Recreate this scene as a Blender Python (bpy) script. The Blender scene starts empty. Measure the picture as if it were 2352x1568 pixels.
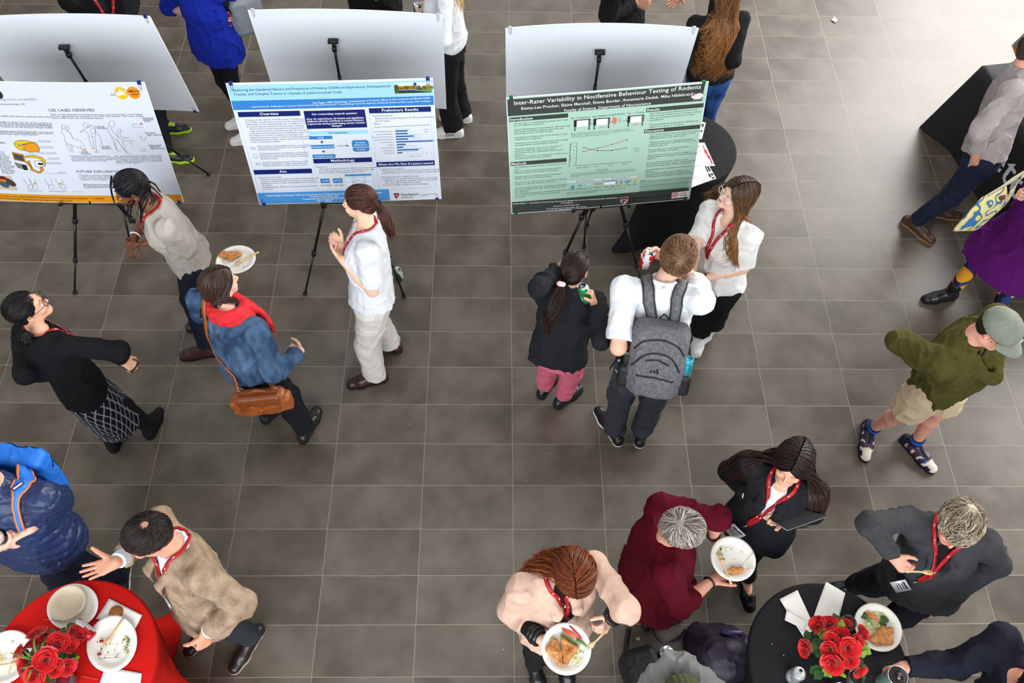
import bpy, math, random
import numpy as np
from mathutils import Matrix, Vector
from concurrent.futures import ThreadPoolExecutor

C = bpy.context.scene
# ---------------------------------------------------------------- camera (fitted to the floor tile grid)
FPX = 1926.95
PITCH, ROLL, YAW = 1.034235, 0.0443375, 0.0452197
CAM = np.array([-0.139413, -2.634593, 5.306137])
_c, _s = math.cos(YAW), math.sin(YAW)
FW = np.array([_s*math.cos(PITCH), _c*math.cos(PITCH), -math.sin(PITCH)])
_rt = np.array([_c, -_s, 0.0]); _up = np.cross(_rt, FW)
RT = _rt*math.cos(ROLL)+_up*math.sin(ROLL)
UP = -_rt*math.sin(ROLL)+_up*math.cos(ROLL)
cd = bpy.data.cameras.new('camera'); cam = bpy.data.objects.new('camera', cd); C.collection.objects.link(cam)
cd.sensor_width = 36; cd.lens = FPX/2352*36; cd.clip_end = 200
cam.matrix_world = Matrix(((RT[0], UP[0], -FW[0], CAM[0]), (RT[1], UP[1], -FW[1], CAM[1]), (RT[2], UP[2], -FW[2], CAM[2]), (0, 0, 0, 1)))
C.camera = cam
# ---------------------------------------------------------------- light
C.view_settings.view_transform = 'Standard'; C.view_settings.look = 'None'
C.view_settings.gamma = 1; C.view_settings.use_curve_mapping = False
C.view_settings.exposure = 0.0
C.cycles.max_bounces = 6; C.cycles.diffuse_bounces = 3; C.cycles.glossy_bounces = 3
w = bpy.data.worlds.new('world'); C.world = w; w.use_nodes = True
bg = w.node_tree.nodes['Background']; bg.inputs[0].default_value = (0.93, 0.96, 1.0, 1); bg.inputs[1].default_value = 0.36
def area(name, loc, to, sx, sy, power, col):
    l = bpy.data.lights.new(name, 'AREA'); l.shape = 'RECTANGLE'; l.size = sx; l.size_y = sy; l.energy = power; l.color = col
    o = bpy.data.objects.new(name, l); C.collection.objects.link(o); o.location = loc
    o.rotation_euler = (Vector(to)-Vector(loc)).to_track_quat('-Z', 'Y').to_euler(); return o
area('window_daylight', (9.0, 6.0, 4.8), (1.5, 0.5, 0.4), 9, 6, 2150, (1.0, 0.985, 0.96))
area('far_window_daylight', (3.0, 13.0, 6.0), (1.0, 1, 0.5), 14, 5, 360, (0.96, 0.98, 1.0))
area('front_window_daylight', (-1.0, -8.6, 5.2), (-0.3, 1.8, 1.2), 14, 5, 1500, (0.90, 0.95, 1.0))
area('skylight', (0.5, 1.0, 9.5), (0.5, 1.0, 0), 9, 7, 210, (1.0, 0.99, 0.97))

# ---------------------------------------------------------------- pixel -> world helpers (photo measurements)
def ray(px, py): return FW + RT*(px-1176)/FPX - UP*(py-784)/FPX
def at(px, py, z=0.0):
    d = ray(px, py); return CAM + d*(z-CAM[2])/d[2]
def nrm(v):
    v = np.asarray(v, float); return v/(np.linalg.norm(v)+1e-12)
def azv(deg): a = math.radians(deg); return np.array([math.sin(a), math.cos(a), 0.0])
def reach(px, py, frm, L, zh):
    """point on the pixel's sight line at bone length L from frm, nearest to height zh"""
    d = ray(px, py); d = d/np.linalg.norm(d); o = CAM-frm
    b = o@d; c = o@o-L*L; disc = b*b-c
    if disc <= 0:
        q = CAM-b*d; return frm+nrm(q-frm)*L if np.linalg.norm(q-frm) < 1.35*L else frm+(q-frm)*0.98
    r = math.sqrt(disc); ps = [CAM+d*(-b-r), CAM+d*(-b+r)]
    return min(ps, key=lambda p: abs(p[2]-zh))
def ik(a, b, la, lb, hint):
    """middle joint between a and b"""
    ab = b-a; D = np.linalg.norm(ab); D2 = min(D, (la+lb)*0.999)
    x = (la*la-lb*lb+D2*D2)/(2*D2); h = math.sqrt(max(la*la-x*x, 0)); u = ab/D
    n = hint-u*(hint@u); return a+u*x*(D/D2)+nrm(n)*h

# ---------------------------------------------------------------- materials
MATS = {}
def newmat(name):
    m = bpy.data.materials.new(name); m.use_nodes = True; nt = m.node_tree
    return m, nt, nt.nodes['Principled BSDF']
def lin(c):
    return tuple((x/12.92 if x <= .04045 else ((x+.055)/1.055)**2.4) for x in [v/255 for v in c])
def mat(name, col, rough=.6, metal=0, bump=0, bscale=300, var=0, vscale=8, spec=.5, sheen=0, trans=0, alpha=1, coat=0, col2=None):
    """plain procedural material: col is sRGB 0-255; var mixes towards a darker/lighter tone by noise"""
    if name in MATS: return MATS[name]
    m, nt, b = newmat(name); L = nt.links
    c = lin(col); b.inputs['Base Color'].default_value = (*c, 1)
    b.inputs['Roughness'].default_value = rough; b.inputs['Metallic'].default_value = metal
    b.inputs['Specular IOR Level'].default_value = spec
    if sheen: b.inputs['Sheen Weight'].default_value = sheen
    if trans: b.inputs['Transmission Weight'].default_value = trans
    if coat: b.inputs['Coat Weight'].default_value = coat
    tc = nt.nodes.new('ShaderNodeTexCoord')
    if var or col2:
        n = nt.nodes.new('ShaderNodeTexNoise'); n.inputs['Scale'].default_value = vscale; n.inputs['Detail'].default_value = 5
        L.new(tc.outputs['Object'], n.inputs['Vector'])
        r = nt.nodes.new('ShaderNodeValToRGB'); r.color_ramp.elements[0].position = .32; r.color_ramp.elements[1].position = .68
        ca = lin(col2) if col2 else tuple(x*(1-var) for x in c); cb = c if col2 else tuple(min(1, x*(1+var)) for x in c)
        r.color_ramp.elements[0].color = (*ca, 1); r.color_ramp.elements[1].color = (*cb, 1)
        L.new(n.outputs['Fac'], r.inputs[0]); L.new(r.outputs[0], b.inputs['Base Color'])
    if bump:
        n = nt.nodes.new('ShaderNodeTexNoise'); n.inputs['Scale'].default_value = bscale; n.inputs['Detail'].default_value = 3
        L.new(tc.outputs['Object'], n.inputs['Vector'])
        bp = nt.nodes.new('ShaderNodeBump'); bp.inputs['Strength'].default_value = bump; bp.inputs['Distance'].default_value = .002
        L.new(n.outputs['Fac'], bp.inputs['Height']); L.new(bp.outputs[0], b.inputs['Normal'])
    MATS[name] = m; return m
def vcmat(name, rough=.5, spec=.4, bump=0, bscale=300, sss=0, sheen=0, coat=0, wr=0, ws=11):
    """colour comes from the mesh's own colour attribute"""
    if name in MATS: return MATS[name]
    m, nt, b = newmat(name); L = nt.links
    a = nt.nodes.new('ShaderNodeAttribute'); a.attribute_name = 'Col'
    L.new(a.outputs['Color'], b.inputs['Base Color'])
    b.inputs['Roughness'].default_value = rough; b.inputs['Specular IOR Level'].default_value = spec
    if sss:
        b.inputs['Subsurface Weight'].default_value = sss; b.inputs['Subsurface Radius'].default_value = (.012, .004, .002); b.inputs['Subsurface Scale'].default_value = 1
    if sheen: b.inputs['Sheen Weight'].default_value = sheen
    if bump:
        tc = nt.nodes.new('ShaderNodeTexCoord'); n = nt.nodes.new('ShaderNodeTexNoise'); n.inputs['Scale'].default_value = bscale
        L.new(tc.outputs['Object'], n.inputs['Vector'])
        bp = nt.nodes.new('ShaderNodeBump'); bp.inputs['Strength'].default_value = bump; bp.inputs['Distance'].default_value = .001
        L.new(n.outputs['Fac'], bp.inputs['Height']); L.new(bp.outputs[0], b.inputs['Normal'])
        if wr:
            r = nt.nodes.new('ShaderNodeTexNoise'); r.noise_type = 'RIDGED_MULTIFRACTAL'; r.inputs['Scale'].default_value = ws; r.inputs['Detail'].default_value = 2.5; r.inputs['Distortion'].default_value = .6
            mp = nt.nodes.new('ShaderNodeMapping'); mp.inputs['Scale'].default_value = (1, 1, .55); mp.inputs['Rotation'].default_value = (.3, .4, 0); L.new(tc.outputs['Object'], mp.inputs[0]); L.new(mp.outputs[0], r.inputs['Vector'])
            b2 = nt.nodes.new('ShaderNodeBump'); b2.inputs['Strength'].default_value = wr; b2.inputs['Distance'].default_value = .012; L.new(r.outputs['Fac'], b2.inputs['Height']); L.new(b2.outputs[0], bp.inputs['Normal'])
    MATS[name] = m; return m
SKIN = vcmat('skin', .48, .35, .15, 500, .06)
HAIR = vcmat('hair', .42, .30)
CLOTH = vcmat('cloth', .85, .2, .25, 900, 0, .0, wr=.55)

# ---------------------------------------------------------------- objects
def link(o, parent=None):
    C.collection.objects.link(o)
    if parent is not None:
        o.parent = parent
        o.matrix_parent_inverse = parent.matrix_world.inverted()
    return o
def mesh(name, V, F, m, parent=None, col=None, smooth=True, fm=None):
    """V (n,3), F list or array of faces, m a material or list; fm face material indices; col (n,3) linear point colours"""
    me = bpy.data.meshes.new(name); V = np.asarray(V, np.float32)
    if isinstance(F, np.ndarray) and F.ndim == 2:
        k = F.shape[1]; me.vertices.add(len(V)); me.vertices.foreach_set('co', V.ravel())
        me.loops.add(F.size); me.loops.foreach_set('vertex_index', F.ravel().astype(np.int32))
        me.polygons.add(len(F)); me.polygons.foreach_set('loop_start', np.arange(0, F.size, k, dtype=np.int32))
        me.update(calc_edges=True)
    else:
        me.from_pydata([tuple(map(float, v)) for v in V], [], [tuple(int(i) for i in f) for f in F]); me.update()
    for mm in (m if isinstance(m, (list, tuple)) else [m]): me.materials.append(mm)
    if fm is not None: me.polygons.foreach_set('material_index', np.asarray(fm, np.int32))
    me.polygons.foreach_set('use_smooth', np.full(len(me.polygons), smooth, bool))
    if col is not None:
        a = me.color_attributes.new('Col', 'FLOAT_COLOR', 'POINT')
        a.data.foreach_set('color', np.concatenate([np.asarray(col, np.float32), np.ones((len(V), 1), np.float32)], 1).ravel())
    me.validate()
    o = bpy.data.objects.new(name, me); return link(o, parent)
def tag(o, label, cat, group=None, kind=None):
    if label: o['label'] = label
    if cat: o['category'] = cat
    if group: o['group'] = group
    if kind: o['kind'] = kind
    return o
def thing(name, label, cat, loc=(0, 0, 0), group=None):
    o = bpy.data.objects.new(name, None); o.location = tuple(map(float, loc)); o.empty_display_size = .1
    C.collection.objects.link(o); o.matrix_world = Matrix.Translation(o.location); return tag(o, label, cat, group)

class MB:
    """collects shapes into one mesh (several materials allowed)"""
    def __init__(s): s.V = []; s.F = []; s.M = []; s.n = 0
    def add(s, V, F, mi=0):
        V = np.asarray(V, float); s.V.append(V)
        for f in F: s.F.append(tuple(int(i)+s.n for i in f)); s.M.append(mi)
        s.n += len(V); return s
    def box(s, c, ax, half, mi=0):
        """ax rows = local axes"""
        ax = np.asarray(ax, float); c = np.asarray(c, float)
        sg = np.array([[x, y, z] for x in (-1, 1) for y in (-1, 1) for z in (-1, 1)], float)*np.asarray(half)
        return s.add(c+sg@ax, [(0, 1, 3, 2), (4, 6, 7, 5), (0, 4, 5, 1), (2, 3, 7, 6), (0, 2, 6, 4), (1, 5, 7, 3)], mi)
    def tube(s, pts, r, n=8, mi=0, cap=True, flat=None):
        pts = np.asarray(pts, float); m = len(pts); r = np.broadcast_to(np.asarray(r, float), (m,))
        T = np.gradient(pts, axis=0); T /= np.linalg.norm(T, axis=1)[:, None]+1e-12
        ref = np.array([0, 0, 1.]) if abs(T[0][2]) < .9 else np.array([1., 0, 0])
        A = np.zeros_like(pts); a = nrm(np.cross(T[0], ref))
        for i in range(m):
            a = nrm(a-T[i]*(a@T[i])); A[i] = a
        B = np.cross(T, A); th = np.arange(n)*2*math.pi/n
        k1, k2 = (1, 1) if flat is None else (1, flat)
        V = pts[:, None]+r[:, None, None]*(np.cos(th)[None, :, None]*A[:, None]*k1+np.sin(th)[None, :, None]*B[:, None]*k2)
        F = [(i*n+j, i*n+(j+1) % n, (i+1)*n+(j+1) % n, (i+1)*n+j) for i in range(m-1) for j in range(n)]
        if cap: F += [tuple(range(n-1, -1, -1)), tuple(range((m-1)*n, m*n))]
        return s.add(V.reshape(-1, 3), F, mi)
    def lathe(s, c, prof, ax=None, n=28, mi=0, caps=(False, False), sq=1.0):
        """prof: list of (r, h) in the frame ax (rows x, y, up)"""
        ax = np.eye(3) if ax is None else np.asarray(ax, float); th = np.arange(n)*2*math.pi/n; m = len(prof)
        L = np.array([[r*math.cos(t), r*sq*math.sin(t), h] for r, h in prof for t in th])
        F = [(i*n+j, i*n+(j+1) % n, (i+1)*n+(j+1) % n, (i+1)*n+j) for i in range(m-1) for j in range(n)]
        if caps[0]: F.append(tuple(range(n-1, -1, -1)))
        if caps[1]: F.append(tuple(range((m-1)*n, m*n)))
        return s.add(np.asarray(c)+L@ax, F, mi)
    def ell(s, c, r, ax=None, n=12, m=8, mi=0):
        ax = np.eye(3) if ax is None else np.asarray(ax, float); r = np.broadcast_to(np.asarray(r, float), (3,))
        V = [(0, 0, -1)]+[(math.cos(t)*math.cos(p), math.sin(t)*math.cos(p), math.sin(p)) for p in np.linspace(-math.pi/2, math.pi/2, m+1)[1:-1] for t in np.arange(n)*2*math.pi/n]+[(0, 0, 1)]
        F = [(0, 1+(j+1) % n, 1+j) for j in range(n)]
        for i in range(m-2): F += [(1+i*n+j, 1+i*n+(j+1) % n, 1+(i+1)*n+(j+1) % n, 1+(i+1)*n+j) for j in range(n)]
        e = 1+(m-1)*n; F += [(e, e-n+j, e-n+(j+1) % n) for j in range(n)]
        return s.add(np.asarray(c)+(np.array(V)*r)@ax, F, mi)
    def ribbon(s, pts, w, side, th=.002, mi=0):
        """flat strap with thickness; side (k,3) or one vector = width direction"""
        pts = np.asarray(pts, float); m = len(pts); side = np.broadcast_to(np.asarray(side, float), (m, 3))
        T = np.gradient(pts, axis=0); T /= np.linalg.norm(T, axis=1)[:, None]+1e-12
        S = side-T*(side*T).sum(1)[:, None]; S /= np.linalg.norm(S, axis=1)[:, None]+1e-12; N = np.cross(T, S)
        w = np.broadcast_to(np.asarray(w, float), (m,))[:, None]
        V = np.stack([pts-S*w/2-N*th/2, pts+S*w/2-N*th/2, pts+S*w/2+N*th/2, pts-S*w/2+N*th/2], 1).reshape(-1, 3)
        F = [(i*4+j, i*4+(j+1) % 4, (i+1)*4+(j+1) % 4, (i+1)*4+j) for i in range(m-1) for j in range(4)]+[(3, 2, 1, 0), tuple(range((m-1)*4, m*4))]
        return s.add(V, F, mi)
    def build(s, name, m, parent=None, smooth=True):
        return mesh(name, np.concatenate(s.V), s.F, m, parent, None, smooth, s.M)
def bez(P, n=16):
    """smooth (Catmull-Rom) curve through points"""
    P = np.asarray(P, float); Q = np.vstack([2*P[0]-P[1], P, 2*P[-1]-P[-2]]); out = []
    for i in range(len(P)-1):
        a, b, c, d = Q[i:i+4]; k = max(2, n//(len(P)-1))
        for t in np.arange(k)/k:
            out.append(.5*((2*b)+(-a+c)*t+(2*a-5*b+4*c-d)*t*t+(-a+3*b-3*c+d)*t**3))
    out.append(P[-1]); return np.array(out)

# ---------------------------------------------------------------- implicit surfaces -> one continuous mesh
_rng = np.random.default_rng(5); _LAT = _rng.random((32, 32, 32)).astype(np.float32)*2-1
def vn(x, y, z):
    """value noise in [-1, 1]"""
    ix, iy, iz = np.floor(x).astype(int), np.floor(y).astype(int), np.floor(z).astype(int)
    f = [x-ix, y-iy, z-iz]; f = [t*t*(3-2*t) for t in f]; r = 0
    for a in (0, 1):
        for b in (0, 1):
            for c in (0, 1):
                r = r+_LAT[(ix+a) & 31, (iy+b) & 31, (iz+c) & 31]*(f[0] if a else 1-f[0])*(f[1] if b else 1-f[1])*(f[2] if c else 1-f[2])
    return r
BIG = .12
class Fld:
    def __init__(s, h): s.h = h; s.p = []; s.post = []
    def _a(s, op, f, lo, hi, k): s.p.append((op, f, np.asarray(lo, float), np.asarray(hi, float), k)); return s
    def cone(s, a, b, ra, rb, k=.02, op='+', flat=None, clip=None):
        a = np.asarray(a, float); b = np.asarray(b, float); ba = b-a; L2 = ba@ba+1e-12; m = max(ra, rb); lo = np.minimum(a, b)-m; hi = np.maximum(a, b)+m
        if flat is not None: n, q = nrm(flat[0]), 1/flat[1]-1
        if clip is not None: cp, cn = np.asarray(clip[0], float), nrm(clip[1])
        def f(x, y, z):
            if clip is not None: return np.maximum(f0(x, y, z), (x-cp[0])*cn[0]+(y-cp[1])*cn[1]+(z-cp[2])*cn[2])
            return f0(x, y, z)
        def f0(x, y, z):
            x = x-a[0]; y = y-a[1]; z = z-a[2]
            t = np.clip((x*ba[0]+y*ba[1]+z*ba[2])/L2, 0, 1)
            x = x-t*ba[0]; y = y-t*ba[1]; z = z-t*ba[2]
            if flat is not None:
                d = (x*n[0]+y*n[1]+z*n[2])*q; x = x+d*n[0]; y = y+d*n[1]; z = z+d*n[2]
                return (np.sqrt(x*x+y*y+z*z)-(ra+(rb-ra)*t))*(.5+.5*flat[1])
            return np.sqrt(x*x+y*y+z*z)-(ra+(rb-ra)*t)
        return s._a(op, f, lo, hi, k)
    def ell(s, c, r, ax=None, k=.02, op='+'):
        c = np.asarray(c, float); r = np.asarray(r, float); ax = np.eye(3) if ax is None else np.asarray(ax, float); m = (np.abs(ax)*r[:, None]).sum(0); rm = r.min()
        def f(x, y, z):
            x = x-c[0]; y = y-c[1]; z = z-c[2]; q = [(x*u[0]+y*u[1]+z*u[2])/rr for u, rr in zip(ax, r)]
            k0 = np.sqrt(q[0]**2+q[1]**2+q[2]**2); k1 = np.sqrt((q[0]/r[0])**2+(q[1]/r[1])**2+(q[2]/r[2])**2)+1e-9
            return k0*(k0-1)/k1
        return s._a(op, f, c-m, c+m, k)
    def loft(s, o, T, R, Fv, L, st, k=.02, op='+', pw=2.0):
        """elliptic body along T from o; st rows (t, half width, half depth, forward offset)"""
        st = np.array([(*q, 0)[:4] for q in st], float); t0, t1 = st[0, 0]*L, st[-1, 0]*L; m = st[:, 1:3].max()+np.abs(st[:, 3]).max()
        a, b = o+T*t0, o+T*t1; lo = np.minimum(a, b)-m; hi = np.maximum(a, b)+m
        tt = np.linspace(st[0, 0], st[-1, 0], 60); ws = []
        for j in (1, 2, 3):
            v = np.interp(tt, st[:, 0], st[:, j]); vv = np.concatenate([[v[0]]*4, v, [v[-1]]*4]); ws.append(np.convolve(vv, np.ones(9)/9, 'valid'))
        def f(x, y, z):
            x = x-o[0]; y = y-o[1]; z = z-o[2]
            t = x*T[0]+y*T[1]+z*T[2]; u = x*R[0]+y*R[1]+z*R[2]; v = x*Fv[0]+y*Fv[1]+z*Fv[2]; tn = t/L
            w = np.interp(tn, tt, ws[0]); d = np.interp(tn, tt, ws[1]); v = v-np.interp(tn, tt, ws[2])
            q = (np.abs(u/w)**pw+np.abs(v/d)**pw)**(1/pw); e = (q-1)*np.minimum(w, d)
            g = np.maximum(t0-t, t-t1); return np.where((e > 0) & (g > 0), np.sqrt(e*e+g*g), np.maximum(e, g))
        return s._a(op, f, lo, hi, k)
    def plane(s, p, n, lo, hi, k=.004):
        """cut away the side n points to, inside the box lo..hi"""
        p = np.asarray(p, float); n = nrm(n)
        return s._a('-', lambda x, y, z: -((x-p[0])*n[0]+(y-p[1])*n[1]+(z-p[2])*n[2]), lo, hi, k)
    def eval(s, zmin=None):
        h = s.h; P = [q for q in s.p if q[0] == '+']; lo = np.min([q[2] for q in P], 0)-3*h; hi = np.max([q[3] for q in P], 0)+3*h
        if zmin is not None: lo[2] = max(lo[2], zmin)
        n = np.ceil((hi-lo)/h).astype(int)+1; s.lo = lo; s.n = n; D = np.full(n, BIG, np.float32)
        ax = [(lo[i]+h*np.arange(n[i])).astype(np.float32) for i in range(3)]
        for op, f, l, u, k in s.p:
            i0 = np.clip(np.floor((l-lo-k-3*h)/h).astype(int), 0, n); i1 = np.clip(np.ceil((u-lo+k+3*h)/h).astype(int)+1, 0, n)
            if (i1 <= i0).any(): continue
            sl = tuple(slice(a, b) for a, b in zip(i0, i1))
            v = f(ax[0][sl[0]][:, None, None], ax[1][sl[1]][None, :, None], ax[2][sl[2]][None, None, :]).astype(np.float32)
            d = D[sl]
            if op == '+':
                q = np.maximum(k-np.abs(d-v), 0)/k; D[sl] = np.minimum(d, v)-q*q*k*.25
            else:
                v = -v; q = np.maximum(k-np.abs(d-v), 0)/k; D[sl] = np.maximum(d, v)+q*q*k*.25
        s.D = D
        for g in s.post:
            I = np.nonzero(np.abs(D) < .03); D[I] += g(*[lo[j]+h*I[j] for j in range(3)]).astype(np.float32)
        return s
    def sample(s, P):
        q = (np.asarray(P)-s.lo)/s.h; q = np.clip(q, 0, s.n-1.001); i = np.floor(q).astype(int); i = np.minimum(i, s.n-2); f = q-i; r = 0
        for a in (0, 1):
            for b in (0, 1):
                for c in (0, 1):
                    r = r+s.D[i[..., 0]+a, i[..., 1]+b, i[..., 2]+c]*(f[..., 0] if a else 1-f[..., 0])*(f[..., 1] if b else 1-f[..., 1])*(f[..., 2] if c else 1-f[..., 2])
        return r
    def grad(s, P):
        e = s.h*1.5; return np.stack([s.sample(P+e*v)-s.sample(P-e*v) for v in np.eye(3)], -1)/(2*e)
    def push(s, P, gap, it=4):
        """move points that are inside (or nearer than gap) out to the surface"""
        P = np.array(P, float)
        for _ in range(it):
            d = s.sample(P); g = s.grad(P); g /= np.linalg.norm(g, axis=-1)[..., None]+1e-6
            P += g*np.clip(gap-d, 0, .05)[..., None]
        return P
    def snap(s, P, gap, it=6):
        P = np.array(P, float)
        for _ in range(it):
            d = s.sample(P); g = s.grad(P); g /= np.linalg.norm(g, axis=-1)[..., None]+1e-6
            P += g*np.clip(gap-d, -.04, .04)[..., None]
        return P
    def nets(s):
        D = s.D; ins = D < 0; c = np.zeros(tuple(np.array(D.shape)-1), np.uint8)
        for a in (0, 1):
            for b in (0, 1):
                for e in (0, 1): c += ins[a:D.shape[0]-1+a, b:D.shape[1]-1+b, e:D.shape[2]-1+e]
        act = (c > 0) & (c < 8); idx = np.full(act.shape, -1, np.int32); A = np.argwhere(act); idx[act] = np.arange(len(A))
        acc = np.zeros((len(A), 3)); cnt = np.zeros(len(A)); x, y, z = A.T
        for ax in range(3):
            for p in (0, 1):
                for q in (0, 1):
                    o = [0, 0, 0]; o[(ax+1) % 3] = p; o[(ax+2) % 3] = q; o2 = list(o); o2[ax] = 1
                    d0 = D[x+o[0], y+o[1], z+o[2]]; d1 = D[x+o2[0], y+o2[1], z+o2[2]]; m = (d0 < 0) != (d1 < 0)
                    t = np.where(m, d0/(d0-d1+1e-20), 0); v = np.tile(np.array(o, float), (len(A), 1)); v[:, ax] = t
                    acc[m] += v[m]; cnt[m] += 1
        V = s.lo+s.h*(A+acc/cnt[:, None]); F = []
        for ax in range(3):
            sl0 = [slice(None)]*3; sl1 = [slice(None)]*3; sl0[ax] = slice(0, -1); sl1[ax] = slice(1, None)
            a = ins[tuple(sl0)]; b = ins[tuple(sl1)]; E = np.argwhere(a != b); u, v = (ax+1) % 3, (ax+2) % 3
            E = E[(E[:, u] > 0) & (E[:, v] > 0) & (E[:, u] < D.shape[u]-1) & (E[:, v] < D.shape[v]-1)]
            def g(du, dv):
                q = E.copy(); q[:, u] -= du; q[:, v] -= dv; return idx[q[:, 0], q[:, 1], q[:, 2]]
            Q = np.stack([g(1, 1), g(0, 1), g(0, 0), g(1, 0)], 1); fl = ~a[tuple(E.T)]; Q[fl] = Q[fl][:, ::-1]; F.append(Q)
        F = np.concatenate(F); F = F[(F >= 0).all(1)]
        return V.astype(np.float32), F
# ---------------------------------------------------------------- people
def jit(col, n, v=.12, seed=0):
    r = np.random.default_rng(seed); return np.clip(np.asarray(col)*(1+v*(r.random((n, 1))*2-1)), 0, 1)
def fabric(c, var=.10, sc=14, c2=None):
    """colour function: slow tone variation plus fleck"""
    c = np.array(lin(c)); c2_ = None if c2 is None else np.array(lin(c2))
    def f(P, J):
        n = vn(P[:, 0]*sc, P[:, 1]*sc, P[:, 2]*sc)+.5*vn(P[:, 0]*sc*4, P[:, 1]*sc*4, P[:, 2]*sc*4)
        if c2_ is not None: t = np.clip(n*.5+.5, 0, 1)[:, None]; return c*(1-t)+c2_*t
        return np.clip(c*(1+var*n[:, None]), 0, 1)
    return f
def fold(a, sx=9, sy=9, sz=5, seed=0):
    """drape folds: ridged noise of amplitude a"""
    def g(x, y, z):
        x = x+seed*1.37; q = vn(x*2.2, y*2.2, z*2.2)*1.2
        r = 1-np.abs(vn(x*sx+q, y*sy+q, z*sz)); s = 1-np.abs(vn(x*sx*2.2+3, y*sy*2.2+q, z*sz*2.5+7))
        return -a*1.7*(r**4-.3)-a*.8*(s**4-.3)
    return g
def quilt(a, pitch=.05, U=(0, 0, 1)):
    def g(x, y, z):
        t = (x*U[0]+y*U[1]+z*U[2])/pitch+.4*vn(x*12, y*12, z*12); return a*(1-np.abs(np.sin(math.pi*t))**.5*1.6)+.003*vn(x*30, y*30, z*30)
    return g
def frame(az, pitch=0, roll=0):
    """rows: right, forward, up; pitch tips the forward axis down"""
    F = azv(az); R = np.array([F[1], -F[0], 0.]); U = np.array([0, 0, 1.]); p = math.radians(pitch); r = math.radians(roll)
    F2 = F*math.cos(p)-U*math.sin(p); U2 = U*math.cos(p)+F*math.sin(p)
    return np.array([R*math.cos(r)+U2*math.sin(r), F2, U2*math.cos(r)-R*math.sin(r)])

CURL = dict(relax=(18, 28, 18, 25), flat=(4, 8, 4, 8), fist=(75, 85, 55, 40), grip=(42, 50, 32, 35), pinch=(45, 55, 25, 45), cup=(28, 38, 25, 20), open=(2, 6, 4, -5), hold=(60, 45, 30, 30))
def hand(fl, W, D, N, right, pose='relax', s=1.0, spread=1.0):
    """palm and five jointed fingers; D along the hand, N out of the palm. returns finger tips and grip centre"""
    D = nrm(D); N = nrm(N-D*(N@D)); S = np.cross(D, N) if right else np.cross(N, D); c1, c2, c3, tc = CURL[pose]
    a = W+D*.012*s; tips = []
    for o, l in ((.027, .088), (.009, .092), (-.010, .088), (-.026, .080)):
        b = W+D*(l-.006)*s+S*o*s; fl.cone(a+S*o*.55*s, b, .0150*s, .0125*s, .012, flat=(N, .9))
    for i, (o, l, L, r) in enumerate(((.028, .090, .072, .0088), (.0095, .095, .080, .0090), (-.0095, .091, .074, .0085), (-.027, .082, .058, .0076))):
        p = W+D*(l-.008)*s+S*o*s; e = math.radians((1.5-i)*5*spread); d = D*math.cos(e)+S*math.sin(e); k = math.radians(c1+i*4); nn = N
        for j, (f, c) in enumerate(((.46, c1+i*4), (.31, c2), (.23, c3))):
            k = math.radians(c); d, nn = d*math.cos(k)+nn*math.sin(k), nn*math.cos(k)-d*math.sin(k)
            q = p+d*L*f*s; fl.cone(p, q, r*s*(1-.08*j), r*s*(1-.08*(j+1)), .0045); p = q
        tips.append(p)
    p = W+D*.026*s+S*.022*s; d = nrm(D*.62+S*.72+N*.30); t = math.radians(tc)
    for j, (L, r0, r1) in enumerate(((.040, .0155, .0120), (.032, .0112, .0100), (.026, .0100, .0082))):
        q = p+d*L*s; fl.cone(p, q, r0*s, r1*s, .008 if j == 0 else .004); p = q
        ax = nrm(N*.5-S*.5+D*.15); d = nrm(d*math.cos(t*.6)+ax*math.sin(t*.6))
    tips.insert(0, p)
    return dict(tips=tips, c=W+D*.085*s+N*.045*s, N=N, D=D, S=S, palm=W+D*.07*s)

def head_sdf(fl, c, A, s, fem, turn_nb):
    T = lambda x, y, z: c+(A[0]*x+A[1]*y+A[2]*z)*s
    fl.ell(T(0, -.014, .030), np.array([.075, .093, .084])*s, A, .02)
    fl.ell(T(0, .030, -.030), np.array([.056 if fem else .060, .058, .078])*s, A, .03)
    j = .044 if fem else .052
    for x in (-1, 1): fl.cone(T(x*j, .000, -.060), T(x*.014, .066, -.094), .020*s, .017*s, .03)
    fl.ell(T(0, .070, -.094), np.array([.021, .017, .016])*s, A, .02)
    fl.cone(T(-.032, .076, .020), T(.032, .076, .020), .0115*s, .0115*s, .016)
    for x in (-1, 1): fl.ell(T(x*.030, .097, .000), np.array([.019, .013, .0115])*s, A, .008, '-')
    for x in (-1, 1): fl.ell(T(x*.036, .066, -.030), np.array([.024, .022, .024])*s, A, .02)
    fl.cone(T(0, .086, .006), T(0, .107, -.030), .0070*s, .0100*s, .010)
    for x in (-1, 1): fl.ell(T(x*.0105, .097, -.036), np.array([.008, .009, .007])*s, A, .006)
    fl.cone(T(-.017, .083, -.059), T(.017, .083, -.059), .0065*s, .0065*s, .006)
    fl.cone(T(-.014, .083, -.0685), T(.014, .083, -.0685), .0072*s, .0072*s, .005)
    for x in (-1, 1):
        E = A.copy(); a = math.radians(22*x); E = np.array([A[0]*math.cos(a)+A[1]*math.sin(a)*-1, A[1]*math.cos(a)+A[0]*math.sin(a), A[2]])
        fl.ell(T(x*.077, -.010, -.004), np.array([.0075, .019, .031])*s, E, .008); fl.ell(T(x*.083, -.005, -.002), np.array([.006, .009, .017])*s, E, .004, '-')
    fl.cone(T(0, -.022, -.035), turn_nb, .050*s if fem else .058*s, (.052 if fem else .064)*s, .03)

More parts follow.
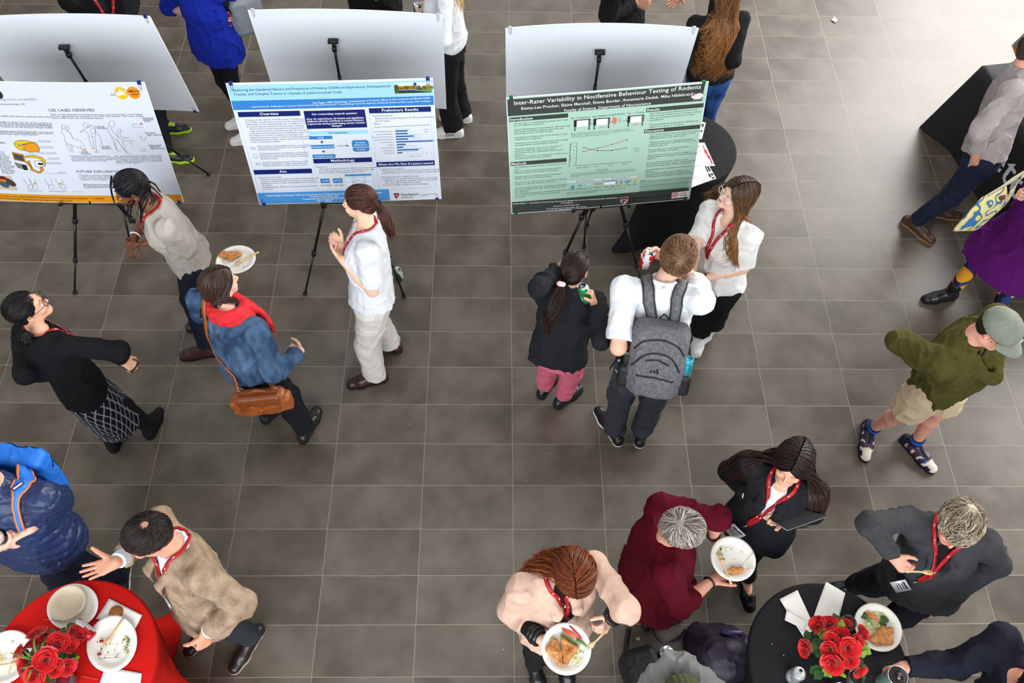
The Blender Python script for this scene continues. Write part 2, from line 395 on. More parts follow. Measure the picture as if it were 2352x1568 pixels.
def tubes(P, r0, r1, n=4, k=None):
    """P (N,m,3) strands -> tapered tubes"""
    P = np.asarray(P, float); N, m, _ = P.shape; T = np.gradient(P, axis=1); T /= np.linalg.norm(T, axis=2, keepdims=True)+1e-9
    ref = np.array([.31, .52, .79]); A = np.cross(T, ref); A /= np.linalg.norm(A, axis=2, keepdims=True)+1e-9; B = np.cross(T, A)
    r = (np.linspace(0, 1, m)[None, :]); r = (r0+(r1-r0)*r)*np.where(r > .85, (1.02-r)/.17, 1); r = np.broadcast_to(r, (N, m)) if k is None else r*k[:, None]
    th = np.arange(n)*2*math.pi/n; V = P[:, :, None]+r[:, :, None, None]*(np.cos(th)[:, None]*A[:, :, None]+np.sin(th)[:, None]*B[:, :, None])
    i, j, q = np.meshgrid(np.arange(N), np.arange(m-1), np.arange(n), indexing='ij'); q2 = (q+1) % n; b = (i*m+j)*n
    F = np.stack([b+q, b+q2, b+n+q2, b+n+q], -1).reshape(-1, 4)
    return V.reshape(-1, 3), F
def strand_cols(N, m, n, c0, c1, v, rng, streak=None):
    c0 = np.array(lin(c0)); c1 = np.array(lin(c1)); t = np.linspace(0, 1, m)[None, :, None]**1.3
    c = (c0*(1-t)+c1*t)*np.clip(1+v*rng.standard_normal((N, 1, 1)), .35, 2.2)
    if streak is not None: k = rng.random((N, 1, 1)) < streak[1]; c = np.where(k, np.array(lin(streak[0])), c)
    return np.repeat(np.clip(c, 0, 1)[:, :, None, :], n, 2).reshape(-1, 3)
HR = np.array([.082, .101, .091])
def scalp(d): return np.array([0, -.014, .032])+d/np.linalg.norm(d, axis=-1, keepdims=True)*HR
def slerp_path(d0, d1, m):
    d0 = d0/np.linalg.norm(d0, axis=1, keepdims=True); d1 = d1/np.linalg.norm(d1, axis=1, keepdims=True); w = np.arccos(np.clip((d0*d1).sum(1), -.999, .999))[:, None]
    t = np.linspace(0, 1, m); return np.stack([(np.sin((1-q)*w)*d0+np.sin(q*w)*d1)/np.sin(w) for q in t], 1)
def make_hair(J, h, push):
    """h: style dict -> list of (name, V, F, col)"""
    rng = np.random.default_rng(h.get('seed', 3)); c, A, s = J['hc'], J['hA'], J['hs']; W = lambda p: c+(p@A)*s; st = h['style']
    n = h.get('n', 520); c0 = h['c']; c1 = h.get('tip', c0); v = h.get('v', .25); out = []; lift = h.get('lift', .0)
    fl = Fld(.005); T = lambda x, y, z: c+(A[0]*x+A[1]*y+A[2]*z)*s; q = 1+lift*4
    if st != 'cap':
        fl.ell(T(0, -.016, .034), np.array([.081, .099, .089])*s*q, A, .02)
        if st in ('long', 'bob'):
            fl.ell(T(0, -.040, -.045), np.array([.080, .070, .085])*s, A, .05)
        elif st in ('pony', 'braid'): fl.ell(T(0, -.05, -.02), np.array([.066, .058, .060])*s, A, .03)
        else: fl.ell(T(0, -.045, -.025), np.array([.070, .062, .055])*s, A, .03)
        fl.ell(T(0, .095+h.get('front', 0), -.028), np.array([.067, .066, .105])*s, A, .015, '-')
        for x in (-1, 1): fl.ell(T(x*.085, .012, -.035), np.array([.03, .034, .045])*s, A, .01, '-') if st in ('short', 'pony', 'braid') else None
        if h.get('bald'): fl.ell(T(*h['bald'][:3]), np.array([.03, .034, .03])*s, A, .02, '-')
        fl.post.append(lambda x, y, z: .0022*vn(x*70, y*70, z*25)); fl.eval(); V, F = fl.nets()
        out.append((V, F, np.tile(np.array(lin(c0))*.75 if st not in ('short',) else (np.array(lin(c0))+np.array(lin(c1)))*.45, (len(V), 1))))
    m = 12; P = None
    if st in ('long', 'bob'):
        L = h.get('len', .35); px = h.get('part', .15); yy = rng.uniform(-.75, .92, n); zz = np.sqrt(np.clip(1.05-yy**2, .05, 1)); xx = px+rng.normal(0, .012, n)
        sd = np.where(rng.random(n) < h.get('right', .5), 1, -1); d0 = np.stack([xx+sd*.03, yy, zz], 1)
        pa, pb = h.get('phi', (-95, 28)); ph = np.clip(pa+(pb-pa)*(yy+.75)/1.67+rng.normal(0, 9, n), pa, pb)*math.pi/180
        d1 = np.stack([sd*np.cos(ph), np.sin(ph), np.full(n, -.45)+rng.normal(0, .10, n)], 1)
        ar = slerp_path(d0, d1, 8); th = rng.uniform(0, .010+lift, n); P1 = np.array([0, -.014, .032])+ar*(HR+th[:, None, None]+.002)
        P1 = W(P1); e = P1[:, -1]; dr = P1[:, -1]-P1[:, -2]; dr /= np.linalg.norm(dr, axis=1, keepdims=True); g = np.array([0, 0, -1.])
        k = 14; pts = [e]; pull = np.array(h.get('pull', (0, 0, 0)), float); LL = L*rng.uniform(.75, 1.05, n)
        wv = h.get('wave', .006); p1, p2 = rng.uniform(0, 6.3, n), rng.uniform(0, 6.3, n); cl = rng.integers(0, 14, n); p1 = cl*.9+rng.normal(0, .4, n)
        for i in range(k):
            a = min(1, (i+1)/4); dr = dr*(1-.45*a)+(g+pull)*.45*a; dr /= np.linalg.norm(dr, axis=1, keepdims=True); nx = pts[-1]+dr*(LL/k)[:, None]; pts.append(nx)
        P2 = np.stack(pts[1:], 1); lat = np.where(((e-c)@A[0]) > 0, 1, -1)[:, None]*A[0]*[1, 1, 0]; bk = np.clip(-((e-c)@A[1])/.09, 0, 1)[:, None]; ro = lat*(1-.75*bk)+A[1]*[1, 1, 0]*.25*(1-bk); q_ = np.linspace(0, 1, k+1)[1:]
        P2 = P2+ro[:, None]*(h.get('flare', .2)*LL[:, None]*(q_**.8)[None]*rng.uniform(.5, 1.1, (n, 1)))[..., None]; P = np.concatenate([P1, P2], 1)
        t = np.linspace(0, 1, P.shape[1])[None, :]; am = wv*np.clip((t-.3)*2, 0, 1.3); fr = h.get('freq', 14)
        P = P+am[..., None]*(np.sin(t*fr+p1[:, None])[..., None]*A[0]+np.cos(t*fr*.9+p1[:, None]+p2[:, None]*.3)[..., None]*A[1])
        P[:, 8:] = push(P[:, 8:].reshape(-1, 3), .006+.010*rng.random((n*k))).reshape(n, k, 3)
        for _ in range(4): P[:, 1:-1] = P[:, 1:-1]*.4+(P[:, :-2]+P[:, 2:])*.3
        P[:, 8:] = push(P[:, 8:].reshape(-1, 3), .004).reshape(n, k, 3)
    elif st == 'short':
        n = h.get('n', 800); d0 = rng.normal(size=(n*3, 3)); d0 /= np.linalg.norm(d0, axis=1, keepdims=True)
        fz = h.get('nape', -.55); ok = (d0[:, 2] > fz) & ~((d0[:, 1] > .42) & (d0[:, 2] < .42-.25*(1-np.abs(d0[:, 0])))) & ~((np.abs(d0[:, 0]) > .8) & (d0[:, 2] < -.2) & (d0[:, 1] > -.35))
        ok &= d0[:, 2] < h.get('top', 9)
        if h.get('bald'): b = nrm(h['bald'][3:6]); ok &= (d0@b) < h['bald'][6]
        d0 = d0[ok][:n]; n = len(d0); wh = nrm(h.get('whorl', (0, -.55, .85))); sw = np.array(h.get('sweep', (0, .3, 0)), float)
        tg = d0-wh*(d0@wh)[:, None]; cl = np.stack([vn(d0[:, 0]*3.1+i*5, d0[:, 1]*3.1+i*3, d0[:, 2]*3.1) for i in (1, 2, 3)], 1); tg = tg/np.linalg.norm(tg, axis=1, keepdims=True)+sw+cl*h.get('clump', .9)+rng.normal(0, h.get('mess', .25)*.7, (n, 3)); tg -= d0*(tg*d0).sum(1, keepdims=True); tg /= np.linalg.norm(tg, axis=1, keepdims=True)
        L = h.get('len', .045)*rng.uniform(.7, 1.2, n)*np.clip(.55+.6*(d0[:, 2]+.4), .45, 1.1); t = np.linspace(0, 1, 8)[None, :, None]; rad = 1/.09
        D = d0[:, None]*np.cos(L[:, None, None]*rad*t)+tg[:, None]*np.sin(L[:, None, None]*rad*t); lf = (.003+lift*rng.random((n, 1, 1)))*np.sin(t*2.4)**.8+.002
        P = W(np.array([0, -.014, .032])+D*(HR+lf))
    elif st in ('pony', 'bun', 'braid'):
        tie = np.array(h['tie'], float); ring = rng.uniform(0, 2*math.pi, n); lo = np.stack([np.sin(ring), np.cos(ring), np.where(np.cos(ring) > 0, .38+.05*np.cos(ring*2), -.45)+rng.normal(0, .05, n)], 1)
        f = rng.uniform(.0, .75, n)[:, None]; d0 = lo*(1-f)+nrm(tie)*f*.98+rng.normal(0, .04, (n, 3)); d0[:, 2] += .6*(f[:, 0]*(1-f[:, 0]))*2
        ar = slerp_path(d0, np.tile(nrm(tie), (n, 1))+rng.normal(0, .05, (n, 3)), 10); P = W(np.array([0, -.014, .032])+ar*(HR+rng.uniform(.001, .006+lift, (n, 1, 1))))
    if P is not None:
        r = h.get('r', .0030 if st in ('long', 'bob') else .0022); V, F = tubes(P, r, r*.6, 4); out.append((V, F, strand_cols(P.shape[0], P.shape[1], 4, c0, c1, v, rng, h.get('streak'))))
    for b in h.get('tails', []):
        # bundle: points world, radii, count
        pts = bez(np.array([at(*q) if len(q) == 3 and abs(q[0]) > 8 else q for q in b['p']]), 22); mm = len(pts); nb_ = b.get('n', 160); rr = np.interp(np.linspace(0, 1, mm), np.linspace(0, 1, len(b['r'])), b['r'])
        pts = push(pts, rr*.7); an = rng.uniform(0, 6.3, nb_); ra = np.sqrt(rng.random(nb_)); Tn = np.gradient(pts, axis=0); Tn /= np.linalg.norm(Tn, axis=1, keepdims=True); X = np.cross(Tn, np.array([.2, .9, .3])); X /= np.linalg.norm(X, axis=1, keepdims=True); Y = np.cross(Tn, X)
        tw = np.linspace(0, b.get('twist', 1.5), mm); th = an[:, None]+tw[None]; wv = b.get('wave', .004)*np.linspace(0, 1, mm)[None]*np.sin(np.linspace(0, b.get('freq', 12), mm)[None]+rng.integers(0, 7, nb_)[:, None]+rng.normal(0, .3, (nb_, 1)))
        R_ = ra[:, None]*rr[None]; P = pts[None]+(R_*np.cos(th)+wv)[..., None]*X[None]+(R_*np.sin(th)+wv)[..., None]*Y[None]
        P = push(P.reshape(-1, 3), .003).reshape(P.shape)
        cut = rng.uniform(.82, 1, nb_); i = np.linspace(0, 1, mm)[None]*cut[:, None]*(mm-1); i0 = np.minimum(i.astype(int), mm-2); fr = (i-i0)[..., None]; q = np.arange(nb_)[:, None]; P = P[q, i0]*(1-fr)+P[q, i0+1]*fr
        V, F = tubes(P, b.get('sr', .0024), .0018, 4); out.append((V, F, strand_cols(nb_, mm, 4, b.get('c', c1), b.get('tip', c1), v, rng)))
    return out
def merge(parts):
    V = []; F = []; K = []; n = 0
    for v, f, c in parts: V.append(v); F.append(np.asarray(f)+n); K.append(c); n += len(v)
    return np.concatenate(V), np.concatenate(F), np.concatenate(K)

def joints(p):
    H = p['H']; s = H/1.7; fem = p.get('fem', True); b = p.get('b', 1.0); J = dict(s=s, b=b, fem=fem)
    ank = [at(a[0], a[1], .075) if len(a) < 4 else at(a[0], a[1], a[3]) for a in p['an']]; J['an'] = ank; J['faz'] = [a[2] for a in p['an']]
    pv = at(*p['pv'][:2], p['pv'][2] if len(p['pv']) > 2 else .52*H); T0 = .305*H
    nb = reach(p['nb'][0], p['nb'][1], pv, T0, p['nb'][2] if len(p['nb']) > 2 else .83*H)
    hs = (1.0 if not fem else .955)*(s**.4); hc = reach(p['hd'][0], p['hd'][1], nb, p.get('neck', .155)*s, p['hd'][2] if len(p['hd']) > 2 else .93*H)
    T = nrm(nb-pv); F = azv(p['az']); F = nrm(F-T*(F@T)); R = np.cross(F, T); taz = p.get('paz', p['az']); PF = azv(taz); PR = np.array([PF[1], -PF[0], 0])
    J.update(pv=pv, nb=nb, T=T, F=F, R=R, hc=hc, hs=hs, hA=frame(p.get('haz', p['az']), p.get('hp', 0), p.get('hr', 0)), PF=PF, PR=PR)
    sw = (.175 if fem else .195)*s*(.6+.4*b); J['sh'] = [reach(*p['shR'][:2], nb, sw+.01, p['shR'][2] if len(p['shR']) > 2 else .81*H) if 'shR' in p else nb+R*sw-T*.035*s, reach(*p['shL'][:2], nb, sw+.01, p['shL'][2] if len(p['shL']) > 2 else .81*H) if 'shL' in p else nb-R*sw-T*.035*s]
    for i, sg in ((0, 1), (1, -1)):
        c_ = nb+R*sw*sg-T*.035*s; J['sh'][i] = nb+nrm(J['sh'][i]*.45+c_*.55-nb)*(sw+.008)
    hw = .088*s*b; J['hip'] = [pv+PR*hw, pv-PR*hw]
    ua, fa = .172*H, .150*H; J['el'] = []; J['wr'] = []
    for i, k in enumerate('RL'):
        S = J['sh'][i]; w_ = p.get('wr'+k); e_ = p.get('el'+k); sg = 1 if i == 0 else -1
        if w_ is None: W = S+np.array([0, 0, -1.])*(ua+fa)*.95+R*sg*.06+F*.08
        elif len(w_) > 3: W = S+R*sg*w_[0]+F*w_[1]+T*w_[2]
        else: W = at(*w_[:2], w_[2])
        if np.linalg.norm(W-S) > (ua+fa)*.99: W = S+nrm(W-S)*(ua+fa)*.99
        if e_ is None: E = ik(S, W, ua, fa, -F*.5-T*.6+R*sg*.7)
        else:
            d = ray(*e_[:2]); d = d/np.linalg.norm(d); t = ((S+W)/2-CAM)@d; ts = t+np.linspace(-.35, .35, 141); Q = CAM+ts[:, None]*d
            er = (np.linalg.norm(Q-S, axis=1)-ua)**2+(np.linalg.norm(Q-W, axis=1)-fa)**2
            if len(e_) > 2: er = er+.25*(Q[:, 2]-e_[2])**2
            E = Q[er.argmin()]; E = ik(S, W, ua, fa, E-(S+W)/2)
        J['el'].append(E); J['wr'].append(W)
    J['kn'] = []
    for i in (0, 1):
        hip, a = J['hip'][i], ank[i]; L1 = L2 = .5*max(np.linalg.norm(hip-a)*1.005, .455*H); J['kn'].append(ik(hip, a, L1, L2, azv(J['faz'][i])+PF*.5))
    return J

def body_sdf(J, p, h=.0045):
    s, b, fem = J['s'], J['b'], J['fem']; fl = Fld(h); T, R, F = J['T'], J['R'], J['F']; L = np.linalg.norm(J['nb']-J['pv']); q = s*b
    st = [(-.10, .10*q, .075*q), (0, .140*q, .090*q), (.16, .130*q, .085*q), (.40, (.105 if fem else .120)*q, .076*q), (.68, (.120 if fem else .140)*q, .085*q), (.88, .110*q, .072*q), (1.0, .065*s, .055*s)]
    fl.loft(J['pv'], T, R, F, L, st, .03); sh, el, wr = J['sh'], J['el'], J['wr']; k = 1 if fem else 1.13
    for i in (0, 1):
        fl.cone(J['nb']-T*.03*s, sh[i], .038*s*k, .040*s*k, .04); bb = .6+.4*b
        fl.cone(sh[i], el[i], .042*s*k*bb, .035*s*k*bb, .02); fl.cone(el[i], el[i]*.6+wr[i]*.4, .036*s*k*bb, .036*s*k*bb, .015); fl.cone(el[i]*.6+wr[i]*.4, wr[i], .036*s*k*bb, .0245*s*k, .015)
        fl.cone(J['hip'][i], J['kn'][i], .072*q, .046*q, .03); kn, an = J['kn'][i], J['an'][i]; d = nrm(an-kn); c = kn+(an-kn)*.3-azv(J['faz'][i])*.012
        fl.cone(kn, c, .045*q, .048*q, .02); fl.cone(c, an, .048*q, .031*s, .02)
        f = azv(J['faz'][i]); g = np.array([an[0], an[1], .038]); fl.cone(an, g-f*.03, .032*s, .030*s, .02); fl.cone(g, g+f*.13*s-np.array([0, 0, .01]), .032*s, .026*s, .02, flat=((0, 0, 1), .85))
    head_sdf(fl, J['hc'], J['hA'], J['hs'], fem, J['nb'])
    J['hand'] = []
    for i, kk in enumerate('RL'):
        hh = p.get('h'+kk, ('relax',)); W = wr[i]; D = W-el[i] if len(hh) < 2 or hh[1] is None else (at(*hh[1])-W if abs(hh[1][0]) > 8 else np.array(hh[1], float))
        N = np.array(hh[2], float) if len(hh) > 2 else -R*(1 if i == 0 else -1)*.8-F*.2+np.array([0, 0, -.01])
        if hh[0] == 'none': J['hand'].append(None); continue
        fl.cone(W-nrm(W-el[i])*.02, W+nrm(D)*.02, .0235*s*k, .022*s*k, .01, flat=(N, .8)); J['hand'].append(hand(fl, W, D, N, i == 0, hh[0], (.93 if fem else 1.03)*s**.5))
    return fl
def skin_cols(V, J, p):
    base = np.array(lin(p['skin'])); n = vn(V[:, 0]*25, V[:, 1]*25, V[:, 2]*25)[:, None]; c = base*(1+.06*n); P = (V-J['hc'])@J['hA'].T/J['hs']
    def blob(x, y, z, rx, ry, rz): return np.exp(-(((P[:, 0]-x)/rx)**2+((P[:, 1]-y)/ry)**2+((P[:, 2]-z)/rz)**2)**2)[:, None]
    red = base*np.array([1.05, .72, .70]); dark = np.array(lin(p['hair']['c']))*.9; lip = np.array(lin(p.get('lip', (178, 92, 86)))) if sum(p['skin']) > 420 else base*np.array([1.1, .7, .7])
    for x in (-1, 1):
        c = c+(red-c)*.45*blob(x*.038, .085, -.032, .022, .03, .020); a = blob(x*.080, -.01, -.004, .014, .03, .035); c = c+(red-c)*.35*a
        c = c+(dark-c)*.75*blob(x*.031, .088, .0215-.0, .019, .02, .0042); c = c+(base*.55-c)*.35*blob(x*.030, .084, .002, .018, .02, .010)
    c = c+(red-c)*.3*blob(0, .108, -.03, .012, .02, .014); c = c+(lip-c)*.8*blob(0, .090, -.064, .021, .02, .0085); c = c+(base*.3-c)*.5*blob(0, .092, -.0640, .017, .02, .0016)
    if p.get('stubble'): k = blob(0, .05, -.08, .07, .07, .04); c = c+(c*.72-c)*k
    return np.clip(c, 0, 1)

def garment(J, p, g):
    """g: dict(kind, ...) -> field"""
    s, b, fem = J['s'], J['b'], J['fem']; T, R, F = J['T'], J['R'], J['F']; L = np.linalg.norm(J['nb']-J['pv']); k = 1 if fem else 1.12; q = s*b
    kind = g['kind']; fl = Fld(g.get('h', .0065)); e = g.get('ease', .014); sh, el, wr = J['sh'], J['el'], J['wr']; pv, nb = J['pv'], J['nb']
    if kind == 'top':
        hw_ = g.get('hemw', 1.05)
        hem = g.get('hem', -.05); hw = hw_; bust = .012 if fem else .0
        if hem > .3: st = [(hem, (.122*q+e)*hw, (.094*q+e)*hw)]
        elif hem < -.1: st = [(hem, (.168*q+e)*hw, (.122*q+e)*hw), (-.0, (.165*q+e)*hw, (.118*q+e)*hw), (.35, .142*q+e, .100*q+e)]
        else: st = [(hem, (.160*q+e)*hw, (.112*q+e)*hw), (.35, (.135*q+e)*(.5+.5*hw), (.098*q+e)*(.5+.5*hw))]
        st += [(.66, (.142 if fem else .158)*q+e, .104*q+e+bust, bust*1.3), (.86, (.135 if fem else .155)*q+e, .086*q+e), (.97, .085*s+e, .066*s+e*.6), (1.03, .055*s+e*.5, .052*s+e*.5)]
        if g.get('belly'): st.insert(2, (.22, .15*q+e+g['belly']*.5, .11*q+e+g['belly'], g['belly']*.8))
        fl.loft(pv, T, R, F, L, st, .03, pw=2.3); bb = .6+.4*b
        if not g.get('vest'):
            rs = g.get('sleeve', (.030, .030, .024)); to = g.get('to', 1.0); sw = e*.6
            for i in (0, 1):
                fl.cone(nb-T*.035*s, sh[i]-T*.010, .044*s*k+e*.5, .043*s*k*bb+e*.5, .05)
                E_, W_ = el[i], wr[i]; so = (g.get('toR', to), g.get('toL', to))[i]; r0, r1, r2 = .046*s*k*bb+rs[0]*.42, .037*s*k*bb+rs[1]*.60, .026*s*k+rs[2]*.7
                if so <= 1:
                    X = sh[i]+(E_-sh[i])*so; d = nrm(E_-sh[i]); fl.cone(sh[i], X+d*.04, r0, r1+.006, .035, clip=(X, d))
                else:
                    X = E_+(W_-E_)*(so-1); d = nrm(W_-E_); fl.cone(sh[i], E_, r0, r1, .035, clip=(X, d) if so < 1.12 else None); fl.cone(E_, X+d*.04, r1, r2, .03, clip=(X, d))
                    if g.get('cuff'): fl.cone(X-d*.045, X+d*.03, r2+.009, r2+.010, .004, clip=(X, d))
        nk = g.get('neck', 'crew'); N0 = nb+T*.045*s+F*.012*s
        if nk == 'crew': fl.ell(N0, np.array([.066, .070, .040])*s, (R, F, T), .012, '-')
        elif nk == 'wide': fl.ell(N0+T*.0+F*.01, np.array([.095, .085, .055])*s, (R, F, T), .012, '-')
        elif nk == 'v' or nk == 'open':
            fl.ell(N0, np.array([.064, .066, .040])*s, (R, F, T), .01, '-'); wv, dv = (.030, .52) if nk == 'open' else (.02, .80)
            dv = g.get('vend', dv); a = pv+T*L*dv+F*(.13*q+.03); fl.cone(nb+F*.09*s+T*.02, a, .055*s, g.get('vw', wv), .01, '-')
            if nk == 'open' and g.get('unbuttoned'): fl.cone(a, pv+T*L*hem+F*(.15*q+.03), g.get('vw', wv), g.get('vw', wv)*1.6, .01, '-')
        elif nk == 'high': fl.cone(nb-T*.01, nb+T*.035*s+F*.004, .064*s, .062*s, .015); fl.ell(nb+T*.085*s, np.array([.056, .056, .045])*s, (R, F, T), .006, '-')
        if g.get('collar'):
            c = g['collar']; rim = [nb+T*.028*s+(R*math.cos(t)*.066+F*(math.sin(t)*.064+.008))*s+T*(.012*-math.sin(t))*s for t in np.radians(np.linspace(-255, 75, 12))]
            for a_, b_ in zip(rim[:-1], rim[1:]): fl.cone(a_, b_, .009+c*.3, .009+c*.3, .012)
            for sg in (-1, 1): t = nb+T*.005*s+R*sg*.03*s+F*.078*s; fl.cone(t, t-T*.045+R*sg*.025+F*.012, .013, .005, .008)
        if g.get('lapel'):
            lw = g['lapel']
            for sg in (-1, 1):
                a = nb+R*sg*.062*s+F*.02*s+T*.01; m_ = pv+T*L*.78+R*sg*(.048*s+.002)+F*(.115*q+e+.002); z_ = pv+T*L*g.get('vend', .52)+R*sg*.036+F*(.118*q+e)
                fl.cone(a-F*.05*s, a, .014, .015, .012); fl.cone(a, m_, .017, lw, .008, flat=(F, .45)); fl.cone(m_, z_, lw, .012, .008, flat=(F, .45))
    elif kind in ('trousers', 'shorts', 'tights'):
        r0, r1, r2 = g.get('r', (.024, .026, .026)); top = g.get('top', .16)
        fl.loft(pv, T, R, F, L, [(-.19, .11*q+e, .09*q+e), (0, .157*q+e*.8, .108*q+e*.8), (top, .135*q, .092*q)], .03)
        for i in (0, 1):
            kn, an = J['kn'][i], J['an'][i]; end = g.get('end', .93); d = nrm(an-kn)
            if kind == 'shorts': X = J['hip'][i]+(kn-J['hip'][i])*end; dd = nrm(kn-J['hip'][i]); fl.cone(J['hip'][i], X+dd*.07, .080*q+r0, .068*q+r1, .03, clip=(X, dd))
            else:
                X = kn+(an-kn)*end; fl.cone(J['hip'][i], kn, .080*q+r0, .050*q+r1, .04); fl.cone(kn, X+d*.05, .050*q+r1, .036*q+r2, .03, clip=(X, d))
    elif kind == 'skirt':
        en = at_mid(J, g.get('z', .35)); Lk = np.linalg.norm(en-pv); D = nrm(en-pv)
        Rr = nrm(J['R']-D*(J['R']@D)); Fr = np.cross(Rr, D); fl.loft(pv, D, Rr, -Fr, Lk, [(-.25, .142*q+e, .10*q+e), (0, .165*q+e, .122*q+e), (.5, g.get('w', .175)*q+e, .13*q+e), (1, g.get('w2', .165)*q+e, g.get('d2', .13)*q+e)], .03)
    if g.get('fold', .006): fl.post.append(fold(g.get('fold', .006), *g.get('fs', (9, 9, 5)), seed=p['seed']))
    if g.get('quilt'): fl.post.append(quilt(g['quilt'], g.get('qp', .05), g.get('qu', tuple(T))))
    if g.get('extra'): g['extra'](fl, J)
    return fl
def at_mid(J, z):
    a = (J['an'][0]+J['an'][1])/2; t = (J['pv'][2]-z)/(J['pv'][2]-a[2]); return J['pv']+(a-J['pv'])*t

def shoe(an, az, kind='shoe', L=.27, s=1.0, h=.0042):
    f = azv(az); r = np.array([f[1], -f[0], 0]); Z = np.array([0, 0, 1.]); g = np.array([an[0], an[1], 0.]); k = L/.27; up = Fld(h); so = Fld(h)
    heel, ball, toe = g-f*.048*k, g+f*.105*k, g+f*.168*k; pointy = kind in ('pointed', 'heel')
    tr = .026 if pointy else .037; th = dict(shoe=.020, sneaker=.028, boot=.026, flat=.010, dress=.018, pointed=.012, heel=.012)[kind]
    base = .018
    if kind in ('flat',):
        up.cone(heel+Z*.036, ball+Z*.026, .030, .037, .02); up.cone(ball+Z*.026, toe+Z*.020, .036, tr-.006, .02, flat=(Z, .8)); up.ell(g+f*.035*k+Z*.062, (.030, .072*k, .034), (r, f, Z), .008, '-')
    else:
        up.cone(heel+Z*.050, heel+Z*.030, .034, .036, .02); up.cone(heel+Z*.035, ball+Z*.032, .034, .041, .02); up.cone(ball+Z*.032, toe+Z*(.026 if not pointy else .02)+f*(.015 if pointy else 0), .041, tr, .02, flat=(Z, .9))
        up.cone(g+Z*.075+f*.005, ball-f*.01+Z*.045, .040, .030, .03); up.cone(g+Z*.060-f*.008, np.array([*(an[:2]), .095])-f*.008, .040, .038, .02)
        if kind in ('boot', 'pointed', 'heel'):
            t = an+nrm(Z+f*.02)*.10; up.cone(g+Z*.07-f*.006, t, .042, .045 if kind == 'boot' else .042, .02); up.ell(t+Z*.04, (.036, .036, .034), None, .006, '-')
        else: up.ell(g-f*.008+Z*.125, (.031, .038, .036), (r, f, Z), .006, '-')
    big = .4; up.plane(g+Z*.012, -Z, g-big, g+big*1., .002); i = .003
    so.cone(heel+Z*th*.5, g+f*.03*k+Z*th*.5, .036+i, .033+i, .02); so.cone(g+f*.03*k+Z*th*.5, ball+Z*th*.5, .033+i, .043+i, .02); so.cone(ball+Z*th*.5, toe+Z*th*.5+f*(.015 if pointy else 0), .043+i, tr+i, .02)
    so.plane(g+Z*th, Z, g-.4, g+.4, .003); so.plane(g+Z*.001, -Z, g-.4, g+.4, .003)
    return up, so

def build_person(p):
    """pure numpy part (runs in a thread)"""
    J = joints(p); R_ = []; body = body_sdf(J, p); body.eval(); V, F = body.nets(); R_.append(('body', V, F, skin_cols(V, J, p), 'skin', None))
    G = []
    for g in p['wear']:
        fl = garment(J, p, g); fl.eval(); v, f = fl.nets(); c = g['col'] if callable(g['col']) else fabric(g['col'], g.get('var', .08))
        R_.append((g['name'], v, f, c(v, J), g.get('mat', 'cloth'), None)); G.append(fl)
    def push(P, gap):
        P = np.array(P, float)
        for fl in [body]+G:
            lo = fl.lo; hi = fl.lo+fl.h*(fl.n-1); m = ((P > lo) & (P < hi)).all(-1)
            if m.any(): P[m] = fl.push(P[m], gap[m] if isinstance(gap, np.ndarray) else gap, 3)
        return P
    J['push'] = push; J['G'] = G; J['bodyf'] = body
    if p.get('hair') and p['hair'].get('style') != 'none':
        hh = make_hair(J, p['hair'], push)
        if hh: v, f, c = merge(hh); R_.append(('hair', v, f, c, 'hair', None))
    for i, k in enumerate('RL'):
        if p.get('shoe') and i not in p.get('noshoe', ()):
            q = p['shoe']; up, so = shoe(J['an'][i], J['faz'][i], q['kind'], q.get('L', .26)*J['s'])
            up.eval(); so.eval(); v, f = up.nets(); cc = q['col'] if callable(q['col']) else fabric(q['col'], .05); v2, f2 = so.nets()
            R_.append(('shoe', v, f, cc(v, (J, i)), q.get('mat', 'leather'), ('sole', v2, f2, np.tile(np.array(lin(q.get('sole', (25, 22, 20)))), (len(v2), 1)), 'cloth')))
    return J, R_
MN = dict(skin=SKIN, hair=HAIR, cloth=CLOTH, leather=vcmat('leather', .32, .5), knit=vcmat('knit', .95, .1, .6, 450, wr=.5, ws=9), wool=vcmat('wool', .95, .1, .7, 700, wr=.4), denim=vcmat('denim', .85, .2, .5, 1200, wr=.8, ws=13), nylon=vcmat('nylon', .42, .4, .15, 300, wr=.7, ws=22), linen=vcmat('linen', .8, .25, .3, 500, wr=.7, ws=12))
EYEW = mat('eye_white', (225, 220, 215), .2); EYEI = mat('eye_iris', (52, 34, 22), .15)
def lathe_pts(V, J): return J['hc']+(V@J['hA'])*J['hs']
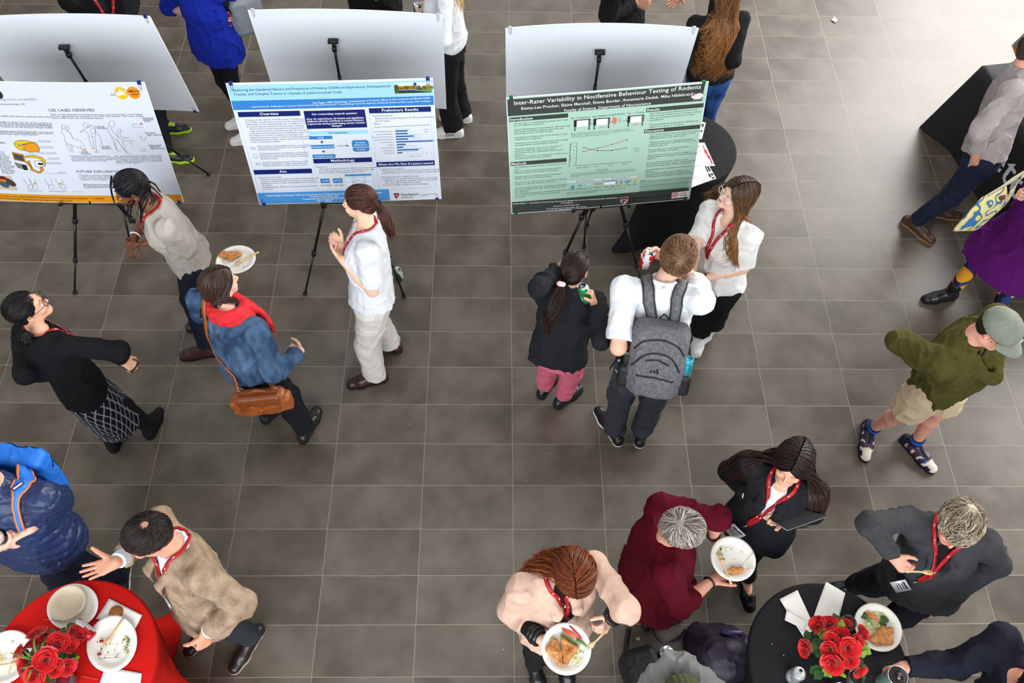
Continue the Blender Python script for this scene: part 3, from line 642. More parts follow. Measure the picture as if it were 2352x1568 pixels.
def finish_person(p, J, parts):
    base = (J['an'][0]+J['an'][1])/2; t = thing('person', p['label'], 'person', (base[0], base[1], 0), p.get('group'))
    for name, V, F, c, mt, sub in parts:
        o = mesh(name, V, F, MN[mt], t, c)
        if sub: mesh(sub[0], sub[1], sub[2], MN[sub[4]], o, sub[3])
    if p.get('eyes', True):
        lid = mat('lid_%d_%d_%d' % p['skin'], tuple(int(v*.9) for v in p['skin']), .5)
        for x in (-1, 1):
            m = MB(); m.ell((0, 0, 0), .0128, None, 16, 12); V = np.concatenate(m.V); F = m.F; fm = []
            lz = p.get('lid', .0035)
            for f in F:
                q = V[list(f)].mean(0); fm.append(2 if q[2] > lz or q[2] < -.0065 else 1 if q[1] > .0105 else 0)
            m.V = [lathe_pts(V+np.array([x*.030, .0785, .002]), J)]; m.M = fm; m.build('eye', [EYEW, EYEI, lid], t)
    if p.get('glasses'):
        gm = mat('glasses_'+p['glasses'], dict(black=(18, 16, 16), clear=(200, 205, 210))[p['glasses']], .25, coat=.3); m = MB(); w_ = .024 if p['glasses'] == 'black' else .026
        for x in (-1, 1):
            th = np.linspace(0, 2*math.pi, 21); P = np.stack([x*.032+w_*np.sign(np.cos(th))*np.abs(np.cos(th))**.6, np.full(21, .1085)-.004*np.abs(np.cos(th)), .001+.021*np.sign(np.sin(th))*np.abs(np.sin(th))**.7], 1)
            m.tube(lathe_pts(P, J), .0022, 6); m.tube(lathe_pts(np.array([(x*.058, .105, .008), (x*.076, .06, .008), (x*.082, .0, .008), (x*.078, -.02, -.012)]), J), .0016, 6)
        m.tube(lathe_pts(np.array([(-.009, .108, .004), (0, .112, .006), (.009, .108, .004)]), J), .0016, 6); m.build('glasses', gm, t)
    for f in p.get('extras', []): f(t, J, p)
    return t
RED = mat('lanyard_red', (168, 16, 26), .5, bump=.1); WHITEP = mat('white_print', (240, 238, 236), .6)
def lanyard(end=.55, badge=True, side=0.0, w=.020, skin=False, dark=False, drop=.0):
    def f(t, J, p):
        nb, T, R, F, s, pv = J['nb'], J['T'], J['R'], J['F'], J['s'], J['pv']; L = np.linalg.norm(nb-pv); e = pv+T*L*end+R*side+F*(.16+drop); fld = (J['G']+[J['bodyf']])
        m = MB()
        for sg in (-1, 1):
            P = bez([nb-F*.062*s+T*.035*s, nb-F*.03*s+R*sg*.056*s+T*.035*s, nb+R*sg*.068*s+F*.03*s+T*.012*s, nb+R*sg*.05*s+F*.10*s-T*.03, nb*.5+e*.5+R*sg*.022+F*.03, e], 26)
            for _ in range(3):
                P = J['push'](P, .006)
            if not p.get('freelan'): 
                G = J['G'][p.get('lg', 0)]; P[8:] = G.snap(P[8:], .007); P = J['push'](P, .005)
            for _ in range(4): P[1:-1] = P[1:-1]*.4+(P[:-2]+P[2:])*.3; P = J['push'](P, .006)
            S = np.cross(np.gradient(P, axis=0), np.array([(fld[0].grad(q[None])[0]+F*.6) for q in P])); S /= np.linalg.norm(S, axis=1)[:, None]+1e-9
            for _ in range(3): S[1:-1] = S[1:-1]*.4+(S[:-2]+S[2:])*.3
            m.ribbon(P, w, S, .0016); 
            k = np.arange(9, len(P)-3, 4)
            for i in k: 
                T_ = nrm(P[i+1]-P[i-1]); S_ = nrm(S[i]-T_*(S[i]@T_)); N_ = nrm(np.cross(T_, S_)); 
                for q in (-.006, -.003, .0, .003, .006): m.box(P[i]+T_*q, (T_, S_, N_), (.0008, .0024, .0011), 1)
        m.build('lanyard', [RED, WHITEP], t)
        if badge:
            m = MB(); b = P[-1]; D = nrm(-T+F*.15) if badge is True else nrm(np.array(badge, float)); D = nrm(D-F*(D@F)*.5); N = nrm(F-D*(F@D)); S = np.cross(D, N)
            m.tube([b, b+D*.03], .004, 6, 2); c = b+D*.085+N*.006; m.box(c, (S, D, N), (.048, .038, .0015), 1)
            for i, q in enumerate((-.022, -.010, .002, .014)): m.box(c+D*q+N*.0018, (S, D, N), ((.034, .026, .03, .02)[i], .0028 if i else .005, .0004), 0)
            m.build('name_badge', [mat('badge_ink', (70, 60, 64), .6), mat('badge_card', (205, 205, 208), .25, coat=.5), mat('steel', (170, 170, 172), .3, 1)], t)
    return f
# ---------------------------------------------------------------- floor (0.6 x 0.3 m tiles, aligned with X and Y)
def floor():
    m, nt, b = newmat('floor_tile'); L = nt.links; N = nt.nodes.new
    def math_(op, a, c=None, v=None):
        n = N('ShaderNodeMath'); n.operation = op; L.new(a, n.inputs[0])
        if c is not None: L.new(c, n.inputs[1])
        if v is not None: n.inputs[1].default_value = v
        return n.outputs[0]
    tc = N('ShaderNodeTexCoord'); sp = N('ShaderNodeSeparateXYZ'); L.new(tc.outputs['Object'], sp.inputs[0])
    # joints wander by a millimetre or so
    wn = N('ShaderNodeTexNoise'); wn.inputs['Scale'].default_value = 1.3; L.new(tc.outputs['Object'], wn.inputs['Vector'])
    wob = math_('MULTIPLY', math_('SUBTRACT', wn.outputs['Fac'], v=.5), v=.006)
    fx = math_('DIVIDE', math_('ADD', sp.outputs[0], wob), v=.6); fy = math_('DIVIDE', math_('ADD', sp.outputs[1], wob), v=.3)
    dx = math_('MULTIPLY', math_('ABSOLUTE', math_('SUBTRACT', math_('FRACT', math_('ADD', fx, v=100.5)), v=.5)), v=.6)
    dy = math_('MULTIPLY', math_('ABSOLUTE', math_('SUBTRACT', math_('FRACT', math_('ADD', fy, v=100.5)), v=.5)), v=.3)
    d = math_('MINIMUM', dx, dy)
    def smooth(a, b_, x):
        r = N('ShaderNodeMapRange'); r.inputs['From Min'].default_value = a; r.inputs['From Max'].default_value = b_; r.interpolation_type = 'SMOOTHSTEP'; L.new(x, r.inputs['Value']); return r.outputs[0]
    tile = smooth(.0012, .0026, d)
    # every tile its own tone
    cx = N('ShaderNodeCombineXYZ'); L.new(math_('FLOOR', fx), cx.inputs[0]); L.new(math_('FLOOR', fy), cx.inputs[1])
    wh = N('ShaderNodeTexWhiteNoise'); wh.noise_dimensions = '2D'; L.new(cx.outputs[0], wh.inputs[0])
    off = N('ShaderNodeVectorMath'); off.operation = 'ADD'; L.new(tc.outputs['Object'], off.inputs[0]); L.new(wh.outputs['Color'], off.inputs[1])
    n1 = N('ShaderNodeTexNoise'); n1.inputs['Scale'].default_value = 3.2; n1.inputs['Detail'].default_value = 4; n1.inputs['Roughness'].default_value = .55; L.new(off.outputs[0], n1.inputs['Vector'])
    n2 = N('ShaderNodeTexNoise'); n2.inputs['Scale'].default_value = 160; n2.inputs['Detail'].default_value = 2; L.new(tc.outputs['Object'], n2.inputs['Vector'])
    n3 = N('ShaderNodeTexNoise'); n3.inputs['Scale'].default_value = 9; n3.inputs['Detail'].default_value = 2; L.new(off.outputs[0], n3.inputs['Vector'])
    r = N('ShaderNodeValToRGB'); e = r.color_ramp.elements; e[0].position = .36; e[0].color = (*lin((78, 69, 58)), 1); e[1].position = .66; e[1].color = (*lin((104, 95, 84)), 1)
    t = math_('ADD', n1.outputs['Fac'], math_('MULTIPLY', math_('SUBTRACT', wh.outputs['Value'], v=.5), v=.13)); t = math_('ADD', t, math_('MULTIPLY', math_('SUBTRACT', n2.outputs['Fac'], v=.5), v=.22)); L.new(t, r.inputs[0])
    sc = smooth(.70, .80, n3.outputs['Fac']); sm = N('ShaderNodeMix'); sm.data_type = 'RGBA'; L.new(math_('MULTIPLY', sc, v=.35), sm.inputs[0]); L.new(r.outputs[0], sm.inputs[6]); sm.inputs[7].default_value = (*lin((74, 68, 62)), 1)
    gm = N('ShaderNodeMix'); gm.data_type = 'RGBA'; L.new(tile, gm.inputs[0]); gm.inputs[6].default_value = (*lin((144, 132, 115)), 1); L.new(sm.outputs[2], gm.inputs[7])
    L.new(gm.outputs[2], b.inputs['Base Color'])
    ro = N('ShaderNodeMapRange'); ro.inputs['To Min'].default_value = .30; ro.inputs['To Max'].default_value = .46; L.new(n1.outputs['Fac'], ro.inputs['Value']); L.new(ro.outputs[0], b.inputs['Roughness'])
    b.inputs['Specular IOR Level'].default_value = .5
    bp = N('ShaderNodeBump'); bp.inputs['Strength'].default_value = .35; bp.inputs['Distance'].default_value = .0015; L.new(math_('ADD', tile, math_('MULTIPLY', n2.outputs['Fac'], v=.12)), bp.inputs['Height']); L.new(bp.outputs[0], b.inputs['Normal'])
    mb = MB(); mb.add([(-12, -9, 0), (12, -9, 0), (12, 15, 0), (-12, 15, 0)], [(0, 1, 2, 3)])
    o = mb.build('floor', m, None, False); o['kind'] = 'structure'
floor()

def walls():
    m = mat('wall_plaster', (196, 194, 190), .8)
    for n, p, q in (('wall_back', (-12, 15), (12, 15)), ('wall_left', (-12, -9), (-12, 15)), ('wall_right', (12, 15), (12, -9))):
        mb = MB(); mb.add([(*p, 0), (*q, 0), (*q, 9), (*p, 9)], [(0, 1, 2, 3)]); o = mb.build(n, m, None, False); o['kind'] = 'structure'
walls()
# ---------------------------------------------------------------- who stands where (pixel, height) measured on the photo
def skirt_col(P, J):
    """black knit with thin pale criss-cross diamonds"""
    d = P-J['pv']; th = np.arctan2(d@J['R'], d@J['F'])*.19; z = P[:, 2]
    a = np.abs(((th*1.15+z*.62)/.080) % 1-.5); b = np.abs(((th*1.15-z*.62)/.080) % 1-.5); c = np.minimum(a, b); k = np.clip((.085-c)/.04, 0, 1)[:, None]
    k = k*(z < J['pv'][2]-.03)[:, None]; return np.array(lin((20, 20, 24)))*(1-k)+np.array(lin((165, 170, 182)))*k
def tights_col(P, J):
    """big overlapping discs in orange, coral, mustard and navy"""
    c = np.tile(np.array(lin((26, 34, 66))), (len(P), 1)); cols = [lin((222, 148, 30)), lin((214, 80, 72)), lin((22, 26, 48)), lin((232, 160, 40)), lin((52, 66, 110))]; rg = np.random.default_rng(11)
    lo = P.min(0); hi = P.max(0)
    for i in range(90):
        q = P[rg.integers(len(P))]; d = np.linalg.norm((P-q)*[1, 1, 1.0], axis=1); m = d < rg.uniform(.045, .07); c[m] = cols[i % 5]
    return c
def denim_col(c, fade, zf=1):
    a = np.array(lin(c)); b = np.array(lin(fade))
    def f(P, J):
        n = vn(P[:, 0]*11, P[:, 1]*11, P[:, 2]*9)+.6*vn(P[:, 0]*40, P[:, 1]*40, P[:, 2]*12); t = np.clip(n*.55+.35, 0, 1)[:, None]; return a*(1-t)+b*t
    return f
def runner_col(P, q):
    """running shoe: cream overlays on navy and maroon"""
    J, i = q; f = azv(J['faz'][i]); a = J['an'][i]; r = np.array([f[1], -f[0], 0]); d = P-np.array([a[0], a[1], 0]); x = d@f; y = d@r; z = P[:, 2]
    c = np.tile(np.array(lin((34, 38, 92))), (len(P), 1)); c[(vn(P[:, 0]*30, P[:, 1]*30, P[:, 2]*30) > .15)] = lin((84, 44, 60))
    s = np.abs(((x+np.abs(y)*1.2)/.055) % 1-.5) < .16; c[s & (z < .075)] = lin((226, 216, 196)); c[(x > .145) & (np.abs(y) < .03)] = lin((226, 216, 196)); c[(np.abs(y) < .018) & (x > 0) & (x < .12) & (z > .05)] = lin((14, 14, 18)); c[x < -.03] = lin((22, 22, 30)); return c
def neon_col(P, q):
    J, i = q; f = azv(J['faz'][i]); a = J['an'][i]; r = np.array([f[1], -f[0], 0]); d = P-np.array([a[0], a[1], 0]); x = d@f; y = d@r; z = P[:, 2]
    c = np.tile(np.array(lin((20, 24, 28))), (len(P), 1)); m = (np.abs(y) < .024) & (x > .0) & (x < .11) & (z > .045) & (np.abs((x/.016) % 1-.5) > .2); c[m] = lin((190, 226, 30)); m = (z < .03); c[m] = lin((176, 214, 40)); return c
def three_stripe(P, q):
    J, i = q; f = azv(J['faz'][i]); a = J['an'][i]; d = P-np.array([a[0], a[1], 0]); x = d@f; z = P[:, 2]
    c = np.tile(np.array(lin((232, 230, 228))), (len(P), 1)); m = (np.abs(((x+z*.6)/.026) % 1-.5) < .22) & (x > -.005) & (x < .075) & (z < .062); c[m] = lin((70, 84, 110)); return c
def sock_part(t, J, p):
    m = MB()
    for i in (0, 1):
        an, kn = J['an'][i], J['kn'][i]; d = nrm(kn-an); a = np.array([an[0], an[1], .085]); b = an+d*.085
        m = MB(); m.tube([a, a*.5+b*.5, b], [.044, .043, .046], 14, 0); m.tube([b-d*.035, b-d*.012], [.0475, .0475], 14, 1); m.build('sock', [mat('sock_navy', (18, 30, 74), .9), mat('sock_blue', (36, 88, 196), .9)], t)
WOOL_T = fabric((126, 104, 84), .10, 22, (172, 150, 126))
def blouse_print(P, J):
    c = np.tile(np.array(lin((22, 20, 22))), (len(P), 1)); n = vn(P[:, 0]*26, P[:, 1]*26, P[:, 2]*26)+.4*vn(P[:, 0]*60, P[:, 1]*60, P[:, 2]*60); c[n > .68] = lin((190, 186, 182)); return c
def tee(name, col, **k): return dict(name=name, kind='top', col=col, **k)
def legs(name, col, **k): return dict(name=name, kind='trousers', col=col, **k)
NAVY = (27, 31, 46); BLK = (24, 24, 27)
PEOPLE = [
 dict(id='K', label='person with black bun, glasses, black sweater and diamond-pattern skirt, at the left', seed=1, H=1.60, b=1.05, skin=(226, 172, 142),
  hd=(62, 708), nb=(88, 762), pv=(186, 888), az=52, haz=58, hp=-12, an=[(342, 978, 8), (256, 1008, -2)],
  shR=(190, 762), shL=(38, 790), elR=(240, 800), wrR=(278, 826, 1.02), elL=(62, 866), wrL=(150, 850, 1.02), hR=('grip', (300, 838, .98), (0, 0, -1)), hL=('relax',),
  wear=[tee('sweater', (26, 26, 28), sleeve=(.034, .030, .016), to=1.93, hem=-.02, neck='wide', fold=.006, mat='knit', ease=.018), dict(name='skirt', kind='skirt', col=skirt_col, z=.33, fold=.002, w=.17, w2=.165, d2=.14, h=.005), legs('leggings', (24, 24, 28), r=(.010, .012, .014), fold=.001, end=.99, ease=.004)],
  hair=dict(style='bun', tie=(.0, -.9, -.35), c=(22, 18, 18), v=.3, n=620, tails=[dict(p=[(66, 762, 1.40), (58, 778, 1.385), (74, 784, 1.37)], r=[.028, .042, .028], n=260, wave=.002, twist=6)]),
  shoe=dict(kind='heel', col=(22, 22, 24), mat='cloth', L=.22), glasses='black', extras=[lanyard(.70, False)]),
 dict(id='J', label='person with long black braids and pale grey jacket, bending forward beside the white poster', seed=2, H=1.70, skin=(112, 68, 46),
  hd=(296, 428), nb=(352, 476), pv=(436, 588, .90), az=-108, haz=-112, hp=14, an=[(474, 800, -100), (486, 742, -90)],
  shR=(346, 456), shL=(388, 508), elR=(336, 500), wrR=(308, 546, 1.12), elL=(402, 560), wrL=(340, 556, 1.13), hR=('cup', (292, 578, 1.08), (.4, .3, -.8)), hL=('cup', (300, 566, 1.10), (-.3, .6, .7)),
  wear=[tee('jacket', (172, 164, 155), sleeve=(.030, .028, .028), to=1.35, toR=1.25, hem=.0, neck='v', vend=.70, cuff=1, fold=.006, mat='linen', ease=.012, hemw=1.06), legs('trousers', (24, 28, 44), r=(.016, .012, .018), fold=.004)],
  hair=dict(style='braid', tie=(0, -.85, .1), c=(20, 18, 20), v=.2, n=230, r=.0042, tails=[dict(p=q, r=[.004, .004, .0035], n=14, sr=.0028, twist=14, wave=.001) for q in
    [[(330, 430, 1.56), (334, 462, 1.46), (336, 500, 1.34), (334, 528, 1.25)], [(332, 428, 1.55), (340, 466, 1.45), (342, 502, 1.34), (340, 532, 1.24)], [(328, 432, 1.55), (328, 466, 1.45), (330, 498, 1.35), (328, 522, 1.27)], [(334, 430, 1.54), (346, 460, 1.46), (346, 496, 1.36), (346, 524, 1.26)], [(322, 440, 1.54), (322, 470, 1.45), (324, 500, 1.34), (322, 518, 1.28)],
     [(336, 420, 1.56), (352, 432, 1.52), (366, 446, 1.48), (376, 458, 1.45)], [(338, 414, 1.56), (354, 422, 1.53), (364, 434, 1.50), (370, 444, 1.48)], [(334, 424, 1.56), (346, 440, 1.50), (352, 458, 1.46), (350, 474, 1.44)], [(256, 404, 1.60), (254, 424, 1.56), (258, 450, 1.48), (266, 472, 1.42)], [(300, 440, 1.5), (296, 468, 1.42), (294, 490, 1.36), (296, 506, 1.32)], [(304, 440, 1.5), (302, 470, 1.42), (300, 494, 1.36), (300, 512, 1.31)]]]),
  shoe=dict(kind='dress', col=(60, 34, 30), L=.27), lip=(150, 70, 64), extras=[lanyard(.50, False)]),
 dict(id='L', label='person in denim jacket and red scarf holding a plate of food, brown bob hair', seed=3, H=1.68, b=1.12, skin=(232, 186, 158),
  hd=(503, 650), nb=(520, 712), pv=(572, 838), az=42, haz=52, hp=4, an=[(700, 985, 18), (618, 942, 40)],
  shR=(606, 748), shL=(438, 700), elR=(634, 822), wrR=(690, 806, .98), elL=(436, 752), wrL=(520, 634, 1.165), hR=('fist', (676, 806, .93), (-.8, .3, 0)), hL=('flat', (548, 606, 1.18), (0, .1, 1)),
  wear=[tee('denim_jacket', denim_col((36, 56, 82), (84, 112, 142)), sleeve=(.036, .034, .030), to=1.88, hem=.06, neck='crew', cuff=1, fold=.009, mat='denim', ease=.026, hemw=1.02, collar=.01), legs('trousers', (24, 24, 32), r=(.026, .030, .022), fold=.006)],
  hair=dict(style='bob', len=.17, c=(60, 42, 34), tip=(48, 34, 28), v=.3, n=700, part=.12, phi=(-95, 10), wave=.004, pull=(0, 0, -.2)),
  shoe=dict(kind='boot', col=(28, 27, 28), L=.27)),
 dict(id='M', label='person with auburn ponytail, white tee and cream trousers standing at the blue poster', seed=4, H=1.70, skin=(236, 190, 162),
  hd=(824, 456), nb=(842, 524), pv=(854, 680), az=-98, haz=-84, hp=4, an=[(896, 788, -75), (862, 862, -103)],
  elR=(808, 574, 1.06), wrR=(786, 566, 1.20), elL=(828, 652, 1.20), wrL=(786, 596, 1.24), hR=('hold', (764, 544, 1.24), (.1, -.6, .5)), hL=('cup', (776, 574, 1.18), (.1, .9, .2)),
  wear=[tee('tee_shirt', (216, 218, 223), sleeve=(.044, .040, .03), to=.78, toR=1.0, hem=.0, neck='v', vend=.80, fold=.007, ease=.024, hemw=1.04), legs('trousers', (212, 207, 200), r=(.026, .034, .040), fold=.006, end=.95, mat='linen')],
  hair=dict(style='pony', tie=(0, -.98, .08), c=(74, 44, 34), tip=(84, 44, 32), v=.3, n=560, tails=[dict(p=[(860, 464, 1.585), (880, 488, 1.57), (892, 520, 1.50), (902, 548, 1.42)], r=[.012, .030, .036, .018], n=240, wave=.008, c=(78, 44, 34), tip=(72, 34, 26))]),
  shoe=dict(kind='dress', col=(54, 26, 28), L=.28), extras=[lanyard(.62, False)]),
 dict(id='N', label='person in black jacket and pink trousers with long dark ponytail', seed=5, H=1.58, b=1.0, skin=(214, 160, 130),
  hd=(1321, 616), nb=(1306, 668), pv=(1284, 812), az=18, haz=30, hp=8, an=[(1294, 912, 50), (1252, 886, 30)],
  elR=(1372, 764), wrR=(1364, 696, 1.30), elL=(1216, 684), wrL=(1282, 618, 1.38), hR=('grip', (1356, 650, 1.42), (-.9, .1, .1)), hL=('grip', (1300, 600, 1.44), (.9, .2, .1)),
  wear=[tee('jacket', (27, 28, 33), sleeve=(.036, .034, .028), to=1.9, hem=-.05, neck='high', fold=.009, ease=.030, hemw=1.05), legs('trousers', (206, 104, 124), r=(.020, .022, .022), fold=.007, end=.9)],
  hair=dict(style='pony', tie=(-.15, -.95, -.15), c=(40, 24, 20), tip=(44, 26, 20), v=.35, n=520, tails=[dict(p=[(1290, 650, 1.45), (1280, 690, 1.38), (1266, 730, 1.30), (1258, 772, 1.2)], r=[.014, .042, .046, .014], n=300, wave=.008, freq=16)]),
  shoe=dict(kind='shoe', col=(26, 26, 30), L=.25), eyes=False),
 dict(id='O', label='person in white polo and dark grey trousers wearing a grey backpack', seed=6, H=1.88, fem=False, b=.98, skin=(232, 182, 156),
  hd=(1558, 590), nb=(1524, 655), pv=(1490, 845), az=12, haz=22, hp=6, an=[(1412, 990, -28), (1474, 992, 12)][::-1],
  shR=(1588, 690), shL=(1448, 672), elR=(1600, 650), wrR=(1518, 584, 1.50), elL=(1424, 762), wrL=(1440, 790, 1.12), hR=('grip', (1484, 580, 1.52), (-.1, -.8, .1)), hL=('relax',),
  wear=[tee('polo_shirt', (222, 224, 226), sleeve=(.038, .032, .03), to=.86, hem=-.06, neck='crew', collar=.006, fold=.006, ease=.018), legs('trousers', (58, 60, 67), r=(.020, .024, .030), fold=.008)],
  hair=dict(style='short', c=(108, 78, 56), tip=(140, 104, 72), v=.3, n=2400, len=.062, mess=.35, lift=.014, nape=-.75, r=.0018, whorl=(.25, -.7, .6), sweep=(0, .35, 0)), shoe=dict(kind='sneaker', col=(22, 22, 24), sole=(232, 230, 226), L=.29), eyes=False),
 dict(id='P', label='person with long wavy brown hair, clear glasses and white blouse beside the green poster', seed=7, H=1.66, skin=(236, 192, 166),
  hd=(1693, 446), nb=(1680, 500), pv=(1652, 640), az=-122, haz=-104, hp=-14, hr=8, an=[(1610, 760, -165), (1640, 742, -140)],
  shR=(1630, 486), shL=(1728, 536), elR=(1598, 560), wrR=(1592, 618, .98), elL=(1690, 612), wrL=(1616, 640, .98), hR=('cup', (1588, 636, .95), (.7, -.5, 0)), hL=('cup', (1592, 640, .95), (-.2, .9, .2)),
  wear=[tee('blouse', (226, 224, 220), sleeve=(.040, .040, .03), to=.85, hem=.0, neck='v', vend=.72, fold=.007, ease=.022, hemw=1.03), legs('trousers', (22, 22, 24), r=(.020, .028, .036), fold=.006)],
  hair=dict(style='long', len=.34, c=(66, 46, 34), tip=(150, 104, 58), v=.3, n=1200, part=-.1, phi=(-85, 32), wave=.016, freq=17, lift=.012, flare=.50), glasses='clear',
  shoe=dict(kind='sneaker', col=(238, 238, 236), sole=(240, 240, 240), L=.26), extras=[lanyard(.48, False)]),
 dict(id='S', label='person with red hair and pale pink blazer, eating from a plate of salad and pastry', seed=8, H=1.66, b=1.07, skin=(238, 190, 168),
  hd=(1322, 1318), nb=(1280, 1318), pv=(1278, 1420), az=164, haz=172, hp=24, an=[(1226, 1520, 165), (1300, 1512, 175)],
  shR=(1196, 1352), shL=(1372, 1284), elR=(1176, 1408), wrR=(1244, 1470, 1.18), elL=(1430, 1376), wrL=(1404, 1416, 1.22), hR=('flat', (1290, 1490, 1.185), (0, .0, 1)), hL=('pinch', (1384, 1450, 1.24), (-.5, .2, -.3)),
  wear=[tee('blazer', (206, 172, 152), sleeve=(.040, .036, .034), to=1.55, toL=1.48, hem=-.10, neck='open', unbuttoned=1, vend=.80, vw=.055, lapel=.03, fold=.006, ease=.032, mat='linen'), tee('blouse', blouse_print, sleeve=(.004, .006, .024), to=1.86, hem=-.02, neck='crew', fold=0, ease=.003), legs('trousers', (22, 22, 24), r=(.024, .022, .016), fold=.004)],
  hair=dict(style='long', len=.30, c=(104, 50, 22), tip=(150, 80, 36), v=.3, n=1300, part=.25, right=.78, phi=(-95, 18), wave=.010, lift=.018, pull=(-.5, .22, 0), freq=13, flare=.2), lg=1,
  shoe=dict(kind='boot', col=(22, 21, 23), L=.26), lid=-.004, extras=[lanyard(.62, False)]),
 dict(id='T', label='person with grey hair and maroon sweater holding a paper plate at the black table', seed=9, H=1.64, b=1.14, skin=(222, 158, 134),
  hd=(1562, 1216), nb=(1528, 1236), pv=(1500, 1330), az=80, haz=98, hp=34, an=[(1506, 1424, 75), (1500, 1400, 80)],
  shR=(1500, 1300), shL=(1540, 1164), elR=(1570, 1378), wrR=(1634, 1334, 1.045), elL=(1612, 1192), wrL=(1638, 1232, 1.05), hR=('flat', (1674, 1312, 1.035), (.0, .1, 1)), hL=('flat', (1668, 1270, 1.035), (.0, -.1, 1)),
  wear=[tee('sweater', (82, 12, 27), sleeve=(.040, .034, .022), to=1.42, toL=1.3, hem=-.20, neck='crew', fold=.009, ease=.034, belly=.03, mat='knit'), legs('jeans', denim_col((28, 32, 40), (50, 56, 66)), r=(.012, .012, .012), fold=.005, mat='denim')],
  hair=dict(style='short', c=(118, 106, 96), tip=(166, 154, 142), v=.35, n=2300, len=.085, mess=.22, lift=.016, clump=.7, whorl=(.2, -.7, .6), sweep=(.2, .2, -.3), nape=-.6, r=.0021, streak=((205, 198, 190), .15)), shoe=dict(kind='boot', col=(40, 42, 46), L=.26), eyes=False),
 dict(id='U', label='person in black suit with long dark hair, looking down over an open black notebook', seed=10, H=1.68, skin=(228, 172, 142),
  hd=(1822, 1062), nb=(1800, 1100), pv=(1742, 1200), az=-148, haz=-150, hp=2, hr=-4, an=[(1718, 1328, 178), (1690, 1268, -150)],
  shR=(1722, 1052), shL=(1872, 1112), elR=(1676, 1098), wrR=(1722, 1142, 1.22), elL=(1880, 1166, 1.12), wrL=(1800, 1196, 1.19), hR=('cup', (1764, 1156, 1.26), (.1, .4, -.7)), hL=('cup', (1752, 1190, 1.22), (0, .1, .9)),
  wear=[tee('blazer', (27, 27, 31), sleeve=(.030, .028, .024), to=1.82, hem=-.14, neck='open', vend=.62, vw=.045, lapel=.026, fold=.005, ease=.024), tee('shirt', (222, 220, 224), vest=1, hem=.1, neck='v', vend=.86, fold=0, ease=.006), legs('trousers', (24, 24, 28), r=(.018, .016, .014), fold=.004, end=.90)],
  hair=dict(style='long', len=.36, c=(34, 22, 20), tip=(56, 34, 26), v=.3, n=1300, part=0, phi=(-85, 34), wave=.006, lift=.010, flare=.50), lg=1, lid=.0,
  shoe=dict(kind='flat', col=(22, 22, 24), L=.25), extras=[lanyard(.30, (-.6, -.3, -.6), side=.05)]),
 dict(id='V', label='person with short tousled grey hair and charcoal fleece, eating with a wooden spoon', seed=11, H=1.72, b=1.04, skin=(226, 160, 134),
  hd=(2200, 1206), nb=(2178, 1214), pv=(2118, 1328), az=-160, haz=-158, hp=14, an=[(1962, 1342, -100), (2010, 1440, -150)],
  shR=(2064, 1176), shL=(2268, 1240), elR=(1998, 1216), wrR=(2050, 1276, 1.30), elL=(2258, 1306), wrL=(2196, 1362, 1.0), hR=('pinch', (2082, 1308, 1.30), (.6, -.1, -.4)), hL=('none',),
  wear=[tee('fleece_jacket', fabric((62, 62, 64), .12, 60), sleeve=(.034, .032, .022), to=1.92, toL=2.12, hem=-.14, neck='open', vend=.62, vw=.022, collar=.012, fold=.006, ease=.028, mat='knit', lapel=.014), tee('shirt', (20, 20, 22), vest=1, hem=.1, neck='crew', fold=0, ease=.006), legs('trousers', (22, 23, 30), r=(.020, .022, .02), fold=.005)],
  hair=dict(style='short', c=(150, 134, 112), tip=(206, 192, 168), v=.4, n=2600, len=.060, mess=.42, lift=.020, nape=-.5, r=.0015, sweep=(.5, .5, -.1), streak=((90, 74, 58), .3)), lid=-.004, lg=1,
  shoe=dict(kind='dress', col=(24, 23, 24), L=.27), extras=[lanyard(.40, (-.8, -.25, -.5), side=.06)]),
 dict(id='R', label='person in tweed blazer with thinning dark hair, gesturing with open palm over the red table', seed=12, H=1.76, fem=False, b=1.04, skin=(214, 150, 122),
  hd=(338, 1232), nb=(404, 1258), pv=(468, 1372), az=-132, haz=-122, hp=8, an=[(578, 1462, -152), (486, 1432, -140)],
  shR=(374, 1200), shL=(462, 1308), elR=(322, 1246), wrR=(268, 1290, 1.28), elL=(500, 1392), wrL=(474, 1452, 1.06), hR=('open', (226, 1306, 1.26), (0, -.2, 1)), hL=('fist', (468, 1480, 1.0), (-.4, .6, 0)),
  wear=[tee('blazer', WOOL_T, sleeve=(.034, .032, .030), to=1.90, toR=1.80, hem=-.14, neck='open', vend=.62, vw=.03, lapel=.03, fold=.006, ease=.026, mat='wool'), tee('shirt', (214, 222, 234), sleeve=(.004, .008, .014), to=1.97, hem=.1, neck='crew', collar=.004, fold=0, ease=.004), legs('trousers', (46, 50, 54), r=(.022, .024, .026), fold=.008)],
  hair=dict(style='short', c=(30, 24, 22), tip=(52, 40, 34), v=.25, n=1500, len=.065, mess=.12, lift=.006, whorl=(.1, -.45, .9), sweep=(0, .6, -.2), nape=-.6, r=.0018, clump=.5, bald=(.0, -.055, .132, .05, -.42, 1, .985)), lg=1, lid=-.002,
  shoe=dict(kind='sneaker', col=(40, 30, 30), sole=(168, 148, 132), L=.29), extras=[lanyard(.45, (-.3, -.1, -.9))]),
 dict(id='Q', label='person in navy puffer jacket wearing a bright blue backpack, cut off at the left edge', seed=13, H=1.74, fem=False, b=1.08, skin=(224, 180, 158),
  hd=(-62, 1100), nb=(-6, 1122), pv=(88, 1232), az=188, haz=200, hp=30, an=[(276, 1325, 172), (148, 1348, 175)],
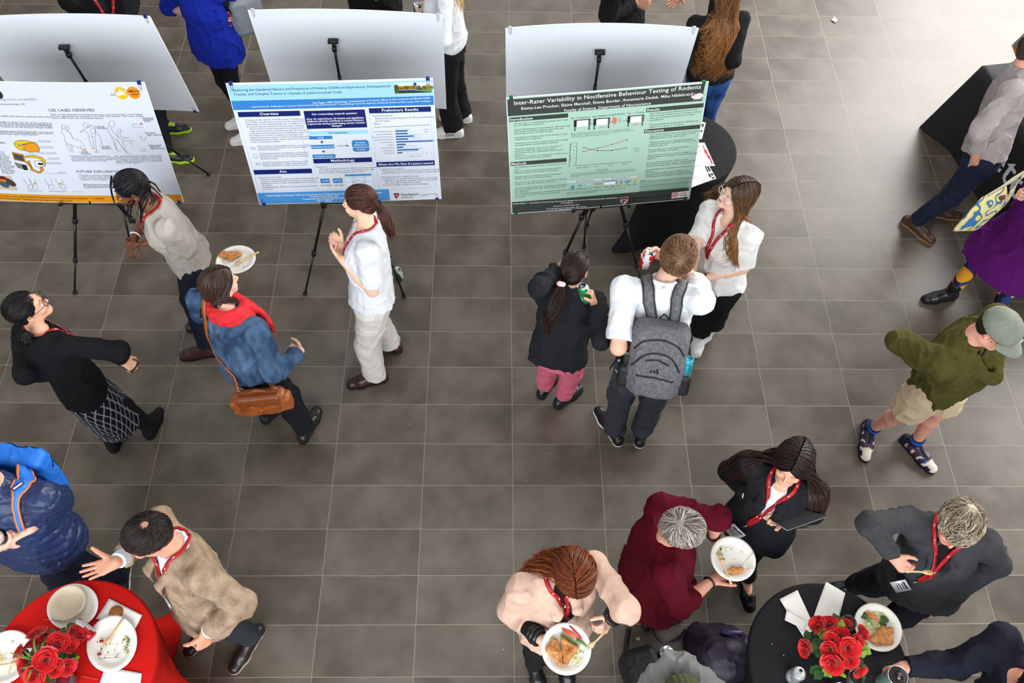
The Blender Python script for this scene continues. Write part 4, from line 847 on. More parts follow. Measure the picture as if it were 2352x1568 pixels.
  elR=(-50, 1220), wrR=(-18, 1262, 1.27), elL=(126, 1158), wrL=(70, 1212, 1.28), hR=('grip', (30, 1250, 1.28), (.3, .8, .3)), hL=('grip', (24, 1234, 1.29), (-.3, -.5, -.6)),
  wear=[tee('puffer_jacket', (32, 48, 86), sleeve=(.050, .048, .034), to=1.86, hem=-.12, neck='high', fold=.005, ease=.036, quilt=.005, qp=.06, mat='nylon', h=.006), legs('trousers', (22, 26, 44), r=(.024, .026, .026), fold=.007)],
  hair=dict(style='short', c=(60, 44, 34), v=.2, n=400), shoe=dict(kind='sneaker', col=(22, 24, 34), sole=(236, 234, 232), L=.29), eyes=False),
 dict(id='I', label='person in olive fleece, grey cap and beige shorts walking at the right edge', seed=14, H=1.78, fem=False, b=1.02, skin=(224, 160, 138),
  hd=(2292, 758), nb=(2234, 775), pv=(2172, 862), az=142, haz=140, hp=20, an=[(1998, 985, 196), (2100, 1018, 148)],
  elR=(2090, 800), wrR=(2128, 838, 1.05), elL=(2268, 838), wrL=(2226, 880, 1.0), hR=('none',), hL=('none',),
  wear=[tee('fleece_pullover', fabric((76, 72, 34), .12, 40), sleeve=(.042, .040, .034), to=1.95, hem=-.10, neck='v', vend=.72, collar=.012, fold=.009, ease=.040, mat='knit', hemw=1.03), dict(name='shorts', kind='shorts', col=(206, 184, 150), r=(.034, .044, 0), end=.82, fold=.007, mat='linen', ease=.03), tee('undershirt', (20, 20, 24), vest=1, hem=.3, neck='crew', fold=0, ease=.004)],
  hair=dict(style='short', c=(36, 26, 22), v=.2, n=700, len=.018, lift=.0, nape=-.6, top=.05), shoe=dict(kind='sneaker', col=runner_col, sole=(28, 26, 28), L=.29), lid=-.003, extras=[sock_part]),
 dict(id='G', label='person in grey button shirt and navy trousers, one hand in pocket by the draped table', seed=15, H=1.80, fem=False, b=1.0, skin=(222, 160, 136),
  hd=(2378, 118), nb=(2338, 170), pv=(2262, 348), az=112, haz=112, an=[(2100, 508, 142), (2150, 478, 100)],
  shR=(2298, 214), shL=(2368, 150), elR=(2236, 318), wrR=(2240, 366, .98), elL=(2352, 260), hR=('relax', (.25, -.1, -1), (.6, .6, 0)), hL=('relax',),
  wear=[tee('shirt', (160, 150, 148), sleeve=(.036, .034, .030), to=1.62, hem=-.02, neck='crew', collar=.008, cuff=1, fold=.008, ease=.024), legs('trousers', (30, 38, 58), r=(.020, .018, .018), fold=.006)],
  hair=dict(style='short', c=(70, 54, 44), v=.2, n=400), shoe=dict(kind='shoe', col=(76, 54, 38), sole=(150, 112, 74), L=.29), eyes=False),
 dict(id='H', label='person in purple coat and colourful disc-pattern tights walking at the right edge', seed=16, H=1.70, b=1.1, skin=(226, 176, 150),
  hd=(2490, 330), nb=(2468, 372), pv=(2382, 520), az=-104, haz=-100, an=[(2182, 672, -98), (2286, 722, -95)],
  shR=(2440, 350), shL=(2480, 420), elR=(2400, 420), wrR=(2352, 440, 1.1), elL=(2450, 520), wrL=(2400, 570, 1.0), hR=('grip',), hL=('relax',),
  wear=[dict(name='tights', kind='tights', col=tights_col, r=(.006, .006, .005), fold=.0, end=1.0, h=.0055), dict(name='coat', kind='skirt', col=(84, 22, 96), z=.50, w=.24, w2=.27, d2=.24, ease=.03, fold=.008, mat='wool', fs=(7, 7, 2)), tee('coat_top', (84, 22, 96), sleeve=(.042, .042, .04), to=1.9, hem=-.05, neck='high', fold=.007, ease=.04, mat='wool')],
  hair=dict(style='bob', c=(60, 44, 36), v=.2, n=300, len=.1), shoe=dict(kind='boot', col=(24, 24, 26), L=.26), eyes=False),
 dict(id='W', label='person in navy sweater reaching a tumbler across the black table, bottom right', seed=17, H=1.74, fem=False, b=1.05, skin=(214, 154, 126),
  hd=(2392, 1592), nb=(2352, 1580), pv=(2310, 1650), az=-82, haz=-80, hp=20, an=[(2190, 1720, -80), (2200, 1760, -85)],
  shR=(2298, 1512), shL=(2352, 1660), elR=(2188, 1528), wrR=(2074, 1532, 1.15), elL=(2250, 1680), hR=('grip', (2036, 1536, 1.16), (-.25, -.95, 0)), hL=('relax',),
  wear=[tee('sweater', (26, 27, 40), sleeve=(.036, .036, .024), to=1.94, hem=-.08, neck='crew', fold=.008, ease=.026), legs('trousers', (26, 27, 36), fold=.005)],
  hair=dict(style='short', c=(38, 28, 24), v=.3, n=900, len=.05, lift=.01, mess=.4), shoe=dict(kind='shoe', col=(30, 28, 28)), eyes=False),
 dict(id='B', label='person in royal blue blouse holding a red can, arms folded, behind the blue poster', seed=18, H=1.68, b=1.0, skin=(226, 172, 146),
  hd=(446, -100), nb=(452, -38), pv=(494, 90, .86), az=-150, haz=-150, an=[(566, 268, -110), (578, 304, -110)],
  shR=(408, -30), shL=(506, -40), elR=(388, 16), wrR=(452, 34, 1.10), elL=(528, 20), wrL=(496, 40, 1.08), hR=('relax', (480, 50, 1.06), (0, .6, -.2)), hL=('grip', (528, 38, 1.10), (.1, .4, -.3)),
  wear=[tee('blouse', (22, 44, 164), sleeve=(.040, .040, .03), to=1.15, hem=-.24, neck='v', fold=.008, ease=.030, hemw=1.14, cuff=1), legs('leggings', (24, 24, 28), r=(.004, .004, .006), fold=.002)],
  hair=dict(style='bob', c=(60, 44, 34), n=300, len=.12), shoe=dict(kind='sneaker', col=(220, 218, 214), sole=(225, 225, 222), L=.26), eyes=False),
 dict(id='D', label='person in white long-sleeved top and wide black trousers with blond hair, holding a green can', seed=19, H=1.68, skin=(228, 176, 150),
  hd=(1020, -92), nb=(1022, -38), pv=(1034, 100), az=-80, haz=-85, an=[(1062, 262, -85), (1042, 296, -92)],
  shR=(1000, -48), shL=(1034, -18), elR=(992, 14), wrR=(982, 8, 1.12), elL=(1018, 66), wrL=(1012, 96, .98), hR=('grip', (966, 16, 1.12), (.2, .3, -.2)), hL=('relax', (1006, 120, .9), (0, .8, 0)),
  wear=[tee('top', (226, 228, 234), sleeve=(.022, .022, .018), to=1.94, hem=.04, neck='crew', fold=.006, ease=.014), legs('trousers', (26, 27, 31), r=(.020, .034, .050), fold=.006)],
  hair=dict(style='long', c=(178, 138, 84), tip=(208, 174, 118), n=420, len=.34, wave=.012, phi=(-95, 20)), shoe=dict(kind='sneaker', col=three_stripe, sole=(236, 236, 234), L=.27), eyes=False),
 dict(id='F', label='person with long wavy brown hair, black top and blue jeans behind the green poster', seed=20, H=1.68, skin=(228, 176, 150),
  hd=(1670, -28), nb=(1655, 42), pv=(1630, 178), az=-12, haz=-10, an=[(1600, 372, 0), (1560, 366, 0)],
  shR=(1700, 44), shL=(1610, 40), elR=(1688, 110), wrR=(1660, 150, .95), elL=(1584, 110), wrL=(1570, 130, 1.0), hR=('none',), hL=('none',),
  wear=[tee('top', (22, 22, 24), sleeve=(.018, .018, .014), to=1.95, hem=.06, neck='crew', fold=.004, ease=.014), legs('jeans', denim_col((26, 56, 116), (62, 104, 168)), r=(.008, .010, .016), fold=.004, mat='denim')],
  hair=dict(style='long', c=(92, 60, 36), tip=(160, 108, 60), v=.45, n=1300, len=.56, wave=.052, freq=24, phi=(-95, -20), lift=.016, flare=.06), shoe=dict(kind='sneaker', col=(220, 218, 214)), eyes=False),
 dict(id='A', label='person in black with a red lanyard and neon-laced trainers behind the leftmost boards', seed=21, H=1.78, fem=False, b=1.02, skin=(214, 160, 136),
  hd=(206, -92), nb=(228, -26), pv=(268, 104), az=150, haz=150, an=[(372, 288, 84), (378, 352, 92)],
  wear=[tee('jacket', (22, 22, 25), sleeve=(.034, .034, .03), to=1.9, hem=-.1, neck='v', fold=.006, ease=.03), legs('trousers', (28, 32, 40), fold=.006)],
  elR=(196, 40), wrR=(236, 90, 1.05), elL=(292, 40), wrL=(280, 84, 1.05), hair=dict(style='short', c=(50, 36, 30), n=400), shoe=dict(kind='sneaker', col=neon_col, sole=(176, 214, 40), L=.29), eyes=False, extras=[lanyard(.42, False)]),
 dict(id='C', label='person in dark coat behind the middle blank board, cut off at the top', seed=22, H=1.75, fem=False, b=1.0, skin=(214, 160, 136),
  hd=(836, -190), nb=(838, -134), pv=(858, -16), az=170, haz=170, an=[(868, 170, 175), (906, 172, 185)],
  elR=(806, -60), wrR=(836, -30, 1.1), elL=(890, -66), wrL=(880, -30, 1.1), wear=[tee('coat', (27, 27, 33), sleeve=(.03, .03, .03), to=1.9, hem=-.26, neck='high', fold=.006, ease=.036), legs('trousers', (28, 30, 42), fold=.005)], hair=dict(style='short', c=(40, 30, 26), n=300), shoe=dict(kind='shoe', col=(26, 26, 28)), eyes=False),
 dict(id='E', label='person in black coat with one closed hand raised, behind the right blank board', seed=23, H=1.76, fem=False, b=1.0, skin=(196, 140, 114),
  hd=(1408, -146), nb=(1414, -98), pv=(1428, 26), az=96, haz=96, an=[(1444, 196, 90), (1440, 216, 95)],
  shR=(1416, -62), shL=(1420, -112), elR=(1420, 6), wrR=(1462, 6, 1.12), elL=(1440, -60), wrL=(1480, -40, 1.15), hR=('fist', (1484, 12, 1.12), (0, .6, -.3)), hL=('relax',),
  wear=[tee('coat', (26, 26, 29), sleeve=(.040, .036, .03), to=1.9, hem=-.22, neck='high', fold=.007, ease=.040), legs('trousers', (30, 34, 52), r=(.03, .03, .03), fold=.006)], hair=dict(style='short', c=(40, 30, 26), n=300), shoe=dict(kind='shoe', col=(26, 26, 28)), eyes=False),
 dict(id='Z', label='person reaching in an open hand from beyond the top edge, beside the long-haired person', seed=24, H=1.78, fem=False, b=1.0, skin=(196, 138, 108),
  hd=(1700, -230), nb=(1696, -180), pv=(1676, -48), az=-95, haz=-95, an=[(1640, 150, -90), (1652, 128, -95)],
  shR=(1690, -200), shL=(1694, -140), elR=(1650, -120), wrR=(1600, -60, 1.2), elL=(1640, -52), wrL=(1566, -12, 1.14), hR=('relax',), hL=('open', (1526, 24, 1.10), (.1, .3, .9)),
  wear=[tee('shirt', (40, 44, 60), sleeve=(.034, .034, .03), to=1.5, hem=-.05, neck='crew', fold=.007, ease=.022), legs('trousers', (40, 42, 50), fold=.005)], hair=dict(style='short', c=(40, 30, 26), n=300), shoe=dict(kind='shoe', col=(26, 26, 28)), eyes=False),
 dict(id='X', label='person in olive beanie and bunched grey knit sweater, cut off by the bottom edge', seed=25, H=1.66, skin=(214, 160, 136),
  hd=(1568, 1612), nb=(1562, 1632), pv=(1545, 1690), az=-10, haz=-10, hp=15, an=[(1520, 1722, -10), (1490, 1724, -10)],
  elR=(1612, 1560), wrR=(1566, 1520, 1.2), elL=(1498, 1566), wrL=(1536, 1518, 1.2), hR=('none',), hL=('none',),
  wear=[tee('sweater', (140, 142, 140), sleeve=(.036, .036, .03), to=2.14, hem=-.08, neck='high', fold=.012, ease=.035, mat='knit'), legs('trousers', (40, 42, 50), fold=.005)], hair=dict(style='cap', c=(50, 40, 34)), shoe=dict(kind='shoe', col=(26, 26, 28)), eyes=False),
]
# hem of coats / props added after the main pass
with ThreadPoolExecutor(4) as ex: BUILT = list(ex.map(build_person, PEOPLE))
PJ = {}; PT = {}
for q, (J, parts) in zip(PEOPLE, BUILT): PJ[q['id']] = J; PT[q['id']] = finish_person(q, J, parts)
del BUILT
# ---------------------------------------------------------------- lettering: requests are gathered, meshed once
TEXTQ = []
def text_mesh(strings):
    """dict (string, font offset) -> (V, F) of flat glyphs, unit size, origin at left baseline"""
    obs = {}
    for key in set(strings):
        c = bpy.data.curves.new('t', 'FONT'); c.body = key[0]; c.size = 1; c.resolution_u = 2; c.offset = key[1]*.4; c.space_character = 1.03
        o = bpy.data.objects.new('t', c); C.collection.objects.link(o); obs[key] = o
    dg = bpy.context.evaluated_depsgraph_get(); out = {}
    for k, o in obs.items():
        me = o.evaluated_get(dg).to_mesh(); V = np.zeros(len(me.vertices)*3); me.vertices.foreach_get('co', V); out[k] = (V.reshape(-1, 3)[:, :2].copy(), [tuple(p.vertices) for p in me.polygons]); o.evaluated_get(dg).to_mesh_clear()
    for o in obs.values():
        c = o.data; bpy.data.objects.remove(o); bpy.data.curves.remove(c)
    return out

class Board:
    """foam board: centre, azimuth, lean, roll; printed side looks along +N"""
    def __init__(s, c, az, lean, roll, bend=0, W=1.22, H=.914):
        s.c = np.array(c, float); s.W, s.H, s.bend = W, H, bend
        U = np.array([math.cos(az), math.sin(az), 0]); N = np.array([math.sin(az), -math.cos(az), 0]); V = np.array([0, 0, 1.])*math.cos(lean)-N*math.sin(lean)
        s.U = U*math.cos(roll)+V*math.sin(roll); s.V = -U*math.sin(roll)+V*math.cos(roll); s.N = np.cross(s.U, s.V); s.q = []; s.pr = MB(); s.mats = []; s.layer = 0
    def P(s, x, y, off=0):
        """x from the centre, y up, metres"""
        x = np.asarray(x, float); y = np.asarray(y, float); k = s.bend*(2*x/s.W)**2-s.bend*.33
        return s.c+x[..., None]*s.U+y[..., None]*s.V+(off+k)[..., None]*s.N if x.ndim else s.c+x*s.U+y*s.V+(off+k)*s.N
    def uv(s, px, py):
        d = ray(px, py); x = y = 0
        for _ in range(3):
            k = s.bend*(2*x/s.W)**2-s.bend*.33; o = s.c+s.N*(k+.003); t = ((o-CAM)@s.N)/(d@s.N); q = CAM+d*t-s.c; x, y = q@s.U, q@s.V
        return np.array([x, y])
    def m(s, name, col, rough=.4):
        mm = mat(name, col, rough, spec=.3)
        if mm not in s.mats: s.mats.append(mm)
        return s.mats.index(mm)
    def sheet(s, x0, y0, x1, y1, off, mi, mb=None, nx=16):
        xs = np.linspace(x0, x1, nx+1); V = np.concatenate([s.P(xs, np.full(nx+1, y0), off), s.P(xs, np.full(nx+1, y1), off)])
        (mb or s.pr).add(V, [(i, i+1, nx+2+i, nx+1+i) for i in range(nx)], mi)
    def rect(s, a, b, col, name, lay=1):
        """a, b: pixel corners (top left, bottom right) or board metres when given as arrays"""
        a = a if isinstance(a, np.ndarray) else s.uv(*a); b = b if isinstance(b, np.ndarray) else s.uv(*b)
        s.sheet(a[0], b[1], b[0], a[1], .0034+.0004*lay, s.m(name, col), nx=8 if b[0]-a[0] > .2 else 2)
    def poly(s, pts, col, name, lay=2):
        p = [q if isinstance(q, np.ndarray) else s.uv(*q) for q in pts]; s.pr.add([s.P(q[0], q[1], .0034+.0004*lay) for q in p], [tuple(range(len(p)))][::-1], s.m(name, col))
    def disc(s, c, rx, ry, col, name, lay=2, n=24, ang=0):
        c = s.uv(*c) if not isinstance(c, np.ndarray) else c; t = np.linspace(0, 2*math.pi, n, endpoint=False); x, y = np.cos(t)*rx, np.sin(t)*ry
        s.poly([np.array([c[0]+a*math.cos(ang)-b*math.sin(ang), c[1]+a*math.sin(ang)+b*math.cos(ang)]) for a, b in zip(x, y)], col, name, lay)
    def line(s, pts, w, col, name, lay=2):
        p = [q if isinstance(q, np.ndarray) else s.uv(*q) for q in pts]
        for a, b in zip(p[:-1], p[1:]):
            d = b-a; L = np.linalg.norm(d)+1e-9; n = np.array([-d[1], d[0]])/L*w/2; s.pr.add([s.P(*q, .0034+.0004*lay) for q in (a-n, b-n, b+n, a+n)], [(0, 1, 2, 3)], s.m(name, col))
    def text(s, t, a, b=None, col=(30, 30, 30), name='ink_black', size=None, bold=0, lay=3, ang=0, align='l', maxw=None):
        """baseline from pixel a; fit to pixel b, or glyph size in metres"""
        s.q.append((t, bold, s.uv(*a) if not isinstance(a, np.ndarray) else a, None if b is None else (s.uv(*b) if not isinstance(b, np.ndarray) else b), s.m(name, col), size, lay, ang, align, maxw)); TEXTQ.append((t, bold))
    def para(s, lines, a, z, size, col=(40, 44, 48), name='ink_grey', bold=0, maxw=None):
        """lines from first baseline pixel a to last baseline pixel z"""
        A, Z = s.uv(*a), s.uv(*z); n = max(1, len(lines)-1)
        for i, l in enumerate(lines):
            if l: s.text(l, A+(Z-A)*i/n+np.array([0, 0]), None, col, name, size, bold, maxw=maxw)
    def finish(s, label, back=False, curl=(), clipcol=(24, 34, 120), clips=((-1, 1), (1, 1), (-1, -1), (1, -1))):
        t = thing('poster_board', label, 'poster board', s.P(0., -s.H/2), 'foam boards on easels' if 0 else None)
        mb = MB(); n = 32; x = np.linspace(-s.W/2, s.W/2, n+1)
        V = np.concatenate([s.P(x, np.full(n+1, y), o) for y in (-s.H/2, s.H/2) for o in (-.003, .003)]); k = n+1; F = []
        for i in range(n): F += [(i, i+1, 2*k+i+1, 2*k+i)[::-1], (k+i, k+i+1, 3*k+i+1, 3*k+i), (i, i+1, k+i+1, k+i), (2*k+i, 2*k+i+1, 3*k+i+1, 3*k+i)[::-1]]
        F += [(0, k, 3*k, 2*k), (n, k+n, 3*k+n, 2*k+n)[::-1]]
        mb.add(V, F); mb.build('foam_board', mat('foam_board', (226, 231, 236), .55, spec=.3), t, False)
        if s.q or s.pr.n:
            for (tx, bold, a, b, mi, size, lay, ang, al, maxw) in s.q:
                V, F = GL[(tx, bold)]
                if len(V) == 0: continue
                w = V[:, 0].max(); 
                if b is not None: d = b-a; sc = np.linalg.norm(d)/w; ang_ = math.atan2(d[1], d[0])
                else: sc = size; ang_ = ang; 
                sx = sc if maxw is None or w*sc < maxw else maxw/w
                P2 = np.stack([V[:, 0]*sx, V[:, 1]*sc*(.74 if bold == .03 and b is not None else 1)], 1); 
                if al == 'c': P2[:, 0] -= w*sx/2
                if al == 'r': P2[:, 0] -= w*sx
                c_, s_ = math.cos(ang_), math.sin(ang_); X = a[0]+P2[:, 0]*c_-P2[:, 1]*s_; Y = a[1]+P2[:, 0]*s_+P2[:, 1]*c_
                s.pr.add(s.P(X, Y, np.full(len(X), .0034+.0004*lay)), F, mi)
            s.pr.build('printed_poster', s.mats, t, False)
        cm = mat('clip_%d_%d_%d' % clipcol, clipcol, .35); st = mat('steel', (170, 170, 172), .3, 1)
        for u, v in clips:
            m_ = MB(); p = s.P(u*(s.W/2-.030), v*(s.H/2-.006)); m_.box(p+s.V*v*.004, (s.U, s.V, s.N), (.011, .011, .0065), 0)
            w = [p-s.V*v*.008+s.N*.007+s.U*q for q in (-.007, .007)]; e = p-s.V*v*.042+s.N*.012; m_.tube([w[0], e-s.U*.004, e+s.U*.004, w[1]], .0011, 5, 1)
            if back: e = p-s.V*v*.042-s.N*.012; m_.tube([w[0]-s.N*.014, e, w[1]-s.N*.014], .0011, 5, 1)
            m_.build('binder_clip', [cm, st], t, False)
        return t

z1 = lambda x, y: (x*.30608, y*.30608); z1f = lambda x, y: (x*.19130, 180+y*.19130)
z2 = lambda x, y: (480+x*.30608, y*.30608); z2a = lambda x, y: (510+x*.19130, 170+y*.19130); z2b = lambda x, y: (700+x*.19130, 170+y*.19130)
z3 = lambda x, y: (1120+x*.33161, y*.33161); z3a = lambda x, y: (1160+x*.19770, 180+y*.19770); z3b = lambda x, y: (1380+x*.19770, 180+y*.19770)

# ---- green poster on rodent testing
B3 = Board((.566, 1.141, 1.329), .076, .163, .044, -.004); W2, H2 = B3.W/2, B3.H/2; DK = (62, 68, 62); A = np.array
def yv(B, p): return B.uv(*p)[1]
B3.rect(A([-W2+.004, H2-.004]), A([W2-.004, -H2+.004]), (172, 206, 187), 'print_mint', 0)
hb = yv(B3, z3(143, 805)); B3.rect(A([-W2+.006, H2-.012]), A([W2-.022, hb]), DK, 'print_dark_green'); fb = yv(B3, z3(160, 1400)); B3.rect(A([-W2+.006, fb]), A([W2-.016, -H2+.006]), DK, 'print_dark_green')
WH = (244, 246, 244)
B3.text('Inter-Rater Variability in Nocifensive Behaviour Testing of Rodents', z3(181, 727), z3(1475, 612), WH, 'ink_white', bold=.012)
B3.text('Emma-Lee Procher, Elaine Marshall, Emma Bondar, Annemarie Dedek, Mike Hildebrand', z3(231, 760), z3(1420, 658), WH, 'ink_white', bold=.010)
B3.text('Faculty of Science, Department of Neuroscience', z3(529, 772), z3(1129, 722), WH, 'ink_white', bold=.010)
for a, b, t, p in ((z3(148, 815), z3(557, 822), 'Introduction', z3(150, 838)), (z3(158, 1123), z3(546, 1125), 'Methods', z3(160, 1143)), (z3(1100, 748), z3(1494, 735), 'Results', z3(1102, 772)), (z3(1086, 896), z3(1470, 884), 'Discussion', z3(1087, 916))):
    u, v = B3.uv(*a), B3.uv(*b); B3.rect(u, A([v[0], u[1]-.030]), DK, 'print_dark_green'); B3.text(t, A([u[0]+.004, u[1]-.0235]), None, WH, 'ink_white', .027, .02)
S = .0152; g = (44, 70, 58)
B3.para(['Chronic pain is a critical health problem with a need', 'for new effective treatments.', '', 'Across the literature on pain behavior, there are large', 'differences in baseline sensitivity even when the', 'same strain and sex of rodent is used.', '', 'In humans and rodents, most of the variance in pain', 'related traits is nongenetic.', '', 'Variations could be due to many factors surrounding', 'the experimenter and phenotypic plasticity.', '', 'Phenotypic plasticity refers to the sensitivity of', 'animals to seemingly small things in their', 'environment that can significantly influence their', 'behaviour.', 'Purpose: This project is an exploration of the factors', 'contributing to inter-rater variability.'], z3a(105, 533), z3a(114, 940), S, g, 'ink_green', maxw=.385)
B3.para(['Adult Sprague Dawley rats from Charles River were', 'used.', 'Rats were placed in the testing chambers before', 'baseline testing to allow them to acclimatize.', '', 'Animals underwent baseline evoked nonsensory', 'testing using von Frey filament testing.', '', 'Afterwards, we administered a subcutaneous injection', 'of saline into the left hind paw of the rats.', '', 'We then completed behavioural testing of mechanical', 'pain hypersensitivity 24-, 48-, and 72 hours post hind', 'paw injections.', 'Two individual experimenters completed this process.', '72 hours post-hind paw injection, animals were', 'euthanized.'], z3a(108, 1040), z3a(114, 1388), S, g, 'ink_green', maxw=.385)
B3.para(['Each tester produced different baseline scores.', 'Environmental conditions such as location, testing', 'time, and acclimation periods were carefully', 'controlled for.', '', 'The paw withdrawal threshold for individual rats', 'ranged from 2 grams to 16.3 grams.'], z3b(572, 415), z3b(556, 572), S, g, 'ink_green', maxw=.36)
B3.para(['Our results support that most observed variation in', 'behavioural outcomes is due to experimenter', 'differences than to any other factors.', '', 'Olfaction allows rats to distinguish between', "individuals including an individual's genetics, sex,", 'perfumes, pets, etc.', '', 'Certain odors can cause increased stress', 'response, freezing, and anxiety.', '', 'Stress has been shown to induce a change in', 'rodent behaviour, including an increase in grooming', 'behavior.', '', 'Common behaviours from rodents such as', 'grooming and deep sleep seem to cause a freezing', 'response that suppresses nonfevere responses.', '', 'Sex and differences in handling also influence rat', 'behavior.', 'We conclude that inter-rater variability is an', 'important factor that must be considered when', 'conducting von Frey nociifensive behaviour testing.'], z3b(572, 662), z3b(512, 1150), S, g, 'ink_green', maxw=.37)
for i in range(13): p0, p1 = z3b(455-i*.6, 1200+i*9.4), z3b(1050-i*5, 1152+i*9.4-4); B3.line([p0, p1], .0022, (118, 158, 146), 'ink_refs') if i % 6 else B3.line([p0, p1], .0030, (60, 90, 84), 'ink_refs_dark')
B3.text('References', z3b(455, 1190), None, g, 'ink_green', .009, .02)
for q, (x0, y0) in enumerate((z3a(800, 484), z3a(1028, 468), z3b(312, 436))):
    a = B3.uv(x0, y0); B3.rect(a, a+A([.103, -.050]), (250, 250, 250), 'print_white'); B3.rect(a, a+A([.018, -.050]), (34, 36, 36), 'print_black', 2); B3.rect(a+A([.090, 0]), a+A([.103, -.050]), (92, 96, 98), 'print_grey', 2); B3.rect(a, a+A([.103, -.006]), (34, 36, 36), 'print_black', 3)
    for dx in (.004, .093): B3.rect(a+A([dx, -.050]), a+A([dx+.006, -.074]), (34, 36, 36), 'print_black', 2); B3.rect(a+A([dx-.003, -.074]), a+A([dx+.010, -.078]), (34, 36, 36), 'print_black', 2)
    if q: B3.rect(a+A([.034, -.068]), a+A([.070, -.071]), (196, 78, 70), 'print_red', 2)
B3.text('Day -1: Acclimation', z3a(762, 470), z3a(985, 455), g, 'ink_green', bold=.02); B3.text('Day 0: Baseline testing & Injection', z3a(1014, 452), z3b(282, 412), g, 'ink_green', bold=.02); B3.text('Day 1 - 3: Testing', z3b(306, 414), z3b(502, 396), g, 'ink_green', bold=.02); B3.text('X3', z3b(458, 478), z3b(505, 474), (120, 50, 46), 'ink_maroon')
for a, b in ((z3a(950, 524), z3a(1002, 521)), (z3a(1178, 508), z3a(1235, 503)), (z3b(238, 490), z3b(296, 486))):
    B3.line([a, b], .0022, (178, 70, 62), 'print_red'); u = B3.uv(*b); B3.poly([u+A([0, .004]), u+A([.008, 0]), u+A([0, -.004])], (60, 40, 40), 'print_black')
for k in range(5): B3.disc(z3b(152+(k % 2)*20, 462+k*13), .010, .010, (226, 134, 118), 'print_coral', 2, 10)
B3.line([z3b(166, 515), z3b(154, 552)], .003, (110, 160, 190), 'print_sky'); 
for k in range(3): B3.line([z3b(208, 468+k*18), z3b(230, 466+k*18)], .0022, (60, 80, 70), 'ink_green')
B3.para(['Figure 1. Experimental approach to this study. Day -1 was the acclimation day. Day 0', 'included baseline testing followed by hind paw injection, and subsequent von Frey testing', '24, 48, and 72 hours after saline intraplantar injections.'], z3a(764, 646), z3a(764, 686), .0105, g, 'ink_green', maxw=.47)
ax0 = z3a(836, 742); ax1 = z3a(822, 1015); ax2 = z3b(362, 965)
B3.line([ax0, ax1, ax2], .0026, (70, 96, 84), 'ink_axis'); 
for k, t in enumerate(('12', '10', '8', '6', '4', '2', '0')): B3.text(t, z3a(796-k*1.0, 750+k*45), None, g, 'ink_green', .011, .02)
B3.line([z3a(914, 802), z3a(1076, 839), z3a(1245, 835), z3b(293, 804)][:3]+[z3b(130, 835), z3b(293, 804)], .0030, (44, 74, 70), 'ink_series')
B3.line([z3a(912, 847), z3a(1080, 808), z3a(1246, 764), z3b(304, 713)], .0030, (192, 84, 66), 'print_red', 3)
for p in (z3a(914, 802), z3a(1076, 839), z3b(130, 835), z3b(293, 804), z3a(912, 847), z3a(1080, 808), z3a(1246, 764), z3b(304, 713)): B3.disc(p, .0042, .0042, (60, 60, 56), 'ink_series', 4, 8)
B3.text('Paw Withdrawal Threshold (g)', z3a(756, 1025), z3a(768, 752), g, 'ink_green', bold=.02)
for t, a, b in (('Baseline (Day 0)', z3a(830, 1042), z3a(972, 1030)), ('Day 1', z3a(1042, 1026), z3a(1092, 1022)), ('Day 2', z3a(1204, 1013), z3a(1252, 1009)), ('Day 3', z3b(252, 999), z3b(302, 995)), ('Testing Days', z3a(1062, 1068), z3a(1200, 1058)), ('Tester 1', z3b(384, 820), z3b(458, 814)), ('Tester 2', z3b(382, 846), z3b(456, 840))): B3.text(t, a, b, g, 'ink_green', bold=.03)
B3.para(['Figure 2. Average of the paw withdrawal threshold by 6 rats in 3 cohorts of females by Tester 1', 'and 3 cohorts of males by Tester 2 over a 4 day period. Error bars represent the standard error', 'of the mean.'], z3a(766, 1116), z3a(762, 1152), .0105, g, 'ink_green', maxw=.47)
B3.poly([z3a(722, 1212), z3a(1135, 1178), z3a(1133, 1160), z3a(722, 1192)], (218, 226, 232), 'print_pale'); B3.poly([z3b(40, 1180), z3b(424, 1148), z3b(424, 1130), z3b(40, 1160)], (218, 226, 232), 'print_pale')
B3.text('Experimental Factors', z3a(826, 1200), z3a(1030, 1183), g, 'ink_green', bold=.02); B3.text('Environmental Factors', z3b(124, 1168), z3b(336, 1150), g, 'ink_green', bold=.02)
for t, a, b in (('Handling', z3a(728, 1298), z3a(812, 1292)), ('Biological sex', z3a(828, 1290), z3a(950, 1281)), ('Odor', z3a(968, 1280), z3a(1012, 1276)), ('Genetics', z3a(1038, 1273), z3a(1120, 1266)), ('State of cage', z3b(38, 1266), z3b(160, 1256)), ('Noise', z3b(180, 1252), z3b(236, 1247)), ('Air quality', z3b(258, 1246), z3b(350, 1238)), ('Light', z3b(368, 1235), z3b(412, 1230))): B3.text(t, a, b, g, 'ink_green', bold=.02)
B3.disc(z3a(785, 1262), .012, .014, (40, 146, 206), 'print_cyan'); B3.disc(z3a(868, 1248), .010, .010, (60, 156, 206), 'print_cyan'); B3.disc(z3a(868, 1248), .006, .006, (172, 206, 187), 'print_mint', 3); B3.line([z3a(880, 1240), z3a(898, 1218)], .003, (60, 156, 206), 'print_cyan')
B3.disc(z3a(975, 1228), .014, .006, (200, 204, 200), 'print_pale'); B3.line([z3a(1040+i*12, 1228+(-1)**i*8-i) for i in range(8)], .003, (206, 92, 66), 'print_red'); a = B3.uv(*z3b(40, 1192)); B3.rect(a, a+A([.078, -.032]), (240, 244, 250), 'print_white'); B3.rect(a, a+A([.078, -.007]), (50, 126, 196), 'print_blue', 3)
